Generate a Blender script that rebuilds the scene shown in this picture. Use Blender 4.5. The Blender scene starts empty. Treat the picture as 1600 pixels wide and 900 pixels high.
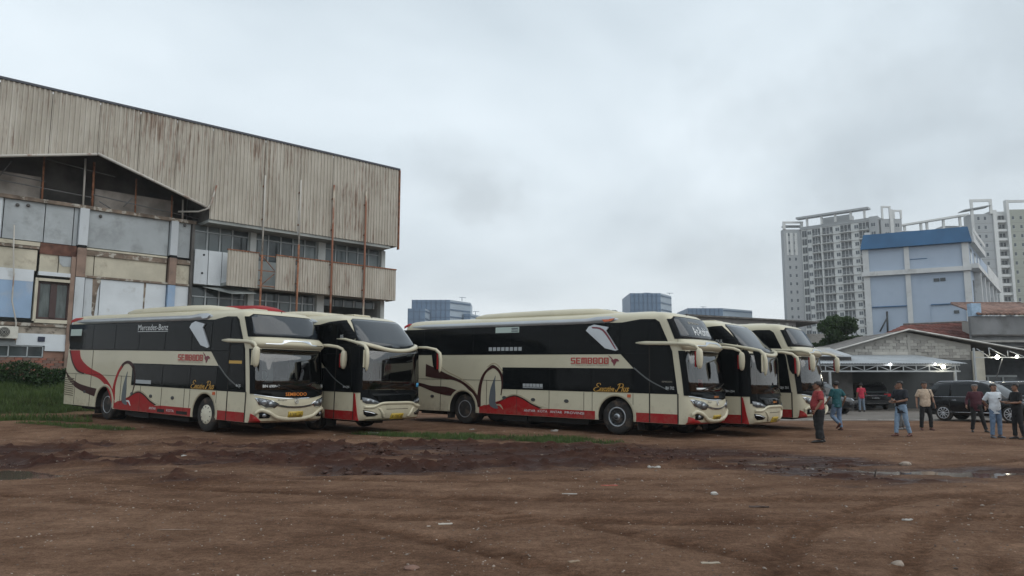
import bpy, bmesh, math, random
import numpy as np
from mathutils import Vector, Matrix, noise as mnoise
R = math.radians
random.seed(7)
SC = bpy.context.scene
COL = SC.collection

# ---------------------------------------------------------------- camera, sky, sun, exposure
CAM_H = 1.57
cam_d = bpy.data.cameras.new('camera'); cam = bpy.data.objects.new('camera', cam_d); COL.objects.link(cam)
cam.location = (0, 0, CAM_H); cam.rotation_euler = (R(90) + math.atan(152 / 1180), 0, 0)
cam_d.sensor_width = 36; cam_d.lens = 36 * 1180 / 1600; cam_d.clip_end = 6000; cam_d.clip_start = .1
SC.camera = cam
SUN_EL, SUN_AZ = 48, -32          # soft sun behind the cloud layer (azimuth measured from +X, counter-clockwise)
SKY_STRENGTH = .1
SC.view_settings.view_transform = 'Standard'; SC.view_settings.look = 'None'
SC.view_settings.gamma = 1; SC.view_settings.use_curve_mapping = False
SC.view_settings.exposure = 0.2
SC.cycles.max_bounces = 6; SC.cycles.transparent_max_bounces = 8
SC.cycles.volume_bounces = 0

def N(nt, t, **kw):
    n = nt.nodes.new(t)
    for k, v in kw.items():
        if k.startswith('i_'):
            n.inputs[k[2:].replace('_', ' ')].default_value = v
        else:
            setattr(n, k, v)
    return n

def world():
    w = bpy.data.worlds.new('World'); SC.world = w; w.use_nodes = True
    nt = w.node_tree; nt.nodes.clear(); L = nt.links.new
    out = N(nt, 'ShaderNodeOutputWorld'); bg = N(nt, 'ShaderNodeBackground'); bg.inputs[1].default_value = SKY_STRENGTH
    L(bg.outputs[0], out.inputs[0])
    sky = N(nt, 'ShaderNodeTexSky', sky_type='NISHITA'); sky.sun_disc = False
    sky.sun_elevation = R(SUN_EL); sky.sun_rotation = R(90 - SUN_AZ); sky.air_density = 1.2; sky.dust_density = 3
    tc = N(nt, 'ShaderNodeTexCoord'); sep = N(nt, 'ShaderNodeSeparateXYZ'); L(tc.outputs['Generated'], sep.inputs[0])
    def M(op, a, b=None, c=None, clamp=False):
        m = N(nt, 'ShaderNodeMath', operation=op, use_clamp=clamp)
        for i, v in enumerate((a, b, c)):
            if v is None: continue
            if isinstance(v, (int, float)): m.inputs[i].default_value = v
            else: L(v, m.inputs[i])
        return m.outputs[0]
    zc = M('MAXIMUM', sep.outputs[2], 0.0)
    den = M('ADD', zc, .22)
    cmb = N(nt, 'ShaderNodeCombineXYZ')
    L(M('DIVIDE', sep.outputs[0], den), cmb.inputs[0]); L(M('DIVIDE', sep.outputs[1], den), cmb.inputs[1])
    nz = N(nt, 'ShaderNodeTexNoise', noise_dimensions='3D'); nz.inputs['Scale'].default_value = .95
    nz.inputs['Detail'].default_value = 4.5; nz.inputs['Roughness'].default_value = .5; nz.inputs['Distortion'].default_value = .35
    mp = N(nt, 'ShaderNodeMapping'); mp.inputs['Location'].default_value = (3.1, 1.7, .4); L(cmb.outputs[0], mp.inputs[0]); L(mp.outputs[0], nz.inputs[0])
    cr = N(nt, 'ShaderNodeValToRGB'); L(nz.outputs[0], cr.inputs[0])
    e = cr.color_ramp.elements
    e[0].position = .34; e[0].color = (.55, .63, .69, 1); e[1].position = .66; e[1].color = (.80, .885, .945, 1)
    m_ = e.new(.5); m_.color = (.69, .775, .835, 1)
    # a pair of small dark cloud shreds low in the sky
    blob = None
    wn = N(nt, 'ShaderNodeTexNoise'); wn.inputs['Scale'].default_value = 9; wn.inputs['Detail'].default_value = 5; wn.inputs['Roughness'].default_value = .6; L(tc.outputs['Generated'], wn.inputs[0])
    for d, sz, sx, amt in (((-.068, .963, .262), .08, .62, .15), ((-.03, .963, .235), .06, .6, .09), ((.30, .94, .155), .075, .45, .10), ((.42, .86, .30), .2, .6, .07), ((.62, .70, .34), .36, .7, .08), ((.22, .95, .2), .13, .5, .07)):
        v = Vector(d).normalized()
        df = N(nt, 'ShaderNodeVectorMath', operation='SUBTRACT'); L(tc.outputs['Generated'], df.inputs[0]); df.inputs[1].default_value = v
        scl = N(nt, 'ShaderNodeVectorMath', operation='MULTIPLY'); L(df.outputs[0], scl.inputs[0]); scl.inputs[1].default_value = (sx, sx, 1.25)
        ln = N(nt, 'ShaderNodeVectorMath', operation='LENGTH'); L(scl.outputs[0], ln.inputs[0])
        q = M('ADD', M('DIVIDE', ln.outputs['Value'], sz), M('MULTIPLY_ADD', wn.outputs[0], 1.9, -.95))
        t = M('SUBTRACT', 1.0, q, clamp=True); t = M('MULTIPLY', t, M('MULTIPLY', t, M('MULTIPLY_ADD', t, -2.0, 3.0)))
        b = M('MULTIPLY', t, amt)
        blob = b if blob is None else M('ADD', blob, b)
    dark = M('SUBTRACT', 1.0, blob)
    mul = N(nt, 'ShaderNodeVectorMath', operation='SCALE'); L(cr.outputs[0], mul.inputs[0]); L(dark, mul.inputs['Scale'])
    # paler, warmer air towards the horizon
    hz = M('POWER', M('SUBTRACT', 1.0, zc, clamp=True), 7.0)
    mx = N(nt, 'ShaderNodeMix', data_type='RGBA'); L(M('MULTIPLY', hz, .75), mx.inputs[0]); L(mul.outputs[0], mx.inputs[6]); mx.inputs[7].default_value = (.755, .765, .765, 1)
    sc = N(nt, 'ShaderNodeVectorMath', operation='SCALE'); L(mx.outputs[2], sc.inputs[0]); sc.inputs['Scale'].default_value = 1 / SKY_STRENGTH
    fin = N(nt, 'ShaderNodeMix', data_type='RGBA'); fin.inputs[0].default_value = .93
    L(sky.outputs[0], fin.inputs[6]); L(sc.outputs[0], fin.inputs[7]); L(fin.outputs[2], bg.inputs[0])
world()
sun_d = bpy.data.lights.new('sun', 'SUN'); sun = bpy.data.objects.new('sun', sun_d); COL.objects.link(sun)
sun_d.energy = .95; sun_d.angle = R(75); sun_d.color = (1, .96, .9)
sd = Vector((math.cos(R(SUN_AZ)) * math.cos(R(SUN_EL)), math.sin(R(SUN_AZ)) * math.cos(R(SUN_EL)), math.sin(R(SUN_EL))))
sun.rotation_euler = sd.to_track_quat('Z', 'Y').to_euler()

# ---------------------------------------------------------------- helpers: materials
MATS = {}
def mat(name, col, rough=.6, metal=0., var=0., vscale=3., bump=0., bscale=20., spec=.5, coat=0., col2=None, stretch=(1, 1, 1), detail=4., emit=0.,
        dirt=None, dscale=1.5, dlo=.5, dhi=.7, trans=0.):
    """procedural principled material: base colour with noise variation, optional second-colour patches and bump"""
    if name in MATS: return MATS[name]
    m = bpy.data.materials.new(name); m.use_nodes = True; MATS[name] = m
    nt = m.node_tree; L = nt.links.new; b = nt.nodes['Principled BSDF']
    b.inputs['Roughness'].default_value = rough; b.inputs['Metallic'].default_value = metal
    b.inputs['Specular IOR Level'].default_value = spec; b.inputs['Coat Weight'].default_value = coat; b.inputs['Coat Roughness'].default_value = .06
    c = (*col, 1); b.inputs['Base Color'].default_value = c
    if emit:
        b.inputs['Emission Color'].default_value = c; b.inputs['Emission Strength'].default_value = emit
    if trans: b.inputs['Transmission Weight'].default_value = trans
    if var or bump or dirt or col2:
        tc = N(nt, 'ShaderNodeTexCoord'); mp = N(nt, 'ShaderNodeMapping'); mp.inputs['Scale'].default_value = stretch
        L(tc.outputs['Object'], mp.inputs[0])
        last = None
        if var or col2:
            nz = N(nt, 'ShaderNodeTexNoise'); nz.inputs['Scale'].default_value = vscale; nz.inputs['Detail'].default_value = detail; L(mp.outputs[0], nz.inputs[0])
            cr = N(nt, 'ShaderNodeValToRGB'); L(nz.outputs[0], cr.inputs[0])
            lo = col2 if col2 else tuple(x * (1 - var) for x in col); hi = col if col2 else tuple(min(1, x * (1 + var)) for x in col)
            cr.color_ramp.elements[0].position = .35; cr.color_ramp.elements[0].color = (*lo, 1)
            cr.color_ramp.elements[1].position = .65; cr.color_ramp.elements[1].color = (*hi, 1)
            last = cr.outputs[0]
        if dirt:
            nz2 = N(nt, 'ShaderNodeTexNoise'); nz2.inputs['Scale'].default_value = dscale; nz2.inputs['Detail'].default_value = 7; nz2.inputs['Roughness'].default_value = .65; L(mp.outputs[0], nz2.inputs[0])
            mr = N(nt, 'ShaderNodeMapRange'); mr.inputs[1].default_value = dlo; mr.inputs[2].default_value = dhi; L(nz2.outputs[0], mr.inputs[0])
            mx = N(nt, 'ShaderNodeMix', data_type='RGBA'); L(mr.outputs[0], mx.inputs[0])
            if last is not None: L(last, mx.inputs[6])
            else: mx.inputs[6].default_value = c
            mx.inputs[7].default_value = (*dirt, 1); last = mx.outputs[2]
        if last is not None: L(last, b.inputs['Base Color'])
        if bump:
            nb = N(nt, 'ShaderNodeTexNoise'); nb.inputs['Scale'].default_value = bscale; nb.inputs['Detail'].default_value = 5; L(mp.outputs[0], nb.inputs[0])
            bp = N(nt, 'ShaderNodeBump'); bp.inputs['Strength'].default_value = bump; bp.inputs['Distance'].default_value = .02; L(nb.outputs[0], bp.inputs['Height']); L(bp.outputs[0], b.inputs['Normal'])
    return m

def glass_clear(name, tint=(.55, .62, .62), keep=.75):
    """thin see-through pane: tinted transparency plus fresnel gloss"""
    if name in MATS: return MATS[name]
    m = bpy.data.materials.new(name); m.use_nodes = True; MATS[name] = m
    nt = m.node_tree; L = nt.links.new; nt.nodes.clear()
    out = N(nt, 'ShaderNodeOutputMaterial'); tr = N(nt, 'ShaderNodeBsdfTransparent'); tr.inputs[0].default_value = (*[t * keep for t in tint], 1)
    gl = N(nt, 'ShaderNodeBsdfGlossy'); gl.inputs['Roughness'].default_value = .02; fr = N(nt, 'ShaderNodeFresnel'); fr.inputs[0].default_value = 2.3
    mx = N(nt, 'ShaderNodeMixShader'); L(fr.outputs[0], mx.inputs[0]); L(tr.outputs[0], mx.inputs[1]); L(gl.outputs[0], mx.inputs[2]); L(mx.outputs[0], out.inputs[0])
    return m

# ---------------------------------------------------------------- helpers: objects and shapes
def tag(o, label=None, cat=None, group=None, kind=None):
    if label: o['label'] = label
    if cat: o['category'] = cat
    if group: o['group'] = group
    if kind: o['kind'] = kind
    return o
def empty(name, loc=(0, 0, 0), rz=0, label=None, cat=None, group=None):
    o = bpy.data.objects.new(name, None); COL.objects.link(o); o.location = loc; o.rotation_euler = (0, 0, rz); o.empty_display_size = .2
    return tag(o, label, cat, group)
def link(name, me, parent=None):
    o = bpy.data.objects.new(name, me); COL.objects.link(o)
    if parent is not None: o.parent = parent
    return o

class MB:
    """collects shapes for ONE mesh object; every face carries a material slot"""
    def __init__(s): s.v = []; s.f = []; s.m = []; s.mats = []; s.sm = []
    def slot(s, m):
        if m not in s.mats: s.mats.append(m)
        return s.mats.index(m)
    def add(s, vs, fs, m, smooth=False):
        k = len(s.v); i = s.slot(m); s.v += [tuple(v) for v in vs]
        for f in fs: s.f.append([k + q for q in f]); s.m.append(i); s.sm.append(smooth)
        return s
    def box(s, c, d, m, rz=0, ry=0, rx=0):
        hx, hy, hz = d[0] / 2, d[1] / 2, d[2] / 2
        M = Matrix.Translation(c) @ Matrix.Rotation(rz, 4, 'Z') @ Matrix.Rotation(ry, 4, 'Y') @ Matrix.Rotation(rx, 4, 'X')
        vs = [M @ Vector((x * hx, y * hy, z * hz)) for x in (-1, 1) for y in (-1, 1) for z in (-1, 1)]
        return s.add(vs, [(0, 1, 3, 2), (4, 6, 7, 5), (0, 4, 5, 1), (2, 3, 7, 6), (0, 2, 6, 4), (1, 5, 7, 3)], m)
    def bb(s, x0, x1, y0, y1, z0, z1, m): return s.box(((x0 + x1) / 2, (y0 + y1) / 2, (z0 + z1) / 2), (abs(x1 - x0), abs(y1 - y0), abs(z1 - z0)), m)
    def loft(s, rings, m, cap=True, smooth=True, closed=True):
        n = len(rings[0]); vs = [p for r in rings for p in r]; fs = []
        for i in range(len(rings) - 1):
            for j in range(n if closed else n - 1):
                a = i * n + j; b = i * n + (j + 1) % n; fs.append((a, b, b + n, a + n))
        s.add(vs, fs, m, smooth)
        if cap:
            s.add(rings[0], [tuple(reversed(range(n)))], m); s.add(rings[-1], [tuple(range(n))], m)
        return s
    def tube(s, pts, r, m, n=8, cap=True, smooth=True, flat=1.0):
        pts = [Vector(p) for p in pts]; rs = r if isinstance(r, (list, tuple)) else [r] * len(pts); rings = []
        t0 = (pts[1] - pts[0]).normalized(); up = Vector((0, 0, 1)) if abs(t0.z) < .9 else Vector((1, 0, 0)); a = t0.cross(up).normalized()
        for i, p in enumerate(pts):
            t = (pts[min(i + 1, len(pts) - 1)] - pts[max(i - 1, 0)]).normalized()
            a = (a - t * a.dot(t)).normalized(); b = t.cross(a)
            rings.append([p + (a * math.cos(q) + b * math.sin(q) * flat) * rs[i] for q in [2 * math.pi * j / n for j in range(n)]])
        return s.loft(rings, m, cap, smooth)
    def cyl(s, p, q, r, m, n=16, r2=None, smooth=True): return s.tube([p, q], [r, r if r2 is None else r2], m, n, True, smooth)
    def lathe(s, prof, m, c=(0, 0, 0), axis='y', n=24, smooth=True):
        """prof: (radius, height along axis)"""
        rings = []
        for r, h in prof:
            ring = []
            for j in range(n):
                q = 2 * math.pi * j / n; a, b = r * math.cos(q), r * math.sin(q)
                p = (a, h, b) if axis == 'y' else ((a, b, h) if axis == 'z' else (h, a, b))
                ring.append(Vector(c) + Vector(p))
            rings.append(ring)
        return s.loft(rings, m, True, smooth)
    def prism(s, poly, z0, z1, m, f=None):
        f = f or (lambda x, y, z: (x, y, z)); n = len(poly)
        vs = [f(x, y, z0) for x, y in poly] + [f(x, y, z1) for x, y in poly]
        return s.add(vs, [tuple(range(n))[::-1], tuple(range(n, 2 * n))] + [(i, (i + 1) % n, n + (i + 1) % n, n + i) for i in range(n)], m)
    def mesh(s, name, fix=True):
        me = bpy.data.meshes.new(name); me.from_pydata(s.v, [], s.f)
        for m in s.mats: me.materials.append(m)
        me.polygons.foreach_set('material_index', s.m); me.polygons.foreach_set('use_smooth', s.sm)
        if fix:
            bm = bmesh.new(); bm.from_mesh(me); bmesh.ops.remove_doubles(bm, verts=bm.verts, dist=1e-5); bmesh.ops.recalc_face_normals(bm, faces=bm.faces); bm.to_mesh(me); bm.free()
        me.update(); return me
    def build(s, name, parent=None, bevel=0, fix=True):
        o = link(name, s.mesh(name, fix), parent)
        if bevel:
            b = o.modifiers.new('bevel', 'BEVEL'); b.width = bevel; b.segments = 2; b.limit_method = 'ANGLE'; b.angle_limit = R(40)
        return o

BAKE = bpy.data.scenes.new('bake')          # scratch scene, removed at the end: keeps baking cheap
def evaluated(o, name, helpers=()):
    """bake modifiers of o into a fresh mesh and drop o"""
    for q in (o, *helpers):
        COL.objects.unlink(q); BAKE.collection.objects.link(q)
    with bpy.context.temp_override(scene=BAKE, view_layer=BAKE.view_layers[0]): dg = bpy.context.evaluated_depsgraph_get()
    dg.update()
    me = bpy.data.meshes.new_from_object(o.evaluated_get(dg)); me.name = name
    old = o.data; bpy.data.objects.remove(o)
    if old.users == 0 and isinstance(old, bpy.types.Mesh): bpy.data.meshes.remove(old)
    return me

TXT = {}
def text_mesh2d(s, w=None, h=None, shear=0., bold=0.):
    """lettering as flat polygons: list of 2-D verts and faces, scaled into a w x h box with origin lower left"""
    key = (s, w, h, shear, bold)
    if key in TXT: return TXT[key]
    cu = bpy.data.curves.new('lettering', 'FONT'); cu.body = s; cu.shear = shear; cu.offset = bold; cu.resolution_u = 2; cu.fill_mode = 'FRONT'
    o = bpy.data.objects.new('lettering', cu); BAKE.collection.objects.link(o)
    with bpy.context.temp_override(scene=BAKE, view_layer=BAKE.view_layers[0]): dg = bpy.context.evaluated_depsgraph_get()
    dg.update()
    me = bpy.data.meshes.new_from_object(o.evaluated_get(dg))
    vs = [(v.co.x, v.co.y) for v in me.vertices]; fs = [tuple(p.vertices) for p in me.polygons]
    bpy.data.objects.remove(o); bpy.data.curves.remove(cu); bpy.data.meshes.remove(me)
    x0 = min(v[0] for v in vs); x1 = max(v[0] for v in vs); y0 = min(v[1] for v in vs); y1 = max(v[1] for v in vs)
    if h is None: h = w * (y1 - y0) / (x1 - x0)
    if w is None: w = h * (x1 - x0) / (y1 - y0)
    TXT[key] = ([((a - x0) / (x1 - x0) * w, (b - y0) / (y1 - y0) * h) for a, b in vs], fs)
    return TXT[key]

# numpy value noise (for terrain)
def vnoise(x, y, seed=0):
    xi = np.floor(x).astype(np.int64); yi = np.floor(y).astype(np.int64); fx = x - xi; fy = y - yi
    def h(a, b):
        n = (a * 374761393 + b * 668265263 + seed * 1442695041) & 0x7fffffff
        n = ((n ^ (n >> 13)) * 1274126177) & 0x7fffffff
        return ((n ^ (n >> 16)) & 0xffff) / 65535.0
    u = fx * fx * (3 - 2 * fx); v = fy * fy * (3 - 2 * fy)
    return (h(xi, yi) * (1 - u) + h(xi + 1, yi) * u) * (1 - v) + (h(xi, yi + 1) * (1 - u) + h(xi + 1, yi + 1) * u) * v
def fbm(x, y, o=4, seed=0, gain=.5):
    s = 0; a = 1; t = 0
    for i in range(o):
        s = s + a * vnoise(x * 2 ** i + 17.3 * i, y * 2 ** i - 9.1 * i, seed + i); t += a; a *= gain
    return s / t
def sstep(a, b, x):
    t = np.clip((x - a) / (b - a), 0, 1); return t * t * (3 - 2 * t)
# ---------------------------------------------------------------- terrain
#        origin (rear axle line end, ground)   yaw     pitch  style
BUSES = [((-15.87, 29.11, .51), -36.2, -1.88), ((-13.0, 30.88, .42), -37.4, -1.5), ((-3.5, 29.43, .32), -37.7, -1.2),
         ((-1.14, 31.39, .19), -37.5, -1.0), ((1.25, 33.73, .28), -37.1, -1.0)]
FC = np.array([-7.706, 50.0]); FE = np.array([.73259, .68067]); FN = np.array([-.68067, .73259])   # derelict block: parapet corner, facade direction, inward normal
def fac(s, off=0): p = FC - FE * s + FN * off; return float(p[0]), float(p[1])
CTL = []
for (ox, oy, oz), yaw, pit in BUSES:
    c, s_ = math.cos(R(yaw)), math.sin(R(yaw))
    for lx in (0, 2, 3.2, 5, 7, 9.3, 11, 12.5):
        for ly in (-1.3, 0, 1.3):
            CTL.append((ox + c * lx - s_ * ly, oy + s_ * lx + c * ly, oz + math.sin(R(pit)) * lx - .012))
for s_ in range(-8, 44, 3):
    for off, z in ((-1.5, 1.5 if s_ > 12 else .75 + .06 * max(0, s_)), (1.2, 1.6 if s_ > 12 else .8 + .06 * max(0, s_))): CTL.append((*fac(s_, off), z))
for s_ in range(15, 44, 3):
    CTL.append((*fac(s_, -3.2), 1.12)); CTL.append((*fac(s_, -6.3), .42)); CTL.append((*fac(s_, -9), .25))
for x in range(-40, 44, 4):
    for y in (2, 6, 10, 13.5, 16.5): CTL.append((x, y, 0))
for x in (-30, -24, -19, -15): CTL.append((x, 20, .08))
for x in (-11, -7, -3): CTL.append((x, 20, .05))
for x in (11, 14, 18, 24, 30, 38, 46):
    for y in (20, 24, 28, 33, 40, 48, 56, 64): CTL.append((x, y, 0))
CTL = np.array(CTL)
def terrain(x, y):
    x = np.asarray(x, float); y = np.asarray(y, float); sh = x.shape; xf = x.ravel(); yf = y.ravel(); out = np.zeros(xf.size)
    for i in range(0, xf.size, 20000):
        d2 = (xf[i:i + 20000, None] - CTL[None, :, 0]) ** 2 + (yf[i:i + 20000, None] - CTL[None, :, 1]) ** 2
        w = 1 / (d2 + .25) ** 2; out[i:i + 20000] = (w * CTL[None, :, 2]).sum(1) / w.sum(1)
    fade = 1 - sstep(60, 95, np.hypot(xf, yf - 10))
    return (out * fade).reshape(sh)
def mudmask(x, y):
    c = 17.0 - 2.7 * sstep(3, 9.5, x); hw = 3.6 - 2.3 * sstep(2, 9.5, x) + .5 * sstep(-6, -14, x)
    d = np.abs(y - c + 2.4 * (fbm(x * .33, y * .33, 3, 5) - .5)) / hw + 1.25 * (fbm(x * .55, y * 1.0, 5, 9) - .5)
    return (1 - sstep(.55, 1.1, d)) * (.30 + .70 * sstep(.30, .48, fbm(x * .42, y * 1.25, 4, 87))) * (1 - sstep(13.5, 16, x))
def grassmask(x, y):
    # distance in front of the facade (negative = towards camera)
    d = (x - FC[0]) * FN[0] + (y - FC[1]) * FN[1]
    s_ = -((x - FC[0]) * FE[0] + (y - FC[1]) * FE[1])
    g = sstep(-6.5, -5.6, d + 1.6 * (fbm(x * .5, y * .5, 3, 21) - .5)) * sstep(11, 13, s_)
    def strip(ax, ay, bx, by, w):
        ex, ey = bx - ax, by - ay; L2 = ex * ex + ey * ey; t = np.clip(((x - ax) * ex + (y - ay) * ey) / L2, 0, 1)
        q = np.hypot(x - ax - t * ex, y - ay - t * ey) / w + 2.6 * (fbm(x * .9, y * 1.5, 4, 33) - .5)
        return 1 - sstep(.55, 1.0, q)
    g = np.maximum(g, strip(-4.2, 23.4, 2.3, 20.3, .8)); g = np.maximum(g, .8 * strip(-15.8, 24.6, -11.6, 22.9, .36)); g = np.maximum(g, .8 * strip(-17.5, 26.0, -14.0, 25.3, .38))
    return g
def tracks(x, y, m):
    """tyre tracks curving over the dry dirt in front: depth mask and tread pattern"""
    K = np.zeros_like(x); C_ = np.zeros_like(x)
    for ax, ay, rad, w in ((9.6, 4.2, 6.0, .17), (9.6, 4.2, 7.7, .17), (-9, -1.0, 12.2, .16), (-9, -1.0, 13.9, .16), (16.0, 0.0, 12.6, .16), (16.0, 0.0, 14.3, .16), (2.5, 33, 20.6, .2), (2.5, 33, 22.3, .2), (2.5, 34, 24.9, .2), (-3.0, 40, 27.4, .2)):
        r_ = np.hypot(x - ax, y - ay); th = np.arctan2(y - ay, x - ax); q = np.abs(r_ - rad) / w
        k = (1 - sstep(.7, 1.15, q)) * (1 - m) * sstep(.25, .55, fbm(x * .5 + ax, y * .5, 2, 71)) * (y < 17); t = np.sin(th * rad * 38 + 7 * q * np.sign(np.sin(th * 0 + 1)))
        K = np.maximum(K, k); C_ = np.where(k > .05, k * (t > .2), C_)
    return K, C_
def mud_relief(x, y):
    """wheel-churned ridges and ruts, drawn out along the way the coaches drive in"""
    xr = x * .97 + y * .22; yr = y - x * .16 + .7 * (fbm(x * .28, y * .28, 2, 51) - .5)
    rut = fbm(xr * .28, yr * 1.7, 3, 11) - .5; fine = fbm(xr * .6, yr * 4.6, 3, 13) - .5
    rid = 1 - np.abs(2 * fbm(xr * .5, yr * 2.6, 3, 14) - 1); clod = np.maximum(0, fbm(x * 3.0, y * 4.6, 4, 17, .6) - .5) * (fbm(x * .5, y * .9, 2, 18) > .42)
    return .20 * rut + .26 * fine + .13 * (rid - .55) + .75 * clod
def puddle_dip(x, y):
    out = np.zeros_like(x)
    for ax, ay, bx, by, w in ((3.6, 16.9, 8.4, 13.7, .46), (7.0, 14.4, 10.4, 14.1, .45), (-11.2, 16.2, -8.6, 13.8, .8), (-2.6, 18.0, -.9, 17.9, .42), (-4.6, 14.2, -1.6, 13.9, .3), (1.2, 15.4, 3.2, 14.9, .3)):
        ex, ey = bx - ax, by - ay; t = np.clip(((x - ax) * ex + (y - ay) * ey) / (ex * ex + ey * ey), 0, 1); q = np.hypot(x - ax - t * ex, y - ay - t * ey) / w + .9 * (fbm(x * 1.3, y * 2.2, 3, 41) - .5)
        out = np.maximum(out, 1 - sstep(.5, 1.1, q))
    return out
def ground_z(x, y, detail=True):
    x = np.asarray(x, float); y = np.asarray(y, float); z = terrain(x, y)
    if not detail: return z
    m = mudmask(x, y); near = 1 - sstep(45, 60, np.hypot(x, y))
    z = z + near * (.03 * (fbm(x * .35, y * .35, 3, 3) - .5) + .035 * (fbm(x * 1.6, y * 2.4, 4, 4) - .5) * sstep(26, 20, y))
    pud = puddle_dip(x, y); m = m * (1 - .75 * pud)
    z = z + m * (mud_relief(x, y) * (.66 - .44 * sstep(1.5, 6, x)) + .10 * np.maximum(0, fbm(x * 6, y * 8, 3, 19) - .5) - .045) - .085 * pud
    k, c = tracks(x, y, m); z = z - .018 * k - .012 * c
    return z
def gz(x, y): return float(terrain(np.array([x]), np.array([y]))[0])

def axis_lines(dense0, dense1, step, far0, far1, grow=1.16):
    mid = list(np.arange(dense0, dense1 + 1e-6, step)); a = []; d = step; p = dense0
    while p > far0: d *= grow; p -= d; a.append(max(p, far0))
    b = []; d = step; p = dense1
    while p < far1: d *= grow; p += d; b.append(min(p, far1))
    return np.array(a[::-1] + mid + b)
def dirt_material():
    m = bpy.data.materials.new('dirt_ground'); m.use_nodes = True; nt = m.node_tree; L = nt.links.new; b = nt.nodes['Principled BSDF']
    tc = N(nt, 'ShaderNodeTexCoord')
    def nz(scale, det=5, rough=.6, st=(1, 1, 1)):
        mp = N(nt, 'ShaderNodeMapping'); mp.inputs['Scale'].default_value = st; L(tc.outputs['Object'], mp.inputs[0])
        n = N(nt, 'ShaderNodeTexNoise'); n.inputs['Scale'].default_value = scale; n.inputs['Detail'].default_value = det; n.inputs['Roughness'].default_value = rough; L(mp.outputs[0], n.inputs[0]); return n.outputs[0]
    def ramp(src, lo, hi, clo, chi):
        r = N(nt, 'ShaderNodeValToRGB'); L(src, r.inputs[0]); e = r.color_ramp.elements; e[0].position = lo; e[0].color = (*clo, 1); e[1].position = hi; e[1].color = (*chi, 1); return r.outputs[0]
    def mix(f, a, c, bt='MIX'):
        x = N(nt, 'ShaderNodeMix', data_type='RGBA', blend_type=bt)
        for s, v in ((x.inputs[0], f), (x.inputs[6], a), (x.inputs[7], c)):
            if isinstance(v, (int, float, tuple)): s.default_value = v
            else: L(v, s)
        return x.outputs[2]
    base = ramp(nz(.32, 7, .65, (1, 1.25, 1)), .36, .66, (.185, .108, .071), (.335, .212, .143))
    base = mix(.85, base, ramp(nz(1.7, 7, .7, (.9, 1.3, 1)), .3, .7, (.50, .45, .42), (1.18, 1.18, 1.18)), 'MULTIPLY')
    base = mix(.7, base, ramp(nz(14, 5, .7), .3, .72, (.45, .45, .45), (1.25, 1.22, 1.2)), 'MULTIPLY')
    base = mix(.75, base, ramp(nz(60, 4, .75), .33, .7, (.45, .43, .42), (1.4, 1.4, 1.4)), 'MULTIPLY')
    ar = N(nt, 'ShaderNodeAttribute', attribute_name='relief'); mud = ramp(ar.outputs['Fac'], .18, .85, (.060, .033, .026), (.070, .032, .022)); mud = mix(.6, mud, ramp(nz(2.2, 6, .65, (1, 2, 1)), .35, .68, (.55, .5, .5), (1.25, 1.2, 1.2)), 'MULTIPLY')
    mud = mix(.6, mud, ramp(nz(25, 5, .7), .3, .72, (.5, .5, .5), (1.25, 1.2, 1.2)), 'MULTIPLY')
    am = N(nt, 'ShaderNodeAttribute', attribute_name='mud'); ag = N(nt, 'ShaderNodeAttribute', attribute_name='grass'); ac = N(nt, 'ShaderNodeAttribute', attribute_name='slab')
    soil = ramp(nz(3, 5), .35, .65, (.022, .030, .012), (.055, .062, .026))
    at_ = N(nt, 'ShaderNodeAttribute', attribute_name='track'); base = mix(at_.outputs['Fac'], base, mix(1.0, base, (.64, .58, .54, 1), 'MULTIPLY'))
    c = mix(am.outputs['Fac'], base, mud); c = mix(ag.outputs['Fac'], c, soil)
    conc = ramp(nz(1.1, 6, .65, (.4, 1.5, 1)), .3, .7, (.15, .135, .12), (.25, .23, .21))
    c = mix(ac.outputs['Fac'], c, conc)
    L(c, b.inputs['Base Color'])
    wet = ar.outputs['Fac']; mw = N(nt, 'ShaderNodeMapRange'); mw.inputs[1].default_value = .62; mw.inputs[2].default_value = .25; mw.inputs[3].default_value = .9; mw.inputs[4].default_value = .28; L(wet, mw.inputs[0])
    mr = N(nt, 'ShaderNodeMix', data_type='FLOAT'); L(am.outputs['Fac'], mr.inputs[0]); mr.inputs[2].default_value = .95; L(mw.outputs[0], mr.inputs[3]); L(mr.outputs[0], b.inputs['Roughness'])
    sp_ = N(nt, 'ShaderNodeMapRange'); sp_.inputs[3].default_value = .05; sp_.inputs[4].default_value = .13; L(am.outputs['Fac'], sp_.inputs[0]); L(sp_.outputs[0], b.inputs['Specular IOR Level'])
    bp = N(nt, 'ShaderNodeBump'); bp.inputs['Strength'].default_value = 1.0; bp.inputs['Distance'].default_value = .05
    ad = N(nt, 'ShaderNodeMath', operation='ADD'); L(nz(18, 6, .7), ad.inputs[0]); m2 = N(nt, 'ShaderNodeMath', operation='MULTIPLY'); L(nz(75, 4, .7), m2.inputs[0]); m2.inputs[1].default_value = .5; L(m2.outputs[0], ad.inputs[1])
    L(ad.outputs[0], bp.inputs['Height']); L(bp.outputs[0], b.inputs['Normal'])
    return m
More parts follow.
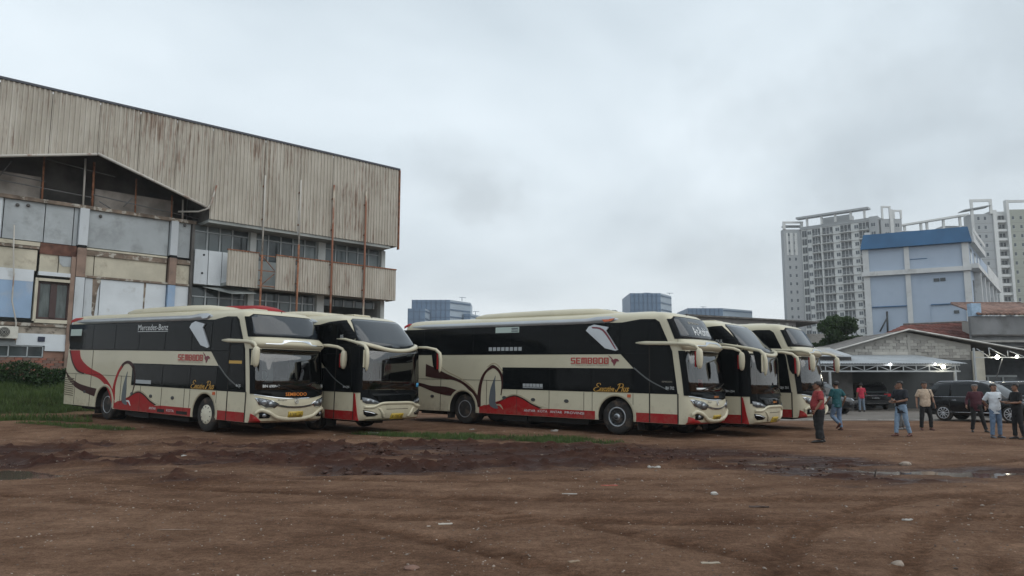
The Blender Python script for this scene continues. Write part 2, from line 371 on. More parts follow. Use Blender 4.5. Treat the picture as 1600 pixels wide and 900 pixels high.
def build_ground():
    X = axis_lines(-16, 16, .085, -2500, 2500, 1.17); Y = axis_lines(4.5, 22.5, .075, -60, 3500, 1.10)
    gx, gy = np.meshgrid(X, Y); z = ground_z(gx, gy); nx, ny = len(X), len(Y)
    co = np.stack([gx, gy, z], -1).reshape(-1, 3)
    i = np.arange(nx * ny).reshape(ny, nx); f = np.stack([i[:-1, :-1], i[:-1, 1:], i[1:, 1:], i[1:, :-1]], -1).reshape(-1, 4)
    me = bpy.data.meshes.new('ground'); me.vertices.add(len(co)); me.vertices.foreach_set('co', co.ravel())
    me.loops.add(f.size); me.loops.foreach_set('vertex_index', f.ravel()); me.polygons.add(len(f)); me.polygons.foreach_set('loop_start', np.arange(0, f.size, 4)); me.polygons.foreach_set('use_smooth', np.ones(len(f), bool))
    me.update(calc_edges=True)
    slab = sstep(34.2, 34.8, gy + .06 * gx * 0) * sstep(9, 10, gx)
    tk, tcv = tracks(gx, gy, mudmask(gx, gy))
    for nm, arr in (('relief', np.clip((mud_relief(gx, gy) + .12) / .34, 0, 1)), ('track', np.clip(tk * .55 + tcv * .45, 0, 1)), ('mud', mudmask(gx, gy)), ('grass', grassmask(gx, gy)), ('slab', slab)):
        a = me.attributes.new(nm, 'FLOAT', 'POINT'); a.data.foreach_set('value', arr.ravel().astype(np.float32))
    me.materials.append(dirt_material())
    return tag(link('ground', me), 'brown dirt yard with muddy ruts in front of the buses', kind='structure')
build_ground()
# standing water in the ruts
WATER = mat('muddy_water', (.10, .072, .058), rough=.05, spec=.6)
def puddle(label, x0, x1, y0, y1, z):
    n = 40; mb = MB()
    pts = []
    cx, cy = (x0 + x1) / 2, (y0 + y1) / 2
    for k in range(n):
        a = 2 * math.pi * k / n; q = .8 + .2 * mnoise.noise((math.cos(a) * 2 + cx, math.sin(a) * 2, cy))
        pts.append((cx + math.cos(a) * (x1 - x0) / 2 * q, cy + math.sin(a) * (y1 - y0) / 2 * q))
    mb.prism(pts, z - .05, z, WATER); tag(mb.build('puddle'), label, kind='structure')
puddle('long shallow puddle in the mud near the standing people', 2.9, 11.2, 12.9, 17.6, -.062)
puddle('brown puddle in the ruts at the left edge', -13, -6.8, 12.9, 17.5, -.075)
puddle('thin muddy water lying in the ruts before the buses', -5.2, 0.2, 13.2, 18.8, -.085)
# low kerb of the paved strip
KERB = mat('kerb_concrete', (.27, .25, .23), .9, var=.25, vscale=2, bump=.3)
kb = MB()
for k in range(14): kb.bb(10 + k * 3.0, 12.97 + k * 3.0, 34.35, 34.55, -.1, .045 + .004 * (k % 3), KERB)
tag(kb.build('kerb', bevel=.01), 'low worn concrete kerb between dirt and paved strip', kind='structure')
# ---------------------------------------------------------------- derelict block on the left
RUSTY_SHEET = None
def sheet_material():
    m = bpy.data.materials.new('rusty_cream_sheet'); m.use_nodes = True; MATS['sheet'] = m; nt = m.node_tree; L = nt.links.new; b = nt.nodes['Principled BSDF']
    tc = N(nt, 'ShaderNodeTexCoord')
    def nz(scale, st, det=6, rough=.65):
        mp = N(nt, 'ShaderNodeMapping'); mp.inputs['Scale'].default_value = st; L(tc.outputs['Object'], mp.inputs[0])
        n = N(nt, 'ShaderNodeTexNoise'); n.inputs['Scale'].default_value = scale; n.inputs['Detail'].default_value = det; n.inputs['Roughness'].default_value = rough; L(mp.outputs[0], n.inputs[0]); return n.outputs[0]
    r = N(nt, 'ShaderNodeValToRGB'); L(nz(.5, (1, 1, .5)), r.inputs[0]); e = r.color_ramp.elements; e[0].position = .3; e[0].color = (.365, .335, .285, 1); e[1].position = .7; e[1].color = (.53, .50, .44, 1)
    # streaks of rust that run down the ribs
    big = nz(.22, (1, 1, .7), 4); st = nz(1.0, (7.5, 1, .55), 7, .7)
    ad = N(nt, 'ShaderNodeMath', operation='MULTIPLY_ADD'); L(big, ad.inputs[0]); ad.inputs[1].default_value = .75; L(st, ad.inputs[2])
    mr = N(nt, 'ShaderNodeMapRange'); mr.inputs[1].default_value = .90; mr.inputs[2].default_value = 1.06; mr.inputs[4].default_value = .78; L(ad.outputs[0], mr.inputs[0])
    rr = N(nt, 'ShaderNodeValToRGB'); L(nz(4, (2, 1, 1)), rr.inputs[0]); q = rr.color_ramp.elements; q[0].position = .3; q[0].color = (.11, .065, .045, 1); q[1].position = .7; q[1].color = (.24, .14, .09, 1)
    mx = N(nt, 'ShaderNodeMix', data_type='RGBA'); L(mr.outputs[0], mx.inputs[0]); L(r.outputs[0], mx.inputs[6]); L(rr.outputs[0], mx.inputs[7])
    g = N(nt, 'ShaderNodeValToRGB'); L(nz(1.0, (5, 1, .18), 6, .7), g.inputs[0]); q = g.color_ramp.elements; q[0].position = .35; q[0].color = (.66, .62, .56, 1); q[1].position = .6; q[1].color = (1, 1, 1, 1)
    m2 = N(nt, 'ShaderNodeMix', data_type='RGBA', blend_type='MULTIPLY'); m2.inputs[0].default_value = .5; L(mx.outputs[2], m2.inputs[6]); L(g.outputs[0], m2.inputs[7])
    L(m2.outputs[2], b.inputs['Base Color']); b.inputs['Roughness'].default_value = .75
    return m
SHEET = sheet_material()
RUST = mat('rust', (.22, .095, .050), .85, var=.4, vscale=5, bump=.3)
RUSTP = mat('rusty_pole', (.21, .085, .048), .8, dirt=(.42, .38, .31), dscale=1.2, dlo=.52, dhi=.62, stretch=(1, 1, .35))
GALV = mat('pale_pole', (.46, .44, .40), .6, dirt=(.2, .1, .06), dscale=2.2, dlo=.55, dhi=.68, stretch=(1, 1, .3))
CREAMW = mat('stained_cream_wall', (.50, .465, .37), .9, var=.14, vscale=.9, dirt=(.24, .20, .15), dscale=1.3, dlo=.56, dhi=.76, bump=.2)
GREYP = mat('grey_infill_panel', (.36, .39, .405), .85, var=.12, vscale=.6, dirt=(.20, .21, .21), dscale=.8, dlo=.5, dhi=.75, bump=.1, bscale=8)
PALEP = mat('pale_panel', (.50, .535, .56), .85, var=.08, vscale=.7, dirt=(.33, .34, .34), dscale=1.1, dlo=.55, dhi=.78, stretch=(2, 2, .5))
BLUEP = mat('blue_panel', (.27, .38, .53), .8, var=.08, vscale=.8, dirt=(.36, .42, .50), dscale=.9, dlo=.55, dhi=.75)
WHITEP = mat('white_panel', (.60, .64, .67), .8, var=.06, vscale=1, dirt=(.4, .4, .38), dscale=1.6, dlo=.6, dhi=.8)
BEAM = mat('stained_beam', (.17, .13, .10), .9, var=.35, vscale=2, dirt=(.42, .40, .35), dscale=3, dlo=.52, dhi=.6, bump=.3)
BROWNP = mat('bare_brown_patch', (.13, .062, .045), .9, var=.35, vscale=2.5, bump=.3)
COLM = mat('brown_column', (.235, .165, .13), .9, var=.2, vscale=1.5, dirt=(.1, .07, .06), dscale=2, dlo=.58, dhi=.75)
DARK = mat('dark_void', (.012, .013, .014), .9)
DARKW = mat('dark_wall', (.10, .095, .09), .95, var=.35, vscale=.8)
SOFFIT = mat('soffit', (.30, .32, .31), .9, var=.2, vscale=.7)
ALU = mat('window_frame_grey', (.33, .36, .37), .5, var=.1, vscale=3)
WGLASS = mat('window_glass', (.055, .068, .072), .08, spec=.5, var=.5, vscale=.9)
WGLASS2 = mat('hazy_window_glass', (.13, .155, .16), .15, var=.35, vscale=.7)
BRICKM = mat('brick_strip', (.20, .115, .085), .95, var=.3, vscale=1.2)
BRICK2 = mat('brick_strip_brown', (.165, .105, .085), .95, var=.3, vscale=1.5)

bld = empty('derelict_block', (*fac(0, 0), 0), math.atan2(FE[1], FE[0]), 'rust-streaked corrugated metal block with exposed floors and torn cladding', 'building')
# local frame: +x runs right along the facade (so s = -x), +y goes into the block, z up
def P(name, parent=bld, bevel=0, **k):
    return name
def bbx(mb, s0, s1, y0, y1, z0, z1, m): return mb.bb(-s1, -s0, y0, y1, z0, z1, m)
def single(name, s0, s1, y0, y1, z0, z1, m, parent=bld, bevel=0):
    mb = MB(); bbx(mb, s0, s1, y0, y1, z0, z1, m); return mb.build(name, parent, bevel)
def corrugated(name, s0, s1, zlo, ztop, y, m, pitch=.225, depth=.055, parent=bld, flip=1):
    """one ribbed sheet between s0 and s1; zlo / ztop are functions of s"""
    mb = MB(); n = max(2, int(round((s1 - s0) / pitch))); w = (s1 - s0) / n; xs = []
    for k in range(n):
        a = s0 + k * w
        for t, d in ((0, 0), (.30, 0), (.40, 1), (.72, 1), (.82, 0)): xs.append((a + t * w, d))
    xs.append((s1, 0))
    vs = []
    for s, d in xs:
        dd = y - depth * d * flip
        vs += [(-s, dd, zlo(s)), (-s, dd, ztop(s))]
    fs = [(2 * i, 2 * i + 2, 2 * i + 3, 2 * i + 1) for i in range(len(xs) - 1)]
    k = len(vs); vs += [(x, y_ + .02 * flip, z) for x, y_, z in vs]
    fs += [tuple(k + q for q in reversed(f)) for f in fs] + [(2 * i, k + 2 * i, k + 2 * i + 2, 2 * i + 2) for i in range(len(xs) - 1)]
    mb.add(vs, fs, m); return mb.build(name, parent, fix=False)
def lower(s):
    if s < 12.62: return 10.80
    if s < 18.45: return 11.38 + (13.33 - 11.38) * (s - 12.62) / 5.83
    return max(11.3, 13.28 - (s - 18.45) * .235)
top = lambda s: 16.08
cuts = [0, 2.62, 4.98, 7.24, 9.5, 12.62, 14.6, 16.5, 18.45, 20.6, 22.8, 25, 27.5, 30]
for a, b in zip(cuts, cuts[1:]):
    jig = random.uniform(-.012, .012)
    corrugated('cladding_sheet', a + .012, b - .012, lambda s, a=a, b=b: lower(min(max(s, a + 1e-3), b - 1e-3)), lambda s: 16.08, jig, SHEET)
for a, b in ((12.64, 18.43), (18.47, 24)):      # bent lower lip of the torn cladding
    mb = MB(); mb.tube([(-a, -.05, lower(a + .01)), (-(a + b) / 2, -.07, (lower(a + .01) + lower(b)) / 2), (-b, -.04, lower(b))], .07, GALV, 6); mb.build('edge_trim', bld)
single('parapet_cap', -.06, 30.05, -.10, .16, 16.085, 16.20, mat('dark_cap', (.05, .055, .07), .6))
mb = MB(); mb.bb(.02, .10, -.09, .1, 10.62, 16.08, RUST); mb.build('corner_trim', bld)
# end wall cladding round the corner
mb = MB(); mb.bb(.0, -.03, .05, 14, 10.8, 16.08, SHEET); mb.build('end_cladding', bld)
# main volume: back wall, end wall, roof, slabs
WALLM = mat('grey_side_wall', (.34, .35, .34), .9, var=.15, vscale=.5, dirt=(.2, .19, .17), dscale=.7, dlo=.5, dhi=.75)
single('end_wall', .27, .52, 1.2, 14, 0, 10.8, WALLM)
single('back_wall', .3, 30, 13.8, 14, 0, 16, WALLM)
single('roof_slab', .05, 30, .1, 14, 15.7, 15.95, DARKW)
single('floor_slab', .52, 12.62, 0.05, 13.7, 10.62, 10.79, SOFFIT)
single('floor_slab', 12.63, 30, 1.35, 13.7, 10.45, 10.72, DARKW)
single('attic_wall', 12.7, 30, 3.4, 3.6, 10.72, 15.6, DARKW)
single('attic_cheek', 12.55, 12.62, .15, 3.4, 10.8, 15.6, DARKW)
# low stained wall standing in the open attic
for a, b, h in ((20.5, 24, 12.05), (14.0, 18.0, 11.9)): single('attic_parapet_wall', a, b, 1.75, 1.9, 10.73, h, mat('attic_block', (.27, .245, .22), .95, var=.3, vscale=1.2))
for s, z0, z1, m, w in ((20.47, 10.7, 13.0, RUST, .05), (18.62, 10.75, 13.3, GALV, .05), (18.2, 10.75, 13.2, RUST, .06), (16.1, 10.7, 12.7, RUST, .045), (14.2, 10.7, 12.1, RUST, .045), (13.6, 10.7, 11.95, GALV, .05), (22.6, 10.7, 12.6, RUST, .05)):
    mb = MB(); mb.cyl((-s, 1.3, z0), (-s - .05, 1.28, z1), w, m, 8); mb.build('attic_post', bld)
for s0, z0, s1, z1 in ((24, 11.55, 18.2, 11.3), (24, 11.9, 20.4, 11.75), (18.2, 11.45, 12.7, 11.0), (20.4, 12.9, 17.2, 12.6), (21.9, 12.5, 22.3, 11.7), (16.3, 11.6, 16.7, 11.05), (17.9, 11.15, 17.3, 10.85)):
    mb = MB(); mb.cyl((-s0, 1.26, z0), (-s1, 1.3, z1), .03, mat('grey_rail', (.13, .13, .13), .7), 6); mb.build('attic_rail', bld)
mb = MB(); mb.tube([(-14.0, .9, 11.15), (-13.1, .3, 11.2), (-12.75, -.12, 11.35), (-12.6, -.16, 11.7), (-12.35, -.16, 12.75)], .05, GALV, 8); mb.build('bent_drainpipe', bld)
# infill of the exposed storeys, wall plane y = 1.2 (each panel its own piece)
def panel(s0, s1, z0, z1, m, y=1.2, t=.12, nm='infill_panel', bev=0): return single(nm, s0 + .012, s1 - .012, y, y + t, z0, z1, m, bevel=bev)
for s0, s1 in ((22.05, 30), (20.3, 22.03), (19.02, 20.28), (18.80, 19.0), (14.32, 18.32), (13.14, 13.82)):
    panel(s0, s1, 8.66, 10.62 if s0 > 13.5 else 10.7, GREYP, 1.24)
panel(22.1, 23.5, 8.7, 10.66, WHITEP, 1.215, .02, 'plaster_patch')
single('ring_beam', 12.9, 30, 1.08, 1.4, 10.62, 10.80, BEAM)
single('ring_beam', 20.42, 30, 1.12, 1.4, 8.40, 8.60, CREAMW); single('ring_beam', 20.44, 30, 1.14, 1.4, 8.26, 8.38, BEAM)
single('bare_beam', 18.8, 20.40, 1.16, 1.4, 8.06, 8.62, BROWNP)
single('broken_beam', 14.36, 18.36, 1.14, 1.4, 8.22, 8.48, BEAM); single('beam_ledge', 14.36, 18.36, 1.12, 1.3, 8.50, 8.60, CREAMW); single('broken_beam', 13.1, 13.85, 1.14, 1.4, 8.26, 8.52, BEAM)
for s0, s1 in ((20.48, 30), (19.56, 20.38), (18.84, 19.54), (17.95, 18.38), (14.34, 17.93), (13.1, 13.86)): panel(s0, s1, 7.18, 8.22, CREAMW, 1.22)
mb = MB(); mb.prism([(-19.55, 8.04), (-18.86, 8.06), (-18.84, 7.75), (-19.0, 7.55), (-19.35, 7.52), (-19.5, 7.68)], 1.2, 1.218, GREYP, lambda x, y, z: (x, z, y)); mb.build('plaster_hole', bld)
single('string_beam', 13.08, 18.40, 1.13, 1.4, 7.06, 7.17, BEAM)
# columns
for s0, s1 in ((18.36, 18.78), (13.88, 14.26)):
    single('column', s0, s1, 1.0, 1.42, 8.7, 10.62, PALEP); single('column', s0, s1, 1.0, 1.42, 7.06, 8.55, COLM); single('column', s0, s1, 1.0, 1.42, .8, 7.03, BLUEP if s0 < 15 else PALEP)
    single('column_joint', s0 + .04, s1 - .04, 1.02, 1.4, 8.55, 8.7, DARK)
single('column', 18.80, 19.0, 1.05, 1.42, .8, 8.05, COLM)
single('column', 12.96, 13.1, 1.06, 1.42, 2, 10.62, DARKW)
# lower storey
panel(20.58, 23.4, 4.82, 7.2, BLUEP, 1.10, .06, 'blue_hoarding'); panel(20.58, 23.4, 6.62, 7.2, WHITEP, 1.092, .008, 'white_hoarding_top'); panel(23.42, 30, 4.82, 7.2, BLUEP, 1.12, .06, 'blue_hoarding')
for s0, s1, m in ((17.6, 18.3, PALEP), (15.42, 17.58, WHITEP), (14.3, 15.40, WHITEP), (13.1, 13.84, WHITEP)): panel(s0, s1, 2.2, 7.04, m, 1.2, .1, 'hoarding_panel')
mb = MB(); mb.prism([(-17.95, 7.04), (-17.55, 7.04), (-17.7, 6.4), (-17.78, 5.0), (-17.9, 5.2)], 1.19, 1.198, BEAM, lambda x, y, z: (x, z, y)); mb.build('damp_streak', bld)
mb = MB(); mb.prism([(-15.46, 7.04), (-15.34, 7.04), (-15.38, 5.5), (-15.44, 5.5)], 1.19, 1.198, BEAM, lambda x, y, z: (x, z, y)); mb.build('damp_streak', bld)
# window with two curtained leaves
w = single('window', 18.98, 20.34, 1.28, 1.3, 4.86, 6.65, mat('curtain_glass', (.075, .092, .090), .25, var=.4, vscale=1.6, stretch=(3, 3, .6)))
WF = mat('wooden_window_frame', (.055, .030, .028), .6)
for s0, s1, z0, z1 in ((18.98, 19.06, 4.84, 6.66), (20.26, 20.36, 4.84, 6.66), (19.52, 19.80, 4.84, 6.66), (18.98, 20.36, 6.60, 6.68), (18.98, 20.36, 4.82, 4.92)): single('frame', s0, s1, 1.2, 1.279, z0, z1, WF, w)
for s0, s1, z0, z1, m in ((18.92, 20.42, 6.7, 6.84, CREAMW), (20.38, 20.5, 4.7, 6.84, CREAMW), (18.86, 18.97, 4.7, 6.84, CREAMW), (18.92, 20.40, 6.98, 7.17, WHITEP), (18.9, 20.42, 4.62, 4.80, CREAMW)): single('window_surround', s0, s1, 1.06, 1.3, z0, z1, m)
single('ring_beam', 18.9, 30, 1.12, 1.4, 4.44, 4.60, BEAM); single('cracked_render', 18.9, 30, 1.2, 1.36, 4.06, 4.43, mat('mottled_render', (.30, .265, .22), .95, var=.3, vscale=1.6, dirt=(.09, .075, .06), dscale=2.5, dlo=.52, dhi=.64))
single('white_board', 18.9, 21.1, 1.14, 1.2, 3.50, 4.08, WHITEP); single('white_board', 21.12, 30, 1.15, 1.2, 3.50, 4.05, GREYP)
single('square_vent', 19.9, 20.2, 1.10, 1.16, 3.70, 3.94, mat('vent_navy', (.015, .02, .045), .5))
for s0, s1 in ((19.95, 20.55), (20.6, 21.32), (21.38, 22.2), (22.25, 23.1)):
    w = single('low_window', s0, s1, 1.26, 1.3, 2.97, 3.46, WGLASS)
    single('frame', s0, s1, 1.18, 1.25, 3.44, 3.49, ALU, w); single('frame', s0 - .03, s0 + .02, 1.17, 1.25, 2.95, 3.45, ALU, w); single('frame', s0, s1, 1.18, 1.25, 2.93, 2.97, ALU, w)
single('brick_patch', 19.02, 19.9, 1.2, 1.3, 2.9, 3.3, BRICKM); single('torn_sheet', 19.0, 19.88, 1.1, 1.13, 3.25, 3.5, WHITEP)
single('plinth_wall', 12.9, 30, 1.22, 1.4, .6, 2.0, BRICK2)
# brick plinth: courses of single bricks
bm_ = {}
for c_ in range(7):
    z0 = 2.02 + c_ * .128; off = .0 if c_ % 2 else .17
    for k in range(14):
        s0 = 18.9 + off + k * .34
        if s0 > 23.2: continue
        key = (c_ + k) % 3
        if key not in bm_:
            q = MB(); q.box((0, 0, 0), (.322, .1, .112), (BRICKM, BRICK2, mat('brick_red', (.24, .10, .07), .95, var=.3, vscale=3))[key]); bm_[key] = q.mesh('brick')
        o = link('brick', bm_[key], bld); o.location = (-s0 - .16, 1.19 + .01 * random.random(), z0 + .06)
# right half: window bands under and over the balcony cladding
def winband(s0, s1, z0, z1, ztr, nm, m=WGLASS2, y=1.3):
    n = max(1, int(round((s1 - s0) / .78))); wd = (s1 - s0) / n
    for k in range(n):
        a = s0 + k * wd; w = single(nm, a, a + wd - .005, y, y + .03, z0, z1, m if random.random() < .75 else WGLASS)
        single('mullion', a - .03, a + .045, y - .07, y - .002, z0, z1, ALU, w)
        if ztr: single('transom', a + .047, a + wd - .035, y - .06, y - .002, ztr - .03, ztr + .03, ALU, w)
        if random.random() < .5: single('opening_sash', a + .1, a + wd - .12, y - .045, y - .003, z0 + .02, (ztr or z1) - .06, mat('sash_glass', (.09, .11, .115), .1), w)
for s0, s1 in ((10.72, 12.92), (9.75, 10.7), (5.3, 9.3), (.62, 4.75)): winband(s0, s1, 9.0, 10.62, 10.28, 'window')
single('spandrel', .5, 13, 1.25, 1.4, 7.2, 8.98, mat('spandrel_wall', (.33, .36, .36), .9, var=.15, vscale=.7))
for k, (s0, s1) in enumerate(((12.2, 12.96), (11.42, 12.18), (10.9, 11.4))): panel(s0, s1, 7.22, 9.18, WHITEP if k else PALEP, .92, .06, 'white_sheet')
for s0, s1, z in ((12.0, 12.9, 8.9), (12.4, 12.6, 7.85)): 
    mb = MB(); mb.lathe([(.0, 0), (.06, 0), (.06, .02), (0, .02)], DARK, (-(s0 + s1) / 2, .90, z), 'y', 10); mb.build('bolt_hole', bld)
for s0, s1 in ((9.38, 9.74), (4.78, 5.28), (.28, .58)): single('column', s0, s1, 1.0, 1.4, .7, 10.6, mat('column_grey', (.40, .42, .41), .85, var=.12, vscale=1))
for a, b in ((9.62, 11.47), (7.28, 8.55), (5.0, 7.22), (2.66, 4.98), (.08, 2.64)):
    corrugated('balcony_sheet', a + .01, b - .01, lambda s: 7.16, lambda s: 9.2, .02 + random.uniform(-.01, .01), SHEET, pitch=.17, depth=.04)
single('balcony_cap', .05, 8.56, -.05, .10, 9.2, 9.27, RUST); single('balcony_cap', 9.6, 11.47, -.05, .1, 9.2, 9.26, RUST)
single('balcony_slab', .3, 11.4, .12, 1.22, 7.2, 7.38, SOFFIT)
mb = MB(); mb.bb(-.08, -.05, .03, 1.2, 7.16, 9.2, SHEET); mb.build('balcony_end_sheet', bld)
for z in (7.3, 8.2, 9.1): 
    mb = MB(); mb.bb(-9.6, -8.55, .05, .1, z, z + .05, RUST); mb.build('bracket_rail', bld)
for a, b in ((9.1, 8.3), (7.35, 8.1)):
    mb = MB(); mb.cyl((-9.4, .07, a), (-8.6, .07, b), .025, RUST, 6); mb.build('bracket_brace', bld)
# ground storey below the balcony
single('ground_storey_wall', .5, 12.9, 1.32, 1.5, .7, 6.1, mat('ground_storey', (.33, .34, .33), .9, var=.2, vscale=.6))
winband(.95, 4.75, 6.6, 7.05, None, 'clerestory_window', WGLASS); winband(5.35, 9.3, 5.0, 7.05, 6.6, 'shop_window', WGLASS); winband(9.8, 12.9, 5.0, 7.05, 6.55, 'shop_window', WGLASS)
mb = MB(); mb.add([(-12.4, 1.2, 7.12), (-9.8, 1.2, 7.2), (-9.6, .1, 6.85), (-11.0, .2, 6.72), (-12.4, .9, 7.06)], [(0, 1, 2, 3, 4)], SOFFIT); mb.build('sagging_canopy', bld)
# poles fixed in front of the cladding
for s, zt, zr in ((9.53, 13.85, 9.1), (7.25, 14.0, 10.0), (4.99, 14.1, 16), (2.64, 14.1, 16)):
    mb = MB(); mb.cyl((-s, -.2, .4), (-s, -.2, min(zt, zr)), .062, RUSTP if zr > 12 else RUST, 8)
    if zr < zt: mb.cyl((-s, -.2, zr), (-s, -.2, zt), .05, GALV, 8)
    for z in (7.6, 9.0, 11.2, 13.2): mb.bb(-s - .05, -s + .05, -.2, .02, z, z + .06, RUST)
    mb.build('rusty_pole', bld)
mb = MB(); mb.tube([(-21.6, .95, 9.3), (-21.55, .9, 8.0), (-21.45, .9, 6.8), (-21.45, .85, 5.6), (-21.2, .9, 4.6), (-21.15, .95, 3.6)], .035, GALV, 6); mb.build('dangling_pipe', bld)
for s, z in ((21.5, 10.35), (21.05, 10.4), (17.8, 10.35), (13.5, 10.5)):
    mb = MB(); mb.lathe([(0, 0), (.07, 0), (.09, .06), (.04, .12), (0, .12)], DARKW, (-s, 1.12, z), 'y', 10); mb.build('broken_light_fitting', bld)
# outdoor unit of an air conditioner on the wall
ac = empty('air_conditioner_unit', (*fac(21.55, .75), 3.78), math.atan2(FE[1], FE[0]), 'white outdoor air conditioner unit on the left wall of the derelict block', 'air conditioner')
ACW = mat('ac_casing', (.55, .54, .48), .5, var=.08); mb = MB(); mb.bb(-.45, .45, 0, .32, 0, .58, ACW); mb.build('casing', ac, .02)
mb = MB(); mb.lathe([(0, 0), (.235, 0), (.235, .02), (0, .02)], mat('ac_dark', (.03, .03, .03), .6), (-.12, -.022, .3), 'y', 24); fan = mb.build('fan_grille', ac)
for r in (.07, .13, .19, .235):
    mb = MB(); mb.tube([(-.12 + r * math.cos(a), -.03, .3 + r * math.sin(a)) for a in [2 * math.pi * k / 20 for k in range(21)]], .008, ACW, 5, False); mb.build('guard_ring', fan)
mb = MB(); mb.bb(-.40, -.34, .0, .45, -.05, -.01, RUST); mb.bb(.34, .40, .0, .45, -.05, -.01, RUST); mb.build('bracket', ac)
# ---------------------------------------------------------------- coaches
CREAM = mat('bus_cream_paint', (.53, .490, .365), .34, var=.04, vscale=.8, coat=.12, spec=.4, dirt=(.44, .40, .29), dscale=.9, dlo=.58, dhi=.85)
REDP = mat('bus_red_paint', (.30, .010, .012), .4, spec=.22, var=.08, vscale=1)
BROWN = mat('bus_brown_paint', (.042, .014, .013), .4, spec=.2)
TAN = mat('bus_tan_line', (.36, .30, .20), .35, coat=.3)
SILVER = mat('bus_silver_trim', (.44, .46, .48), .3, metal=.55, var=.06, vscale=1.5)
CHROME = mat('bus_chrome', (.62, .64, .66), .12, metal=1)
BGLASS = mat('bus_black_glass', (.005, .006, .0065), .06, spec=.10)
BBAND = mat('bus_black_band', (.005, .006, .007), .3, spec=.08)
UGLASS = mat('bus_upper_windscreen', (.020, .026, .033), .04, spec=.75)
WSGLASS = glass_clear('bus_windscreen_glass', (.62, .70, .72), .8)
FINM = mat('bus_fin_grey', (.10, .115, .13), .3, coat=.3)
GOLD = mat('bus_gold_lettering', (.50, .27, .04), .4)
WHITEL = mat('bus_white_lettering', (.62, .64, .64), .5)
REDL = mat('bus_red_lettering', (.40, .035, .03), .4)
GREYL = mat('bus_grey_lettering', (.32, .29, .23), .5)
ORANGEL = mat('bus_orange_lettering', (.62, .20, .03), .5)
RUBBER = mat('tyre_rubber', (.018, .017, .016), .85, var=.3, vscale=6, dirt=(.10, .07, .05), dscale=4, dlo=.5, dhi=.7)
RIM = mat('wheel_rim_steel', (.34, .36, .38), .38, metal=.6, var=.15, vscale=5)
RIMD = mat('wheel_dark_steel', (.06, .062, .065), .5, metal=.4)
UNDER = mat('bus_underbody', (.014, .013, .012), .9)
CABIN = mat('bus_cabin_dark', (.045, .046, .048), .8)
SEATM = mat('bus_seat_fabric', (.10, .06, .055), .9)
CURTAIN = mat('bus_cab_lining', (.30, .31, .31), .8, var=.1)
SEAM = mat('bus_panel_gap', (.020, .017, .013), .9)
LAMPD = mat('headlamp_housing', (.13, .14, .15), .2, metal=.4)
LAMPG = mat('headlamp_glass', (.36, .39, .42), .08, metal=.5)
PLATEY = mat('plate_yellow', (.45, .31, .035), .5)
PLATEK = mat('plate_black_letters', (.02, .02, .02), .5)
AMBER = mat('amber_reflector', (.50, .10, .03), .25)
MAROON = mat('bus_maroon', (.16, .02, .035), .35)
STK = mat('sticker_pale', (.40, .48, .44), .5)

def road_dust(m, col=(.20, .14, .10), top=1.1):
    """dried mud thrown up from the yard: specks and film that thin out with height above the road"""
    nt = m.node_tree; L = nt.links.new; b = nt.nodes['Principled BSDF']; tc = N(nt, 'ShaderNodeTexCoord'); sep = N(nt, 'ShaderNodeSeparateXYZ'); L(tc.outputs['Object'], sep.inputs[0])
    hgt = N(nt, 'ShaderNodeMapRange'); hgt.inputs[1].default_value = top; hgt.inputs[2].default_value = .40; hgt.inputs[3].default_value = 0; hgt.inputs[4].default_value = .24; L(sep.outputs[2], hgt.inputs[0])
    nz = N(nt, 'ShaderNodeTexNoise'); nz.inputs['Scale'].default_value = 5; nz.inputs['Detail'].default_value = 8; nz.inputs['Roughness'].default_value = .75; L(tc.outputs['Object'], nz.inputs[0])
    ad = N(nt, 'ShaderNodeMath', operation='ADD'); L(nz.outputs[0], ad.inputs[0]); L(hgt.outputs[0], ad.inputs[1]); mr = N(nt, 'ShaderNodeMapRange'); mr.inputs[1].default_value = .62; mr.inputs[2].default_value = 1.0; mr.inputs[4].default_value = .6; L(ad.outputs[0], mr.inputs[0])
    mx = N(nt, 'ShaderNodeMix', data_type='RGBA'); L(mr.outputs[0], mx.inputs[0]); src = b.inputs['Base Color']
    if src.links: L(src.links[0].from_socket, mx.inputs[6])
    else: mx.inputs[6].default_value = src.default_value
    mx.inputs[7].default_value = (*col, 1); L(mx.outputs[2], b.inputs['Base Color'])
    rg = N(nt, 'ShaderNodeMapRange'); rg.inputs[3].default_value = b.inputs['Roughness'].default_value; rg.inputs[4].default_value = .9; L(mr.outputs[0], rg.inputs[0]); L(rg.outputs[0], b.inputs['Roughness'])
road_dust(CREAM); road_dust(REDP)
PROFILE = {
    'A': dict(z=[.40, .46, .62, 1.0, 1.14, 1.30, 1.8, 2.45, 2.62, 2.76, 3.1, 3.35, 3.48, 3.56, 3.62, 3.66],
              xf=[11.72, 11.84, 11.91, 11.92, 11.87, 11.86, 11.80, 11.72, 11.68, 11.60, 11.40, 11.24, 11.14, 11.02, 10.75, 10.2],
              xs=[11.30, 11.32, 11.33, 11.30, 11.29, 11.28, 11.22, 11.12, 11.05, 10.98, 10.87, 10.79, 10.72, 10.62, 10.4, 9.9]),
    'B': dict(z=[.40, .46, .62, 1.0, 1.14, 1.30, 1.8, 2.45, 2.62, 2.76, 3.1, 3.35, 3.48, 3.56, 3.62, 3.66],
              xf=[11.70, 11.82, 11.90, 11.88, 11.86, 11.84, 11.82, 11.80, 11.72, 11.58, 11.24, 10.98, 10.82, 10.66, 10.4, 9.9],
              xs=[11.30, 11.32, 11.33, 11.30, 11.29, 11.28, 11.26, 11.22, 11.18, 11.02, 10.68, 10.42, 10.28, 10.16, 9.95, 9.6]),
}
ZW = [.40, 2.4, 3.1, 3.35, 3.48, 3.56, 3.62, 3.66]
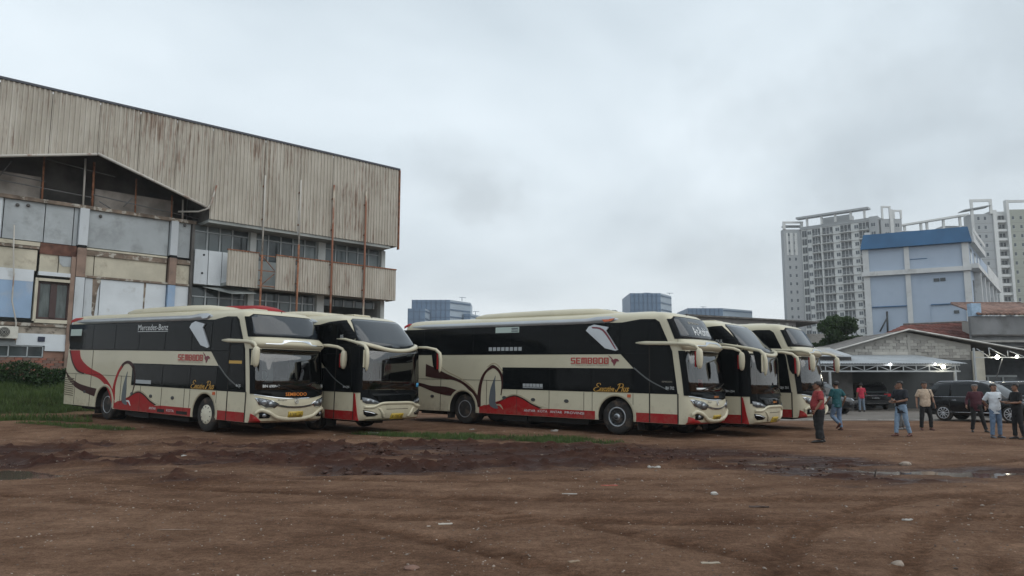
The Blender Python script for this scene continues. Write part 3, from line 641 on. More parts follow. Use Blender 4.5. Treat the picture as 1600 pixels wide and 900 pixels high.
WW = [1.25, 1.25, 1.238, 1.226, 1.19, 1.11, .96, .70]
XR = ([.40, 1.2, 2.4, 3.3, 3.5, 3.6, 3.66], [-.02, -.06, .02, .12, .22, .40, .8])
NE = 3.0
class Hull:
    def __init__(s, style): s.p = PROFILE[style]; s.style = style
    def W(s, z): return float(np.interp(z, ZW, WW))
    def xf(s, z): return float(np.interp(z, s.p['z'], s.p['xf']))
    def xs(s, z): return float(np.interp(z, s.p['z'], s.p['xs']))
    def front(s, y, z):
        a, b = s.xs(z), s.xf(z); t = min(1., abs(y) / s.W(z)); return a + (b - a) * (1 - t ** NE) ** (1 / NE)
    def fmap(s, off):
        def f(y, z):
            e = .004; P0 = Vector((s.front(y, z), y, z))
            ya, yb = max(-1.249, y - e), min(1.249, y + e)
            dy = Vector((s.front(yb, z) - s.front(ya, z), yb - ya, 0)); dz = Vector((s.front(y, z + e) - s.front(y, z - e), 0, 2 * e))
            n = dy.cross(dz).normalized(); return P0 + n * off
        return f
    def base(s, x, z):
        a, b = s.xs(z), s.xf(z); w = s.W(z)
        if x > a: w = w * (1 - min(.985, (x - a) / (b - a)) ** NE) ** (1 / NE)
        return w
    def smap(s, off, side=-1):
        def f(x, z):
            w = s.base(x, z)
            if x > 9.5 and off != 0:
                e = .006; wx = (s.base(x + e, z) - s.base(x - e, z)) / (2 * e); wz = (s.base(x, z + e) - s.base(x, z - e)) / (2 * e)
                n = Vector((-wx, 1, -wz)).normalized() * (off * (1 + (1.0 if x > s.xs(z) else 0)))
                return Vector((x + n.x, side * (w + n.y), z + n.z))
            return Vector((x, side * (w + off), z))
        return f
HULL = {k: Hull(k) for k in PROFILE}

def patch_add(mb, poly, fmap_of, off, m, cuts_u=(), cuts_v=(), back=-.004, smooth=False):
    """a piece of skin: 2-D outline cut along grid lines and laid on the hull, with closed edges down to the hull"""
    bm = bmesh.new(); vs = [bm.verts.new((u, v, 0)) for u, v in poly]
    try: bm.faces.new(vs)
    except ValueError: bm.free(); return
    u0 = min(p[0] for p in poly); u1 = max(p[0] for p in poly); v0 = min(p[1] for p in poly); v1 = max(p[1] for p in poly)
    for ax, cs, lo, hi in ((0, cuts_u, u0, u1), (1, cuts_v, v0, v1)):
        for c in cs:
            if lo + 1e-4 < c < hi - 1e-4:
                bmesh.ops.bisect_plane(bm, geom=bm.verts[:] + bm.edges[:] + bm.faces[:], plane_co=(c, 0, 0) if ax == 0 else (0, c, 0), plane_no=(1, 0, 0) if ax == 0 else (0, 1, 0))
    bmesh.ops.triangulate(bm, faces=[f for f in bm.faces if len(f.verts) > 4])
    bm.verts.index_update(); f1 = fmap_of(off); f0 = fmap_of(back)
    verts = [f1(v.co.x, v.co.y) for v in bm.verts]; faces = [[v.index for v in f.verts] for f in bm.faces]
    mb.add(verts, faces, m, smooth)
    be = [e for e in bm.edges if len(e.link_faces) == 1]
    vs2, fs2 = [], []
    for e in be:
        a, b = e.verts; k = len(vs2)
        vs2 += [f1(a.co.x, a.co.y), f1(b.co.x, b.co.y), f0(b.co.x, b.co.y), f0(a.co.x, a.co.y)]; fs2.append((k, k + 1, k + 2, k + 3))
    mb.add(vs2, fs2, m); bm.free()
YC = [-1.235, -1.22, -1.2, -1.17, -1.13, -1.08, -1.0, -.9, -.75, -.55, -.3, 0, .3, .55, .75, .9, 1.0, 1.08, 1.13, 1.17, 1.2, 1.22, 1.235]
ZC = [.46, .62, .8, 1.0, 1.14, 1.3, 1.6, 1.8, 2.1, 2.45, 2.62, 2.76, 2.95, 3.1, 3.25, 3.35, 3.42, 3.48, 3.52, 3.56]
XC = [10.0] + [10.2 + .05 * k for k in range(32)]
ZS = [1.14, 1.3, 1.8, 2.1, 2.4, 2.45, 2.62, 2.76, 2.9, 3.0, 3.1, 3.2, 3.25, 3.3, 3.35, 3.38, 3.42, 3.45, 3.48]
def fp(H, poly, off, m, name, parent, back=-.004, smooth=True):
    mb = MB(); patch_add(mb, poly, H.fmap, off, m, YC, ZC, back, smooth); return mb.build(name, parent)
def sp(H, poly, off, m, name, parent, side=-1, back=-.004):
    mb = MB(); patch_add(mb, poly, lambda o: H.smap(o, side), off, m, XC, ZS, back); return mb.build(name, parent)
def catmull(pts, n=5):
    out = []; P_ = [pts[0]] + list(pts) + [pts[-1]]
    for i in range(1, len(P_) - 2):
        for k in range(n):
            t = k / n; a, b, c, d = P_[i - 1:i + 3]
            out.append(tuple(.5 * (2 * b[j] + (c[j] - a[j]) * t + (2 * a[j] - 5 * b[j] + 4 * c[j] - d[j]) * t * t + (3 * b[j] - a[j] - 3 * c[j] + d[j]) * t ** 3) for j in (0, 1)))
    out.append(tuple(pts[-1])); return out
def ribbon(mb, A, B, fm, off, m, n=5):
    """band between two curves with the same number of control points"""
    a = catmull(A, n); b = catmull(B, n); f = fm(off); f0 = fm(0)
    va = [f(*p) for p in a]; vb = [f(*p) for p in b]; k = len(va)
    mb.add(va + vb, [(i, i + 1, k + i + 1, k + i) for i in range(k - 1)], m)
    wa = [f0(*p) for p in a]; wb = [f0(*p) for p in b]
    mb.add(va + wa, [(i, i + 1, k + i + 1, k + i) for i in range(k - 1)], m); mb.add(vb + wb, [(i, i + 1, k + i + 1, k + i) for i in range(k - 1)], m)
def letters(H, s, x, z, w, h, m, name, parent, side=True, off=.014, shear=0., bold=0., flipx=False):
    vs, fs = text_mesh2d(s, w, h, shear, bold); f = H.smap(off) if side else H.fmap(off); mb = MB()
    mb.add([f(x + a, z + b) for a, b in vs], fs, m); return mb.build(name, parent, fix=False)

BOXY = dict(S=[(0, .84, 1, 1), (0, .42, 1, .58), (0, 0, 1, .16), (0, .58, .26, .84), (.74, .16, 1, .42)], E=[(0, 0, .28, 1), (.28, .84, 1, 1), (.28, .42, .85, .58), (.28, 0, 1, .16)],
            M=[(0, 0, .24, 1), (.38, 0, .62, .84), (.76, 0, 1, 1), (.24, .84, .76, 1)], B=[(0, 0, .26, 1), (.26, .84, .9, 1), (.26, .42, .9, .56), (.26, 0, .9, .16), (.72, .56, 1, .84), (.72, .16, 1, .42)],
            O=[(0, .06, .26, .94), (.74, .06, 1, .94), (.1, .84, .9, 1), (.1, 0, .9, .16), (.42, .3, .58, .7)], D=[(0, 0, .26, 1), (.74, .08, 1, .92), (.26, .84, .9, 1), (.26, 0, .9, .16)])
def company_name(H, b):
    x = 7.68; f = H.smap(.014)
    for ch in 'SEMBODO':
        w = .20 if ch == 'M' else .165; mb = MB()
        for x0, z0, x1, z1 in BOXY[ch]: mb.add([f(x + w * x0, 2.08 + .19 * z0), f(x + w * x1, 2.08 + .19 * z0), f(x + w * x1, 2.08 + .19 * z1), f(x + w * x0, 2.08 + .19 * z1)], [(0, 1, 2, 3)], REDL)
        mb.build('letter', b, fix=True); x += w + .028
def gold_script(H, b):
    def stroke(pts, x, z, w, h, t=.020):
        c = catmull([(x + w * u + .25 * h * v, z + h * v) for u, v in pts], 5); A, B = [], []
        for i, p in enumerate(c):
            q0, q1 = c[max(0, i - 1)], c[min(len(c) - 1, i + 1)]; dx, dz = q1[0] - q0[0], q1[1] - q0[1]; l = math.hypot(dx, dz) or 1; tt = t * (.35 + .65 * abs(dz / l)); A.append((p[0] - dz / l * tt / 2, p[1] + dx / l * tt / 2)); B.append((p[0] + dz / l * tt / 2, p[1] - dx / l * tt / 2))
        return A, B
    f = H.smap(.018)
    caps = (([(.85, .80), (.70, 1.0), (.40, .95), (.32, .74), (.62, .56), (.22, .44), (.05, .2), (.30, 0), (.75, .12), (.98, .35)], 8.50, .26), ([(.0, .25), (.12, .0), (.30, .3), (.45, .95), (.15, .8), (.4, 1.0), (.85, .95), (.9, .65), (.45, .45)], 9.27, .24))
    for pts, x, w in caps:
        A, B = stroke(pts, x, 1.255, w, .24, .028); mb = MB(); k = len(A); mb.add([f(*p) for p in A] + [f(*p) for p in B], [(i, i + 1, k + i + 1, k + i) for i in range(k - 1)], GOLD); mb.build('script_letter', b, fix=False)
    letters(H, 'xecutive', 8.70, 1.262, .54, .145, GOLD, 'gold_script', b, off=.018, shear=.4, bold=.014); letters(H, 'lus', 9.47, 1.262, .27, .18, GOLD, 'gold_script', b, off=.018, shear=.4, bold=.014)
    mb = MB(); ribbon(mb, [(8.56, 1.245), (9.0, 1.252), (9.7, 1.250)], [(8.56, 1.240), (9.0, 1.243), (9.7, 1.244)], H.smap, .018, GOLD); mb.build('script_flourish', b)
XWF, XWR = 9.28, 3.22
BODY = {}
def body_mesh(style):
    if style in BODY: return BODY[style]
    H = HULL[style]; rings = []
    zs = sorted(set(H.p['z'] + ZW + [.9, 1.5, 2.1, 2.9, 3.25, 3.42, 3.52, 3.59, 3.64]))
    for z in zs:
        w = H.W(z); a, b = H.xs(z), H.xf(z); ring = []
        for k in range(33):
            t = -math.pi / 2 + math.pi * k / 32; c, s_ = math.cos(t), math.sin(t)
            ring.append((a + (b - a) * abs(c) ** (2 / NE), w * math.copysign(abs(s_) ** (2 / NE), s_), z))
        xr = float(np.interp(z, *XR)); d = .28
        for k in range(13):
            t = math.pi / 2 - math.pi * k / 12; c, s_ = math.cos(t), math.sin(t)
            ring.append((xr + d - d * abs(c) ** (2 / 3), w * math.copysign(abs(s_) ** (2 / 3), s_), z))
        rings.append(ring)
    mb = MB(); mb.loft(rings, CREAM, True, True)
    o = mb.build('body_source'); cut = MB()
    for xw in (XWF, XWR):
        for sg in (-1, 1): cut.lathe([(0, .72), (.60, .72), (.60, 1.5), (0, 1.5)], UNDER, (xw, 0, .52), 'y', 32, False) if sg > 0 else cut.lathe([(0, -1.5), (.60, -1.5), (.60, -.72), (0, -.72)], UNDER, (xw, 0, .52), 'y', 32, False)
    z0 = 1.34; cut.bb(10.3, 12.3, -1.06, 1.06, z0, 2.42, CABIN)
    c = cut.build('cutter'); md = o.modifiers.new('cut', 'BOOLEAN'); md.object = c; md.operation = 'DIFFERENCE'; md.solver = 'EXACT'; md.material_mode = 'TRANSFER'
    me = evaluated(o, 'bus_body_' + style, (c,)); bpy.data.objects.remove(c)
    me.shade_smooth() if hasattr(me, 'shade_smooth') else None
    try: me.set_sharp_from_angle(angle=R(35))
    except Exception: pass
    BODY[style] = me; return me

WHEEL = {}
def wheel(parent, x, y, front, cap):
    """tyre with rim as a sub-part"""
    side = -1 if y < 0 else 1; key = (front, cap, side)
    if key not in WHEEL:
        t = MB(); w = .29 if front else .58
        prof = [(.29, 0), (.33, -.005), (.46, 0), (.50, .03), (.512, .07), (.512, w - .07), (.50, w - .03), (.46, w), (.30, w), (.29, w - .03), (.285, .03)]
        t.lathe([(r, -side * h) for r, h in prof], RUBBER, (0, 0, 0), 'y', 32); r = MB(); q = side
        if front and cap:
            r.lathe([(0, .035 * q), (.05, .035 * q), (.10, .022 * q), (.20, .026 * q), (.27, .012 * q), (.295, -.01 * q), (.295, -.05 * q), (0, -.05 * q)], mat('hubcap_cream', (.60, .57, .46), .4), (0, 0, 0), 'y', 28)
            for k in range(10):
                a = 2 * math.pi * k / 10; r.box((.225 * math.cos(a), .022 * q, .225 * math.sin(a)), (.05, .012, .02), RIMD, ry=-a)
        elif front:
            r.lathe([(.0, .06 * q), (.085, .06 * q), (.10, .0), (.17, -.02 * q), (.20, .0), (.255, .0), (.275, .012 * q), (.295, .008 * q), (.30, -.06 * q), (0, -.07 * q)], RIM, (0, 0, 0), 'y', 28)
            for k in range(10):
                a = 2 * math.pi * k / 10; r.cyl((.19 * math.cos(a), 0, .19 * math.sin(a)), (.19 * math.cos(a), .035 * q, .19 * math.sin(a)), .017, RIMD, 6)
            r.lathe([(.0, .062 * q), (.07, .062 * q), (.06, .09 * q), (0, .09 * q)], RIMD, (0, 0, 0), 'y', 16)
        else:
            r.lathe([(.30, -.01 * q), (.295, .006 * q), (.275, .010 * q), (.255, -.02 * q), (.245, -.10 * q)], RIM, (0, 0, 0), 'y', 28); r.lathe([(.244, -.13 * q), (.12, -.14 * q), (0, -.14 * q)], RIMD, (0, 0, 0), 'y', 24); r.lathe([(.10, -.14 * q), (.085, -.04 * q), (0, -.03 * q)], RIM, (0, 0, 0), 'y', 16)  # recess disc coloured dark to stand in for shade inside the deep rim
            for k in range(8):
                a = 2 * math.pi * k / 8; r.cyl((.165 * math.cos(a), -.16 * q, .165 * math.sin(a)), (.165 * math.cos(a), -.12 * q, .165 * math.sin(a)), .02, RIMD, 6)
        WHEEL[key] = (t.mesh('tyre'), r.mesh('rim'))
    o = link('wheel', WHEEL[key][0], parent); o.location = (x, y, .51); o.rotation_euler = (0, random.random() * 6, 0)
    link('rim', WHEEL[key][1], o); return o
def arch(x, z=.52, r=.66, zb=.40, n=14, rev=False):
    a0 = math.asin((zb - z) / r); ps = [(x + r * math.cos(math.pi - a0 + (2 * a0 - math.pi) * k / n), z + r * math.sin(math.pi - a0 + (2 * a0 - math.pi) * k / n)) for k in range(n + 1)]
    return ps[::-1] if rev else ps

def make_bus(idx, style, livery, label, texts):
    (ox, oy, oz), yaw, pit = BUSES[idx]; H = HULL[style]
    b = empty('coach_bus', (ox, oy, oz), 0, label, 'bus', 'coaches parked side by side in the yard'); b.rotation_euler = (0, -R(pit), R(yaw))
    body = link('body', body_mesh(style), b)
    und = MB(); und.bb(.3, 11.2, -.98, .98, .33, .46, UNDER); und.bb(4.3, 8.2, -1.05, 1.05, .22, .40, UNDER); und.bb(.9, 2.3, -.9, .9, .26, .40, UNDER)
    und.cyl((XWF, -1.0, .5), (XWF, 1.0, .5), .09, UNDER); und.cyl((XWR, -1.0, .5), (XWR, 1.0, .5), .12, UNDER); und.bb(4.9, 5.9, -1.12, -.6, .20, .36, UNDER); und.build('underbody', b)
    for x, dy in ((XWF + .70, 0), (XWR - .75, 0)):
        for sg in (-1, 1):
            mb = MB(); mb.bb(x - .01, x + .01, sg * .80, sg * 1.18, .16, .46, RUBBER); mb.build('mudflap', b)
    for sg in (-1, 1):
        wheel(b, XWF, sg * 1.17, True, livery == 1); wheel(b, XWR, sg * 1.13, False, False)
        # ---- side skin
        fm = lambda o, sg=sg: H.smap(o, sg)
        if style == 'A':
            front_up = [(9.5, 3.32), (10.1, 3.40), (10.58, 3.39), (10.72, 3.30), (10.98, 2.75), (11.12, 2.45), (11.28, 1.23)]
        else:
            front_up = [(9.5, 3.32), (9.95, 3.40)] + [(H.xs(z) + .60 * (H.xf(z) - H.xs(z)), z) for z in (3.44, 3.3, 3.1, 2.9, 2.76, 2.6, 2.4, 2.0, 1.6, 1.23)]
        band = [(.12, 3.30)] + front_up + [(4.95, 1.23), (4.95, 1.95), (9.88, 1.95), (9.45, 2.37), (.40, 2.37), (.2, 2.75)]
        if style == 'A':
            for zz_ in ([1.20, 1.5, 1.8, 2.1, 2.35, 2.46], [2.80, 2.95, 3.1, 3.25, 3.38]):
                k0, k1 = (.30, .60) if zz_[0] < 2 else (.36, .66)
                sp(H, [(H.xs(z) + k0 * (H.xf(z) - H.xs(z)), z) for z in zz_] + [(H.xs(z) + k1 * (H.xf(z) - H.xs(z)), z) for z in zz_[::-1]], .007, BBAND, 'windscreen_surround', b, sg)
        gb = sp(H, band, .006, BBAND, 'window_band', b, sg)
        xs_ = [.3, 1.28, 2.06, 3.66, 5.26, 6.86, 8.38, 9.42]
        for i in range(len(xs_) - 1): sp(H, [(xs_[i] + .014, 2.40), (xs_[i + 1] - .014, 2.40), (xs_[i + 1] - .014, 3.27), (xs_[i] + .014, 3.27)], .012, BGLASS, 'side_window', b, sg, .004)
        lx = [4.98, 6.86, 8.44, 9.84]
        for i in range(3): sp(H, [(lx[i] + .014, 1.26), (lx[i + 1] - .014, 1.26), (lx[i + 1] - .014, 1.92), (lx[i] + .014, 1.92)], .012, BGLASS, 'lower_window', b, sg, .004)
        q = [(9.46, 2.41), (10.36, 2.41), (10.36, 3.36), (9.9, 3.34), (9.46, 3.29)] if style == 'A' else [(9.46, 2.41), (10.36, 2.41), (10.36, 3.27), (10.2, 3.32), (9.46, 3.29)]
        sp(H, q, .012, BGLASS, 'quarter_window', b, sg, .004)
        q = [(10.44, 2.70), (10.90, 2.70), (10.66, 3.28), (10.56, 3.36), (10.44, 3.37)] if style == 'A' else [(10.44, 2.70), (10.96, 2.70), (10.58, 3.06), (10.44, 3.2)]
        sp(H, q, .012, BGLASS, 'quarter_window', b, sg, .004)
        sp(H, [(9.9, 1.93), (10.36, 1.62), (10.36, 2.38), (9.5, 2.38)], .012, BGLASS, 'quarter_window', b, sg, .004)
        sp(H, [(10.44, 1.30), (11.20, 1.30), (11.06, 2.42), (10.98, 2.56), (10.44, 2.56)], .012, BGLASS, 'driver_window', b, sg, .004)
        mb = MB(); ribbon(mb, [(9.88, 1.955), (10.38, 1.60), (11.0, 1.33)], [(9.90, 1.985), (10.40, 1.63), (11.0, 1.355)], fm, .016, mat('bus_window_strip', (.10, .11, .11), .3)); mb.build('window_strip', b)
        # silver roof rail with tapering ends
        r_ = MB(); prof = [(0, 3.28), (.035, 3.31), (.055, 3.38), (.045, 3.45), (0, 3.475)]; rings = []
        for x, k in ((.42, .05), (.7, .6), (1.4, 1), (6, 1), (8.2, 1), (8.6, 1.15), (9.05, 1.15), (9.42, .1)):
            zc = 3.385 + (.03 if x > 8.5 else 0); rings.append([(x, sg * (H.W(3.4) - .03 + (o + .02) * k), zc + (z - 3.38) * k) for o, z in prof] + [(x, sg * (H.W(3.4) - .08), zc)])
        r_.loft(rings, SILVER, True, True); rail = r_.build('roof_rail', b)
        if style == 'A': sp(H, [(8.78, 3.43), (9.24, 3.45), (9.14, 3.37), (8.9, 3.35)], .062, AMBER if livery == 3 else SILVER, 'rail_reflector', rail, sg, .03)
        sp(H, [(.2, 3.36), (.95 if livery == 1 else .5, 3.49), (.95 if livery == 1 else .5, 3.54), (.35, 3.54), (.18, 3.44)], .012, REDP, 'red_corner', b, sg)
        # fin ornament
        mb = MB(); patch_add(mb, [(8.24, 3.10), (8.34, 3.22), (8.53, 3.28), (9.05, 3.19), (8.96, 3.08), (9.38, 2.50), (9.30, 2.47), (8.93, 2.55)], fm, .05, SILVER, (), ZS); fin = mb.build('fin_ornament', b)
        if livery != 1:
            mb = MB(); ribbon(mb, [(8.44, 3.21), (8.88, 3.12), (9.32, 2.53)], [(8.48, 3.16), (8.84, 3.07), (9.28, 2.52)], fm, .054, MAROON, 4); mb.build('fin_stripe', fin)
        # ---- paint
        skirt = []
        skirt.append([(6.4, .405)] + [(8.56, .405), (8.56, .655), (6.9, .655)] + [(6.5, .63)])
        a_ = arch(XWF, r=.70, zb=.405); sp(H, [(9.955, .405), (11.28, .405), (11.28, .67), (9.96, .67)], .006, REDP, 'red_skirt', b, sg); sp(H, skirt[0], .006, REDP, 'red_skirt', b, sg)
        top_ = catmull([(3.97, .60), (4.22, .68), (4.49, .64), (4.73, .72), (5.04, .90), (5.38, 1.0), (5.58, 1.0), (5.88, .90), (6.18, .76), (6.5, .655)], 4)
        sp(H, [(3.97, .405), (6.5, .405)] + top_[::-1], .0065, REDP, 'red_wave', b, sg)
        mb = MB(); ribbon(mb, [(4.73, .74), (5.04, .92), (5.38, 1.03), (5.6, 1.03), (5.9, .93), (6.2, .79), (6.6, .665)], [(4.70, .70), (5.04, .89), (5.38, .99), (5.58, .99), (5.88, .89), (6.18, .75), (6.5, .645)], fm, .010, BROWN); mb.build('wave_outline', b)
        mb = MB(); ribbon(mb, [(4.9, .88), (5.2, 1.02), (5.45, 1.075), (5.7, 1.05), (6.0, .93), (6.4, .76), (6.8, .68)], [(4.9, .865), (5.2, 1.0), (5.45, 1.055), (5.7, 1.03), (6.0, .91), (6.4, .745), (6.8, .67)], fm, .010, TAN); mb.build('wave_line', b)
        mb = MB(); ribbon(mb, [(4.70, .72), (4.9, .72), (5.02, .56)], [(4.75, .68), (4.86, .67), (5.0, .56)], fm, .012, TAN if livery != 1 else WHITEL); mb.build('wave_crest', b)
        mb = MB()
        if livery == 1:
            ribbon(mb, [(.42, 2.35), (.67, 1.95), (1.1, 1.64), (1.64, 1.54), (2.56, 1.42), (3.07, 1.25), (3.45, .98), (3.66, .72), (3.86, .43)], [(1.13, 2.35), (1.28, 2.06), (1.74, 1.83), (2.21, 1.69), (2.93, 1.52), (3.45, 1.26), (3.77, .99), (3.90, .75), (4.0, .43)], fm, .008, REDP)
            mb.build('red_swoosh', b); mb = MB(); ribbon(mb, [(.34, 2.35), (.6, 1.93), (1.05, 1.60), (1.6, 1.51)], [(.43, 2.35), (.68, 1.95), (1.11, 1.65), (1.64, 1.55)], fm, .010, BROWN); mb.build('swoosh_outline', b)
            mb = MB(); ribbon(mb, [(.12, 1.65), (.51, 1.41), (1.19, 1.19), (1.92, 1.09), (2.62, 1.03)], [(.13, 1.62), (.43, 1.31), (1.01, 1.04), (1.76, .87), (2.5, .76)], fm, .008, BROWN); mb.build('brown_swoosh', b)
            mb = MB(); ribbon(mb, [(3.72, .8), (3.78, 1.2), (3.98, 1.62), (4.28, 1.93)], [(3.95, .7), (3.92, 1.2), (4.1, 1.6), (4.36, 1.85)], fm, .011, REDP); mb.build('oval_ring', b)
            mb = MB(); ribbon(mb, [(4.22, 1.88), (4.40, 1.98), (4.66, 2.03), (4.95, 1.94), (5.15, 1.71), (5.22, 1.36), (5.08, .95)], [(4.30, 1.80), (4.42, 1.9), (4.64, 1.93), (4.86, 1.85), (5.06, 1.66), (5.15, 1.36), (5.05, .97)], fm, .012, BROWN); mb.build('oval_crown', b)
        else:
            ribbon(mb, [(1.4, 2.05), (1.97, 1.87), (2.39, 1.72), (3.07, 1.5), (3.54, 1.27), (3.88, .98), (4.0, .6)], [(1.4, 1.6), (1.91, 1.54), (2.4, 1.52), (2.94, 1.45), (3.38, 1.24), (3.74, .89), (3.9, .6)], fm, .008, BROWN)
            mb.build('brown_swoosh', b); mb = MB(); ribbon(mb, [(.5, 1.42), (1.21, 1.35), (1.71, 1.27), (2.41, 1.25), (2.95, 1.14)], [(.5, 1.38), (1.22, 1.22), (1.93, 1.03), (2.62, .94), (2.95, 1.0)], fm, .008, BROWN); mb.build('brown_swoosh', b)
            mb = MB(); ribbon(mb, [(2.13, 1.98), (2.5, 1.78), (3.1, 1.56), (3.6, 1.30), (3.9, 1.0)], [(2.13, 1.95), (2.5, 1.75), (3.1, 1.53), (3.58, 1.27), (3.87, 1.0)], fm, .010, TAN); mb.build('swoosh_line', b)
            mb = MB(); ribbon(mb, [(3.86, .62), (3.92, 1.28), (4.1, 1.71), (4.41, 1.98), (4.59, 2.02), (4.84, 1.86), (4.97, 1.63), (4.97, 1.3), (4.92, 1.02)], [(4.03, .62), (4.05, 1.28), (4.22, 1.72), (4.47, 1.89), (4.62, 1.90), (4.82, 1.74), (4.91, 1.5), (4.92, 1.25), (4.89, 1.03)], fm, .011, BROWN); mb.build('oval_ring', b)
            mb = MB(); ribbon(mb, [(4.3, 1.97), (4.55, 2.10), (4.80, 2.0), (4.98, 1.8)], [(4.3, 1.95), (4.55, 2.07), (4.79, 1.975), (4.96, 1.79)], fm, .010, TAN); mb.build('oval_line', b)
        sp(H, catmull([(4.66, 1.67), (4.54, 1.43), (4.44, 1.15), (4.41, .72), (4.63, .58), (4.80, .60), (4.68, .77), (4.67, 1.1), (4.64, 1.39), (4.66, 1.67)], 3)[:-1], .013, FINM, 'grey_fin', b, sg)
        # ---- panel gaps, flap handles, arches
        for x, z0, z1, w_ in ((2.16, .42, 2.36, .014), (1.0, .42, 1.5, .01), (4.28, .55, 1.52, .012), (5.57, .42, 1.22, .01), (6.86, .42, 1.22, .01), (8.16, .42, 1.22, .01), (8.46, .66, 1.22, .008), (9.86, .68, 1.22, .008), (10.40, .41, 2.6, .03), (11.285, .41, 1.25, .034)):
            sp(H, [(x - w_ / 2, z0), (x + w_ / 2, z0), (x + w_ / 2, z1), (x - w_ / 2, z1)], .0085 if x < 10.39 else .0125, SEAM, 'panel_gap', b, sg)
        sp(H, [(.25, 1.505), (4.9, 1.505), (4.9, 1.517), (.25, 1.517)], .0082, SEAM, 'panel_gap', b, sg)
        for x, z in ((1.76, .9), (5.05, .95), (6.23, .92), (7.52, .92)):
            sp(H, [(x + .085 * math.cos(k * .628), z + .055 * math.sin(k * .628)) for k in range(10)], .016, RIMD, 'flap_handle', b, sg)
        if livery == 1:
            for k in range(9): sp(H, [(.16, .74 + k * .075), (.9, .71 + k * .075), (.9, .745 + k * .075), (.16, .775 + k * .075)], .010, mat('vent_slot', (.15, .13, .09), .7), 'vent_slat', b, sg)
        for xw, m_ in ((XWF, CREAM), (XWR, CREAM if livery != 1 else CREAM)):
            mb = MB(); A_ = [(p[0], p[1]) for p in arch(xw, r=.605, zb=.44, n=18)]; B_ = [(p[0], p[1]) for p in arch(xw, r=.69, zb=.44, n=18)]
            f1, f2, f0 = H.smap(.028, sg), H.smap(.012, sg), H.smap(-.05, sg); k = len(A_)
            mb.add([f1(*p) for p in A_] + [f2(*p) for p in B_], [(i, i + 1, k + i + 1, k + i) for i in range(k - 1)], m_, True); mb.add([f1(*p) for p in A_] + [f0(*p) for p in A_], [(i, i + 1, k + i + 1, k + i) for i in range(k - 1)], m_, True); mb.build('wheel_arch_trim', b)
        sp(H, [(9.68, 1.10), (9.78, 1.10), (9.78, 1.19), (9.68, 1.19)], .03, AMBER, 'side_marker', b, sg)
    # ---- lettering on the visible (right-hand) side
    company_name(H, b)
    letters(H, 'PT. SEMBODO RUKUN TRANSPORT', 7.70, 2.015, 1.36, .05, GREYL, 'company_small_lettering', b)
    bird = [(9.02, 2.34), (9.12, 2.28), (9.20, 2.20), (9.26, 2.24), (9.34, 2.23), (9.40, 2.17), (9.36, 2.15), (9.31, 2.16), (9.28, 2.10), (9.22, 2.02), (9.19, 2.10), (9.13, 2.16), (9.14, 2.22)]
    sp(H, bird, .013, MAROON, 'bird_emblem', b)
    gold_script(H, b)
    for s, x, z, w_, h_, m_ in texts.get('side', []): letters(H, s, x, z, w_, h_, m_, 'side_lettering', b, off=.019)
    for x, z, w_, h_, m_ in texts.get('stickers', []): sp(H, [(x, z), (x + w_, z), (x + w_, z + h_), (x, z + h_)], .0175, m_, 'sticker', b, back=.012)
    # ---- roof
    mb = MB(); rings = []
    for x, w_, h_ in ((3.05, .5, .02), (3.25, .72, .10), (3.7, .84, .15), (5, .88, .18), (7.4, .88, .19), (8.3, .84, .17), (8.75, .72, .10), (9.0, .5, .01)):
        rings.append([(x, -w_, 3.60), (x, -w_ * .96, 3.66 + h_ * .55), (x, -w_ * .8, 3.66 + h_), (x, w_ * .8, 3.66 + h_), (x, w_ * .96, 3.66 + h_ * .55), (x, w_, 3.60)])
    mb.loft(rings, CREAM, True, True); pod = mb.build('air_conditioning_pod', b)
    mb = MB(); mb.bb(5.7, 7.3, -.5, .5, 3.80, 3.865, RIMD); mb.build('roof_grille', pod, .02)
    if texts.get('red_roof'):
        mb = MB(); rings = [[(x, .1, 3.62), (x, .15, 3.66 + h_), (x, .6, 3.70 + h_), (x, .85, 3.64 + h_ * .8), (x, .95, 3.56)] for x, h_ in ((5.2, .05), (6.5, .14), (8.0, .22), (9.2, .20), (9.9, .10), (10.2, .0))]
        mb.loft(rings, REDP, True, True); mb.build('red_roof_fairing', b)
    hatch = MB(); hatch.bb(9.5, 10.1, -.35, .35, 3.63, 3.70, CREAM); hatch.build('roof_hatch', b, .02)
    # ---- front
    if style == 'A':
        fp(H, [(-1.10, 2.79), (1.10, 2.79), (1.18, 2.86), (1.135, 3.38), (1.0, 3.465), (-1.0, 3.465), (-1.135, 3.38), (-1.18, 2.86)], .010, BBAND, 'upper_windscreen_frame', b)
        fp(H, [(-1.09, 2.82), (1.09, 2.82), (1.13, 2.88), (1.08, 3.37), (.98, 3.43), (-.98, 3.43), (-1.08, 3.37), (-1.13, 2.88)], .018, UGLASS, 'upper_windscreen', b, .008)
        # black surround and see-through lower windscreen
        for poly in ([(-1.205, 1.20), (-1.03, 1.20), (-1.03, 2.45), (-1.14, 2.45), (-1.20, 2.2)], [(1.205, 1.20), (1.03, 1.20), (1.03, 2.45), (1.14, 2.45), (1.20, 2.2)], [(-1.03, 1.16), (1.03, 1.16), (1.03, 1.36), (-1.03, 1.36)], [(-1.03, 2.39), (1.03, 2.39), (1.03, 2.47), (-1.03, 2.47)]): fp(H, poly, .008, BBAND, 'windscreen_surround', b)
        ws = fp(H, [(-1.17, 1.32), (1.17, 1.32), (1.17, 2.2), (1.11, 2.44), (-1.11, 2.44), (-1.17, 2.2)], .018, WSGLASS, 'windscreen', b, .017)
        fp(H, catmull([(-1.19, 1.19), (-.6, 1.10), (0, 1.075), (.6, 1.10), (1.19, 1.19)], 5) + [(1.19, 1.30), (-1.19, 1.30)], .012, BBAND, 'windscreen_sill', b)
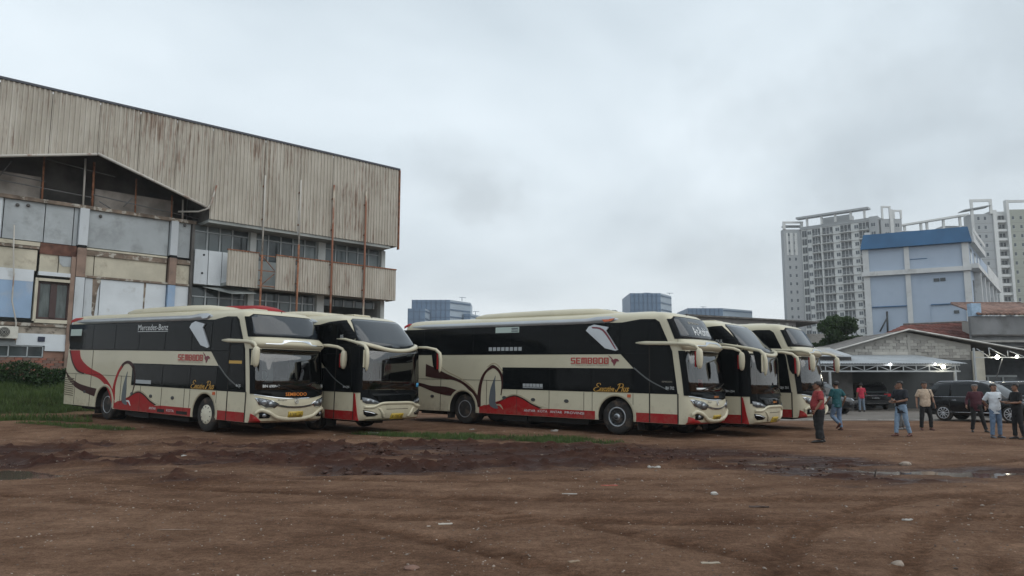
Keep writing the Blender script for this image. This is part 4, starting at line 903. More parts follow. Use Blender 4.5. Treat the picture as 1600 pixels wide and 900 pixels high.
        mb = MB(); ribbon(mb, [(-1.19, 1.175), (-.6, 1.085), (0, 1.06), (.6, 1.085), (1.19, 1.175)], [(-1.19, 1.195), (-.6, 1.105), (0, 1.08), (.6, 1.105), (1.19, 1.195)], H.fmap, .018, CHROME); mb.build('sill_trim', b)
        # visor carrying the mirror arms
        mb = MB(); rings = []
        for y in [k * .1 - 1.2 for k in range(25)]:
            pr = [(-.02, 2.80), (.05, 2.785), (.145, 2.665), (.165, 2.60), (.15, 2.545), (.04, 2.495), (-.02, 2.48)]; k_ = 1 - .35 * (abs(y) / 1.2) ** 3
            rings.append([H.fmap(o * k_)(max(-1.2, min(1.2, y)), z) for o, z in pr])
        mb.loft(rings, CREAM, True, True, closed=True); vis = mb.build('visor', b)
        mb = MB(); ribbon(mb, [(-.95, 2.585), (-.55, 2.60), (-.4, 2.655), (0, 2.66), (.4, 2.655), (.55, 2.60), (.95, 2.585)], [(-.95, 2.565), (-.55, 2.57), (-.4, 2.615), (0, 2.625), (.4, 2.615), (.55, 2.57), (.95, 2.565)], lambda o: H.fmap(o + .15), .012, CHROME); mb.build('visor_trim', vis)
        for sg in (-1, 1):
            mb = MB(); rings = []
            path = [(9.95, 1.24, 2.70, .02, .03), (10.3, 1.27, 2.69, .03, .06), (10.9, 1.31, 2.675, .04, .058), (11.35, 1.38, 2.66, .042, .052), (11.72, 1.46, 2.635, .042, .050), (11.95, 1.52, 2.585, .042, .050), (12.06, 1.55, 2.49, .045, .05)] if sg < 0 else \
                   [(11.3, 1.22, 2.64, .04, .055), (11.6, 1.36, 2.655, .042, .052), (11.86, 1.48, 2.62, .042, .05), (12.02, 1.55, 2.55, .043, .05), (12.08, 1.57, 2.47, .045, .05)]
            for x, y, z, rw, rh in path: rings.append([(x + .0, sg * (y + rw * math.cos(a)), z + rh * math.sin(a)) for a in [2 * math.pi * k / 10 for k in range(10)]])
            mb.loft(rings, CREAM, True, True); arm = mb.build('mirror_arm', b)
            mb = MB(); rings = []; cx, cy = 12.08, sg * 1.555
            for z, rx, ry in ((2.51, .03, .04), (2.48, .065, .07), (2.40, .085, .09), (2.22, .09, .095), (2.06, .075, .08), (1.98, .05, .055), (1.95, .02, .025)): rings.append([(cx + rx * math.copysign(abs(math.cos(a)) ** .7, math.cos(a)), cy + ry * math.copysign(abs(math.sin(a)) ** .7, math.sin(a)), z) for a in [2 * math.pi * k / 14 for k in range(14)]])
            mb.loft(rings, CREAM, True, True); pod_ = mb.build('mirror_pod', arm)
            mb = MB(); mb.bb(cx - .105, cx - .08, cy - .085, cy + .085, 2.0, 2.42, REDP if livery != 1 or sg > 0 else CREAM); mb.build('mirror_edge', arm, .02)
            mb = MB(); mb.bb(cx - .112, cx - .104, cy - .075, cy + .075, 2.02, 2.40, BGLASS); mb.build('mirror_glass', arm)
            # headlamp, fog lamp, bumper corner
            hl = [(-1.18, 1.09), (-1.10, 1.10), (-.80, 1.03), (-.56, .93), (-.70, .81), (-.95, .80), (-1.12, .91)]
            fl = [(-1.10, .70), (-.95, .70), (-.80, .60), (-.82, .54), (-1.08, .53)]
            if sg > 0: hl = [(-y, z) for y, z in hl][::-1]; fl = [(-y, z) for y, z in fl][::-1]
            lamp = fp(H, hl, .012, CHROME, 'headlight', b)
            c = [sum(p[i] for p in hl) / len(hl) for i in (0, 1)]
            fp(H, [(c[0] + (y - c[0]) * .88, c[1] + (z - c[1]) * .84) for y, z in hl], .016, LAMPD, 'lamp_housing', lamp, .01)
            for yy, zz, rr in ((.99, .965, .065), (.82, .93, .06)): fp(H, [(sg * (yy + rr * math.cos(k * .5236)), zz + rr * math.sin(k * .5236)) for k in range(12)], .024, LAMPG, 'lamp_lens', lamp, .014)
            fp(H, [(sg * y, z) for y, z in ((1.10, 1.045), (.84, 1.0), (.82, 1.012), (1.10, 1.06))], .022, LAMPG, 'daytime_strip', lamp, .014)
            fg = fp(H, fl, .012, BBAND, 'fog_lamp_recess', b); fp(H, [(sg * (.97 + .05 * math.cos(k * .6283)), .615 + .05 * math.sin(k * .6283)) for k in range(10)], .02, LAMPG, 'fog_lamp', fg, .01)
        mb = MB(); ribbon(mb, [(-.62, .92), (-.3, .87), (0, .855), (.3, .87), (.62, .92)], [(-.64, .87), (-.3, .815), (0, .80), (.3, .815), (.64, .87)], H.fmap, .016, CHROME); mb.build('grille_bar', b)
        mb = MB(); ribbon(mb, [(-.60, .905), (-.3, .857), (0, .842), (.3, .857), (.60, .905)], [(-.60, .888), (-.3, .838), (0, .823), (.3, .838), (.60, .888)], H.fmap, .020, RIMD); mb.build('grille_slot', b)
        # bumper lip: a raised roll sweeping under the plate
        mb = MB(); rings = []
        for y, z in catmull([(-1.17, .66), (-1.06, .76), (-.86, .70), (-.62, .56), (-.3, .50), (0, .49), (.3, .50), (.62, .56), (.86, .70), (1.06, .76), (1.17, .66)], 4):
            f = H.fmap; rings.append([f(o)(y, z + dz) for o, dz in ((-.02, .06), (.035, .045), (.06, 0), (.04, -.05), (-.02, -.075))])
        mb.loft(rings, CREAM, True, True); mb.build('bumper_lip', b)
        if livery == 3:
            fp(H, [(-1.215, .41), (1.215, .41), (1.215, .5), (.8, .445), (-.8, .445), (-1.215, .62)], .010, REDP, 'red_bumper_edge', b)
        else: fp(H, [(-1.235, .41), (-.98, .41), (-1.235, .66)], .010, REDP, 'red_bumper_corner', b)
    else:
        fp(H, [(-1.205, 2.74), (-.9, 2.65), (-.5, 2.59), (0, 2.57), (.5, 2.59), (.9, 2.65), (1.205, 2.74), (1.19, 2.90), (1.02, 3.44), (.92, 3.50), (-.92, 3.50), (-1.02, 3.44), (-1.19, 2.90)], .010, BBAND, 'upper_windscreen_frame', b)
        fp(H, [(-1.16, 2.77), (-.9, 2.69), (-.5, 2.63), (0, 2.61), (.5, 2.63), (.9, 2.69), (1.16, 2.77), (1.15, 2.90), (1.02, 3.42), (.93, 3.475), (-.93, 3.475), (-1.02, 3.42), (-1.15, 2.90)], .018, UGLASS, 'upper_windscreen', b, .008)
        for poly in ([(-1.215, 1.02), (-1.03, 1.02), (-1.03, 2.56), (-1.19, 2.56)], [(1.215, 1.02), (1.03, 1.02), (1.03, 2.56), (1.19, 2.56)], [(-1.03, .94), (1.03, .94), (1.03, 1.36), (-1.03, 1.36)], [(-1.03, 2.39), (1.03, 2.39), (1.03, 2.6), (-1.03, 2.6)]): fp(H, poly, .008, BBAND, 'windscreen_surround', b)
        fp(H, [(-1.18, 1.32), (1.18, 1.32), (1.18, 2.2), (1.14, 2.52), (-1.14, 2.52), (-1.18, 2.2)], .018, WSGLASS, 'windscreen', b, .017)
        fp(H, [(-.75, .98), (-.6, .95), (.6, .95), (.75, .98), (1.0, 1.22), (-1.0, 1.22)], .014, BGLASS, 'nose_panel', b)
        # slim brow and drooping mirror horns
        mb = MB(); rings = []
        for y in [k * .1 - 1.2 for k in range(25)]:
            d = -.21 * (1 - (abs(y) / 1.2) ** 2); rings.append([H.fmap(o)(y, z + d) for o, z in ((-.02, 2.79), (.05, 2.775), (.085, 2.73), (.07, 2.675), (-.02, 2.65))])
        mb.loft(rings, CREAM, True, True); mb.build('brow', b)
        for sg in (-1, 1):
            mb = MB(); rings = []
            path = ([(10.35, 1.23, 2.86, .02), (10.8, 1.27, 2.84, .04), (11.3, 1.36, 2.76, .045), (11.75, 1.45, 2.68, .05)] if sg < 0 else [(11.5, 1.22, 2.68, .04), (11.75, 1.36, 2.68, .045)]) + [(12.0, 1.52, 2.62, .052), (12.14, 1.56, 2.50, .058), (12.18, 1.57, 2.32, .06), (12.18, 1.57, 2.10, .055), (12.16, 1.57, 1.94, .04), (12.15, 1.57, 1.88, .015)]
            mb.tube([(x, sg * y, z) for x, y, z, r_ in path], [q[3] for q in path], CREAM, 10); arm = mb.build('mirror_horn', b)
            mb = MB(); mb.prism([(11.80, 2.62), (11.98, 2.58), (12.08, 2.46), (12.10, 2.0), (12.0, 1.95), (11.90, 2.1)], sg * 1.50, sg * 1.60, BBAND, lambda x, z, y: (x, y, z)); mb.build('mirror_housing', arm, .02)
            mb = MB(); mb.bb(12.06, 12.11, sg * 1.50, sg * 1.64, 1.98, 2.5, REDP if sg > 0 else CREAM); mb.build('mirror_edge', arm, .015)
            hl = [(-1.19, 1.10), (-1.0, 1.06), (-.70, .94), (-.78, .90), (-1.10, .905), (-1.18, .96)]; fl = [(-1.17, .72), (-1.0, .69), (-.76, .60), (-.84, .545), (-1.08, .53), (-1.16, .60)]
            if sg > 0: hl = [(-y, z) for y, z in hl][::-1]; fl = [(-y, z) for y, z in fl][::-1]
            lamp = fp(H, hl, .020, LAMPD, 'headlight', b)
            for yy, zz, rr in ((1.06, 1.0, .045), (.93, .97, .04)): fp(H, [(sg * (yy + rr * math.cos(k * .5236)), zz + rr * math.sin(k * .5236)) for k in range(12)], .028, LAMPG, 'lamp_lens', lamp, .018)
            fg = fp(H, fl, .012, BBAND, 'fog_lamp_recess', b); fp(H, [(sg * y, z) for y, z in ((1.15, .69), (1.0, .665), (.80, .60), (.82, .585), (1.02, .64), (1.15, .665))], .02, CHROME, 'fog_lamp_trim', fg, .01)
        mb = MB(); rings = []
        for y, z in catmull([(-1.15, .82), (-.9, .83), (-.6, .93), (0, .94), (.6, .93), (.9, .83), (1.15, .82)], 4): rings.append([H.fmap(o)(y, z + dz) for o, dz in ((-.02, .03), (.03, .025), (.05, -.01), (.03, -.05), (-.02, -.08))])
        mb.loft(rings, CREAM, True, True); mb.build('bumper_ridge', b)
        for sg in (-1, 1):
            mb = MB(); rings = []
            for y, z in catmull([(.72, .78), (.60, .62), (.52, .50)], 3): rings.append([H.fmap(o)(sg * (y + dy), z) for o, dy in ((-.02, .05), (.03, .04), (.04, 0), (.02, -.05), (-.02, -.07))])
            mb.loft(rings, CREAM, True, True); mb.build('bumper_rib', b)
            sp(H, [(11.27, .41), (11.50, .41), (11.34, 1.2), (11.27, 1.22)], .012, REDP, 'red_bumper_corner', b, sg)
        fp(H, [(-.45, .735), (.45, .735), (.45, .748), (-.45, .748)], .008, SEAM, 'panel_gap', b)
    # plate, wipers, emblem, lettering on the nose
    pz = .60 if style == 'A' else .53
    if texts.get('pz'): pz = texts['pz']
    pl = fp(H, [(-.25, pz - .075), (.25, pz - .075), (.25, pz + .075), (-.25, pz + .075)], .03, PLATEY, 'number_plate', b)
    if texts.get('plate'): letters(H, texts['plate'], -.21, pz - .045, .42, .09, PLATEK, 'plate_lettering', pl, False, .034)
    for y0, y1, zz in ((-.75, .10, 1.45), (.15, .95, 1.50)):
        w_ = MB(); f = H.fmap(.05); w_.tube([H.fmap(.03)((y0 + y1) / 2 + .35, 1.24), f((y0 + y1) / 2, 1.36), f(y0 + .1, zz)], .011, UNDER, 6); w_.tube([f(y0 - .1, zz - .10), f((y0 + y1) / 2 - .1, zz - .02), f(y1 - .25, zz + .04)], .012, UNDER, 6); w_.build('wiper', b)
    if style == 'A':
        em = MB(); f = H.fmap(.02); em.tube([f(.06 * math.cos(a), .985 + .06 * math.sin(a)) for a in [2 * math.pi * k / 16 for k in range(17)]], .008, CHROME, 6, False)
        for k in range(3):
            a = R(90 + 120 * k); em.tube([f(0, .985), f(.055 * math.cos(a), .985 + .055 * math.sin(a))], [.012, .003], CHROME, 5)
        em.build('star_emblem', b)
    for s, y, z, w_, h_, m_ in texts.get('front', []): letters(H, s, y, z, w_, h_, m_, 'front_lettering', b, False, .026, bold=.01)
    # ---- cab seen through the windscreen
    mb = MB(); mb.bb(11.0, 11.55, -1.02, 1.02, 1.35, 1.50, CABIN); mb.build('dashboard', b, .05)
    for y in (-.55, .55):
        mb = MB(); mb.bb(10.35, 10.75, y - .26, y + .26, 1.36, 1.62, SEATM); mb.bb(10.33, 10.48, y - .25, y + .25, 1.55, 2.25, SEATM); mb.build('cab_seat', b, .05)
    mb = MB(); mb.tube([(10.95 + .12 * math.sin(a), -.55 + .22 * math.cos(a), 1.66 + .19 * math.sin(a)) for a in [2 * math.pi * k / 18 for k in range(19)]], .016, UNDER, 6, False); mb.build('steering_wheel', b)
    mb = MB(); mb.bb(10.32, 10.34, -1.04, 1.04, 1.36, 2.40, CURTAIN); mb.build('cab_partition', b)
    for o in texts.get('cab', []): o(H, b)
    mb = MB(); mb.cyl((11.0 if style == 'A' else 10.55, 0, 3.5), (11.0 if style == 'A' else 10.55, 0, 3.62), .015, UNDER, 6); mb.build('aerial', b)
    return b
def red_card(H, b):
    fp(H, [(-.93, 1.42), (-.72, 1.42), (-.74, 1.66), (-.91, 1.66)], .0165, mat('red_card', (.55, .03, .02), .6), 'red_card', b, .012); fp(H, [(-1.0, 1.36), (-.5, 1.36), (-.5, 1.42), (-1.0, 1.42)], .0265, WHITEL, 'white_sign', b, .019)
def blue_card(H, b): fp(H, [(.90, 1.40), (1.08, 1.40), (1.08, 1.53), (.90, 1.53)], .026, mat('blue_card', (.05, .28, .50), .5), 'blue_card', b, .019)
ICONS = mat('icon_sticker_grey', (.33, .35, .36), .5)
make_bus(0, 'A', 1, 'leftmost cream coach with red swoosh and hubcapped front wheel', dict(
    side=[('Mercedes-Benz', 5.12, 3.03, 1.85, .19, WHITEL), ('BH 702', 10.82, 1.38, .22, .07, WHITEL), ('ANTAR', 6.2, .51, .42, .075, WHITEL), ('KOTA', 7.25, .49, .42, .075, WHITEL)],
    stickers=[(5.12, 2.985, 1.85, .015, WHITEL), (.32, 2.88, .85, .24, STK), (10.40, 2.03, .62, .085, mat('yellow_strip', (.50, .30, .06), .5)), (5.25, 1.30, .95, .12, ICONS), (6.7, .45, .4, .1, UNDER), (7.8, .45, .6, .09, UNDER)],
    front=[('SEMBODO', -.36, 1.145, .74, .10, ORANGEL), ('BN 690NO', -1.02, 1.38, .48, .08, WHITEL), ('702', .98, 1.38, .14, .08, WHITEL), ('Morgana', -.62, 1.0, .28, .05, PLATEK)],
    plate='B 7690 TGC', red_roof=True, pz=.63))
make_bus(1, 'B', 2, 'dark-fronted cream coach with raked windscreen, half hidden behind the leftmost coach', dict(
    side=[('05', 10.55, 2.88, .14, .10, WHITEL), ('BH 705', 10.8, 1.36, .28, .06, WHITEL)], plate='B 7705 IS', cab=[blue_card]))
make_bus(2, 'A', 3, 'long cream coach in the middle with brown swoosh, nearest of the right-hand three', dict(
    side=[('BH 702', 10.92, 1.36, .26, .085, WHITEL), ('SEMBODO', 10.80, 1.56, .32, .04, GREYL), ('ANTAR', 5.88, .53, .46, .075, WHITEL), ('KOTA', 6.44, .53, .37, .075, WHITEL), ('ANTAR', 6.91, .53, .46, .075, WHITEL), ('PROVINSI', 7.47, .53, .71, .075, WHITEL)],
    stickers=[(4.62, 3.10, 1.0, .19, STK), (5.3, 3.20, .28, .06, FINM), (5.3, 3.12, .28, .05, FINM)] + [(4.35 + k * .18, 2.50, .135, .12, ICONS) for k in range(8)] + [(5.82 + k * .135, 1.33, .115, .1, ICONS) for k in range(6)] + [(5.82, 1.29, .80, .025, ICONS)],
    front=[('Ar-Rohim', -.52, 2.92, 1.12, .27, WHITEL), ('JETBUS 3+', -.55, 3.24, .72, .08, GREYL), ('SEMBODO', -.15, 1.13, .34, .06, ORANGEL), ('Morgana', -.62, .99, .2, .05, PLATEK)],
    plate='B 7702 IS', cab=[red_card], pz=.57))
make_bus(3, 'B', 4, 'raked-windscreen cream coach between the two upright-fronted coaches on the right', dict(
    side=[('DUL', 10.5, 2.9, .24, .10, WHITEL), ('BH 704', 10.8, 1.36, .28, .06, WHITEL)], front=[('SEMBODO', -.16, 1.03, .34, .06, ORANGEL)], plate='B 7704 IS'))
make_bus(4, 'A', 5, 'rightmost cream coach behind the man in the red shirt', dict(side=[('BH 701', 10.92, 1.36, .26, .085, WHITEL)], plate='B 7701 IS', front=[('SEMBODO', -.2, 1.13, .42, .07, ORANGEL)]))
# ---------------------------------------------------------------- right-hand yard buildings
def at(px, py, d):
    """world point seen at a photograph pixel, standing d metres away"""
    P_ = math.atan(152 / 1180); a, b = (px - 800) / 1180, (450 - py) / 1180
    v = Vector((a, math.cos(P_) - b * math.sin(P_), math.sin(P_) + b * math.cos(P_))); return Vector((0, 0, CAM_H)) + v * (d / v.y)
def one(name, parent, x0, x1, y0, y1, z0, z1, m, bevel=0):
    mb = MB(); mb.bb(x0, x1, y0, y1, z0, z1, m); return mb.build(name, parent, bevel)
BLOCK = mat('grey_block', (.40, .39, .36), .95, var=.2, vscale=1.3, dirt=(.23, .22, .20), dscale=1.2, dlo=.5, dhi=.72, bump=.3)
BLOCK2 = mat('grey_block_dark', (.30, .29, .27), .95, var=.25, vscale=1.5, dirt=(.18, .17, .16), dscale=1.5, dlo=.5, dhi=.7, bump=.3)
PLAST = mat('grey_plaster', (.335, .325, .30), .95, var=.15, vscale=.8, dirt=(.20, .19, .18), dscale=.8, dlo=.5, dhi=.75)
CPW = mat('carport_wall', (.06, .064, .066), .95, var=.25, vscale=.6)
STEEL = mat('white_truss_steel', (.33, .35, .36), .6, var=.12, vscale=2)
ZINC = mat('zinc_awning', (.34, .36, .375), .5, var=.12, vscale=.7, dirt=(.25, .25, .25), dscale=1, dlo=.55, dhi=.75)
ASB = mat('roof_sheet_grey', (.15, .14, .13), .95, var=.25, vscale=.8)
BARGE = mat('barge_board', (.50, .49, .46), .8, var=.15, vscale=2)
YH = 52.0
house = empty('block_house', (27, YH, 0), 0, 'low grey block-built house with gable wall and pitched roof behind the cars', 'house')
hx = lambda px: at(px, 560, YH).x - 27
xl, xr_, xp = hx(1288), hx(1519), hx(1418); ze_l = at(1315, 546, YH).z; zp = at(1418, 516, YH).z; zr = at(1519, 536, YH).z
zl = at(1295, 551, YH).z
mb = MB(); mb.prism([(xl, 0), (xr_, 0), (xr_, zr - .12), (xp, zp - .12), (xl, zl - .1)], .06, .3, PLAST, lambda x, z, y: (x, y, z)); mb.build('gable_wall', house)
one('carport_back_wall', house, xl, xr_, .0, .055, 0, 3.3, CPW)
blk = {}
nb = 0
for c in range(12):
    z0 = 3.42 + c * .205; off = .24 * (c % 2)
    k = 0
    while True:
        x0 = xl + .2 + off + k * .48; k += 1
        if x0 + .47 > xr_: break
        zt = min(zl + (zp - zl) * (x0 - xl) / (xp - xl), 99) if x0 < xp else zp + (zr - zp) * (x0 + .47 - xp) / (xr_ - xp)
        if x0 < xp: zt = zl + (zp - zl) * (x0 - xl) / (xp - xl)
        if z0 + .2 > zt - .25: continue
        if xl + 3.3 < x0 < xl + 5.3 and c < 2: continue
        q = random.random()
        if q < .04: continue
        key = 0 if q < .65 else 1
        if key not in blk: b_ = MB(); b_.box((0, 0, 0), (.462, .08, .188), (BLOCK, BLOCK2)[key]); blk[key] = b_.mesh('block')
        o = link('block', blk[key], house); o.location = (x0 + .235, .03 + random.uniform(-.008, .008), z0 + .1); nb += 1
one('plaster_patch', house, xl + 3.3, xl + 5.9, -.02, .05, 3.42, 3.85, mat('pale_render', (.46, .445, .41), .95, var=.1, vscale=1))
one('gable_post', house, hx(1421) - .06, hx(1421) + .12, -.03, .055, 3.4, zp - .3, PLAST)
for x0, z0, x1, z1, nm in ((xl - .9, zl - .28, xp, zp, 'roof_slope'), (xp, zp, hx(1600) + 3, at(1600, 553, YH).z - .35, 'roof_slope')):
    mb = MB(); n = 16; L_ = 9.0
    vs = []
    for i in range(n + 1):
        t = i / n
        for y in (-.4, L_): vs.append((x0 + (x1 - x0) * t, y, z0 + (z1 - z0) * t + (.03 if i % 2 else 0)))
    fs = [(2 * i, 2 * i + 2, 2 * i + 3, 2 * i + 1) for i in range(n)]; k = len(vs); vs += [(x, y, z - .05) for x, y, z in vs]; fs += [tuple(k + q for q in reversed(f)) for f in fs] + [(2 * i, k + 2 * i, k + 2 * i + 2, 2 * i + 2) for i in range(n)]
    mb.add(vs, fs, ASB); mb.build(nm, house)
    mb = MB(); mb.tube([(x0, -.46, z0 + .02), (x1, -.46, z1 + .03)], .055, BARGE, 4, smooth=False); mb.build('barge_board', house)
one('corner_pillar', house, xr_ - .05, xr_ + .75, -.12, .3, 0, 3.9, mat('cream_pillar', (.40, .38, .32), .9, var=.12, vscale=1)); one('pillar_plinth', house, xr_ - .08, xr_ + .78, -.15, -.125, 0, 1.9, mat('pillar_base_tile', (.15, .12, .10), .8, var=.3, vscale=6))
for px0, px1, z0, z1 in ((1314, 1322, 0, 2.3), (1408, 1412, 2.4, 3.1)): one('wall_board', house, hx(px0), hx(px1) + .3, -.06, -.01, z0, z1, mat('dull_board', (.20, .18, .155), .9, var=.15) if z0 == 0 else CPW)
# right bay of the house: deep dark porch with glazed doors
bx0, bx1 = xr_ + .8, xr_ + 9
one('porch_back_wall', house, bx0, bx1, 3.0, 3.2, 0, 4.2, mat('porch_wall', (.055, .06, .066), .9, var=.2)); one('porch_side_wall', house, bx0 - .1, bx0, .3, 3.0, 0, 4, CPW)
for k in range(3):
    x0 = bx0 + .9 + k * 1.08; d = one('glazed_door', house, x0, x0 + 1.0, 2.93, 2.98, 0, 2.25, WGLASS)
    for a, b_, c, e_ in ((x0 - .06, x0 + .06, 0, 2.3), (x0 + .06, x0 + 1.02, 2.16, 2.30), (x0 + .06, x0 + 1.02, .9, .98)): one('door_frame', d, a, b_, 2.86, 2.925, c, e_, mat('door_frame_pale', (.35, .38, .39), .6))
# awning on a light steel truss
aw = empty('carport_awning', (27, 46, 0), 0, 'zinc awning on white lattice truss in front of the block house', 'awning')
ax = lambda px: at(px, 568, 46).x - 27
a0, a1 = ax(1283), ax(1512); zf = at(1400, 568, 46).z; zb = at(1400, 555, 51.9).z
ns = 9
for k in range(ns):
    x0, x1 = a0 + (a1 - a0) * k / ns, a0 + (a1 - a0) * (k + 1) / ns; mb = MB(); n = 12; vs = []
    for i in range(n + 1):
        x = x0 + .01 + (x1 - x0 - .02) * i / n; dz = .035 * (i % 2)
        vs += [(x, 0, zf + dz), (x - .0, 5.9, zb + dz)]
    fs = [(2 * i, 2 * i + 2, 2 * i + 3, 2 * i + 1) for i in range(n)]; kk = len(vs); vs += [(x, y, z - .02) for x, y, z in vs]; fs += [tuple(kk + q for q in reversed(f)) for f in fs] + [(2 * i, kk + 2 * i, kk + 2 * i + 2, 2 * i + 2) for i in range(n)]
    mb.add(vs, fs, ZINC); mb.build('awning_sheet', aw)
zt, zb2 = zf - .09, at(1400, 580, 46).z
for z in (zt, zb2):
    mb = MB(); mb.bb(a0 - .1, a1 - .4, .1, .17, z - .045, z + .045, STEEL); mb.build('truss_chord', aw)
nd = 10
for k in range(nd + 1):
    x = a0 + .3 + (a1 - a0 - 1.0) * k / nd; one('truss_upright', aw, x - .03, x + .03, .11, .16, zb2 + .045, zt - .045, STEEL)
    if k < nd:
        x2 = a0 + .3 + (a1 - a0 - 1.0) * (k + 1) / nd; u, v = (zb2 + .05, zt - .05) if k % 2 else (zt - .05, zb2 + .05)
        mb = MB(); mb.cyl((x + .04, .135, u), (x2 - .04, .135, v), .025, STEEL, 6); mb.build('truss_diagonal', aw)
for px in (1297, 1493): 
    x = ax(px); one('awning_post', aw, x - .06, x + .06, .06, .2, 0, zb2 - .046, STEEL)
mb = MB(); mb.cyl((a1 - .5, .1, zb2), (a1 + .35, 5.6, zb2 + .9), .04, STEEL, 6); mb.build('truss_side_rail', aw)
for k in range(4):
    mb = MB(); mb.cyl((a1 - .4 + .2 * k, .3 + 1.2 * k, zb2 + .08 + .2 * k), (a1 - .35 + .2 * k, .6 + 1.3 * k, zf + .05 + .13 * k), .022, STEEL, 6); mb.build('truss_diagonal', aw)
# porch truss to the right of the pillar
pt = empty('porch_truss', (27, 48, 0), 0, 'white steel truss carrying the porch roof right of the cream pillar', 'truss')
px_ = lambda p: at(p, 557, 48).x - 27
zz = at(1560, 558.5, 48).z
one('truss_chord', pt, px_(1523), px_(1640), -.03, .03, zz - .03, zz + .03, STEEL)
for p0, dz0, p1, dz1 in ((1527, .55, 1545, .05), (1546, .06, 1546, .62), (1547, .6, 1572, .05), (1575, .06, 1575, .42), (1578, .4, 1600, .05), (1606, .05, 1606, .25)):
    mb = MB(); mb.cyl((px_(p0), 0, zz + dz0), (px_(p1), 0, zz + dz1), .028, STEEL, 6); mb.build('truss_member', pt)
mb = MB(); mb.cyl((px_(1564), -.1, zz - .1), (px_(1592), 2.4, zz - 1.25), .03, STEEL, 6); mb.build('stay_rod', pt)
one('truss_post', pt, px_(1521), px_(1521) + .1, -.05, .05, 0, zz + .6, STEEL)
# lit lamps
LAMPE = mat('lit_lamp', (1, .93, .75), .4, emit=30.)
LAMPW = mat('lit_lamp_white', (.95, .97, 1), .4, emit=22.)
def lamp(px, py, d, r, label, e):
    p = at(px, py, d); o = empty('lit_lamp', p, 0, label, 'lamp', 'lit lamps under the awnings')
    mb = MB(); mb.lathe([(0, -r), (r * .6, -r * .75), (r, 0), (r * .6, r * .75), (.02, r)], LAMPE if r > .08 else LAMPW, (0, 0, 0), 'z', 12); mb.build('bulb', o)
    mb = MB(); mb.cyl((0, 0, r * .9), (0, 0, r + .1), .03, STEEL, 8); mb.cyl((0, 0, r + .08), (0, .15, r + .12), .015, STEEL, 6); mb.build('lamp_holder', o)
    ld = bpy.data.lights.new('lamp_glow', 'POINT'); ld.energy = e; ld.color = (1, .9, .7); ld.shadow_soft_size = r; lo = bpy.data.objects.new('lamp_glow', ld); COL.objects.link(lo); lo.parent = o; lo.location = (0, -r - .06, -.02)
lamp(1474, 573, 45.8, .115, 'bright warm lamp at the right end of the awning truss', 6)
lamp(1461, 569, 45.9, .05, 'tiny white lamp just left of the bright awning lamp', 1.5)
lamp(1391, 569.5, 45.9, .065, 'small white lamp near the middle of the awning truss', 1.5)
lamp(1558.5, 558, 47.8, .125, 'bright warm lamp on the porch truss right of the pillar', 6)
lamp(1589, 557.5, 47.8, .085, 'smaller lamp at the far right end of the porch truss', 3)
# low shed roof at the left of the house
shed = empty('tin_shed', (*at(1290, 548, 49).xy, 0), 0, 'small shed with pale tin roof left of the block house', 'shed')
for k in range(6):
    mb = MB(); x0 = -2.6 + k * .62; z0 = at(1290, 556, 47.5).z; z1 = at(1300, 543, 51).z
    mb.add([(x0, -1.5, z0), (x0 + .6, -1.5, z0), (x0 + 1.3, 3.4, z1), (x0 + .7, 3.4, z1), (x0, -1.5, z0 - .03), (x0 + .6, -1.5, z0 - .03), (x0 + 1.3, 3.4, z1 - .03), (x0 + .7, 3.4, z1 - .03)], [(0, 1, 2, 3), (4, 7, 6, 5), (0, 4, 5, 1), (1, 5, 6, 2), (2, 6, 7, 3), (3, 7, 4, 0)], ZINC if k % 2 else mat('tin_weathered', (.36, .35, .33), .7, var=.2)); mb.build('tin_sheet', shed)
one('shed_wall', shed, -2.4, 1.1, -1.2, 3, 0, z0 - .06, DARKW); one('ridge_cap', shed, -1.9, 1.7, 3.3, 3.5, z1 - .02, z1 + .07, BARGE)
# red tiled house behind
TILE = mat('red_roof_tile', (.17, .058, .045), .9, var=.35, vscale=1.8, dirt=(.09, .06, .055), dscale=1.2, dlo=.55, dhi=.72)
TILE2 = mat('brown_roof_tile', (.235, .145, .115), .9, var=.3, vscale=1.4)
rh = empty('red_tiled_house', (33, 62, 0), 0, 'house with dark red tiled roof rising behind the block house', 'house')
g = lambda px, py, d=62: at(px, py, d) - Vector((33, 62, 0))
A_, B_, C_, D_ = g(1322, 548, 58.5), g(1412, 508, 64), g(1509, 504, 64), g(1524, 538, 58.5)
nr = 14
for i in range(nr):      # tile courses, each lapping over the one below
    t0, t1 = i / nr, (i + 1) / nr + .006; mb = MB(); lo0, lo1 = A_.lerp(B_, t0), D_.lerp(C_, t0); hi0, hi1 = A_.lerp(B_, t1), D_.lerp(C_, t1); up = Vector((0, -.02, .045))
    n = 40; vs = []
    for k in range(n + 1):
        wv = Vector((0, 0, .02 * (k % 2))); vs += [lo0.lerp(lo1, k / n) + up + wv, hi0.lerp(hi1, k / n) + wv, lo0.lerp(lo1, k / n) + wv * 0]
    fs = []
    for k in range(n): a = 3 * k; fs += [(a, a + 3, a + 4, a + 1), (a + 2, a + 5, a + 3, a)]
    mb.add(vs, fs, TILE); mb.build('tile_course', rh)
mb = MB(); mb.tube([B_ + Vector((0, 0, .06)), C_ + Vector((0, 0, .06))], .1, mat('ridge_tile', (.17, .15, .14), .9, var=.3), 6); mb.build('roof_ridge', rh)
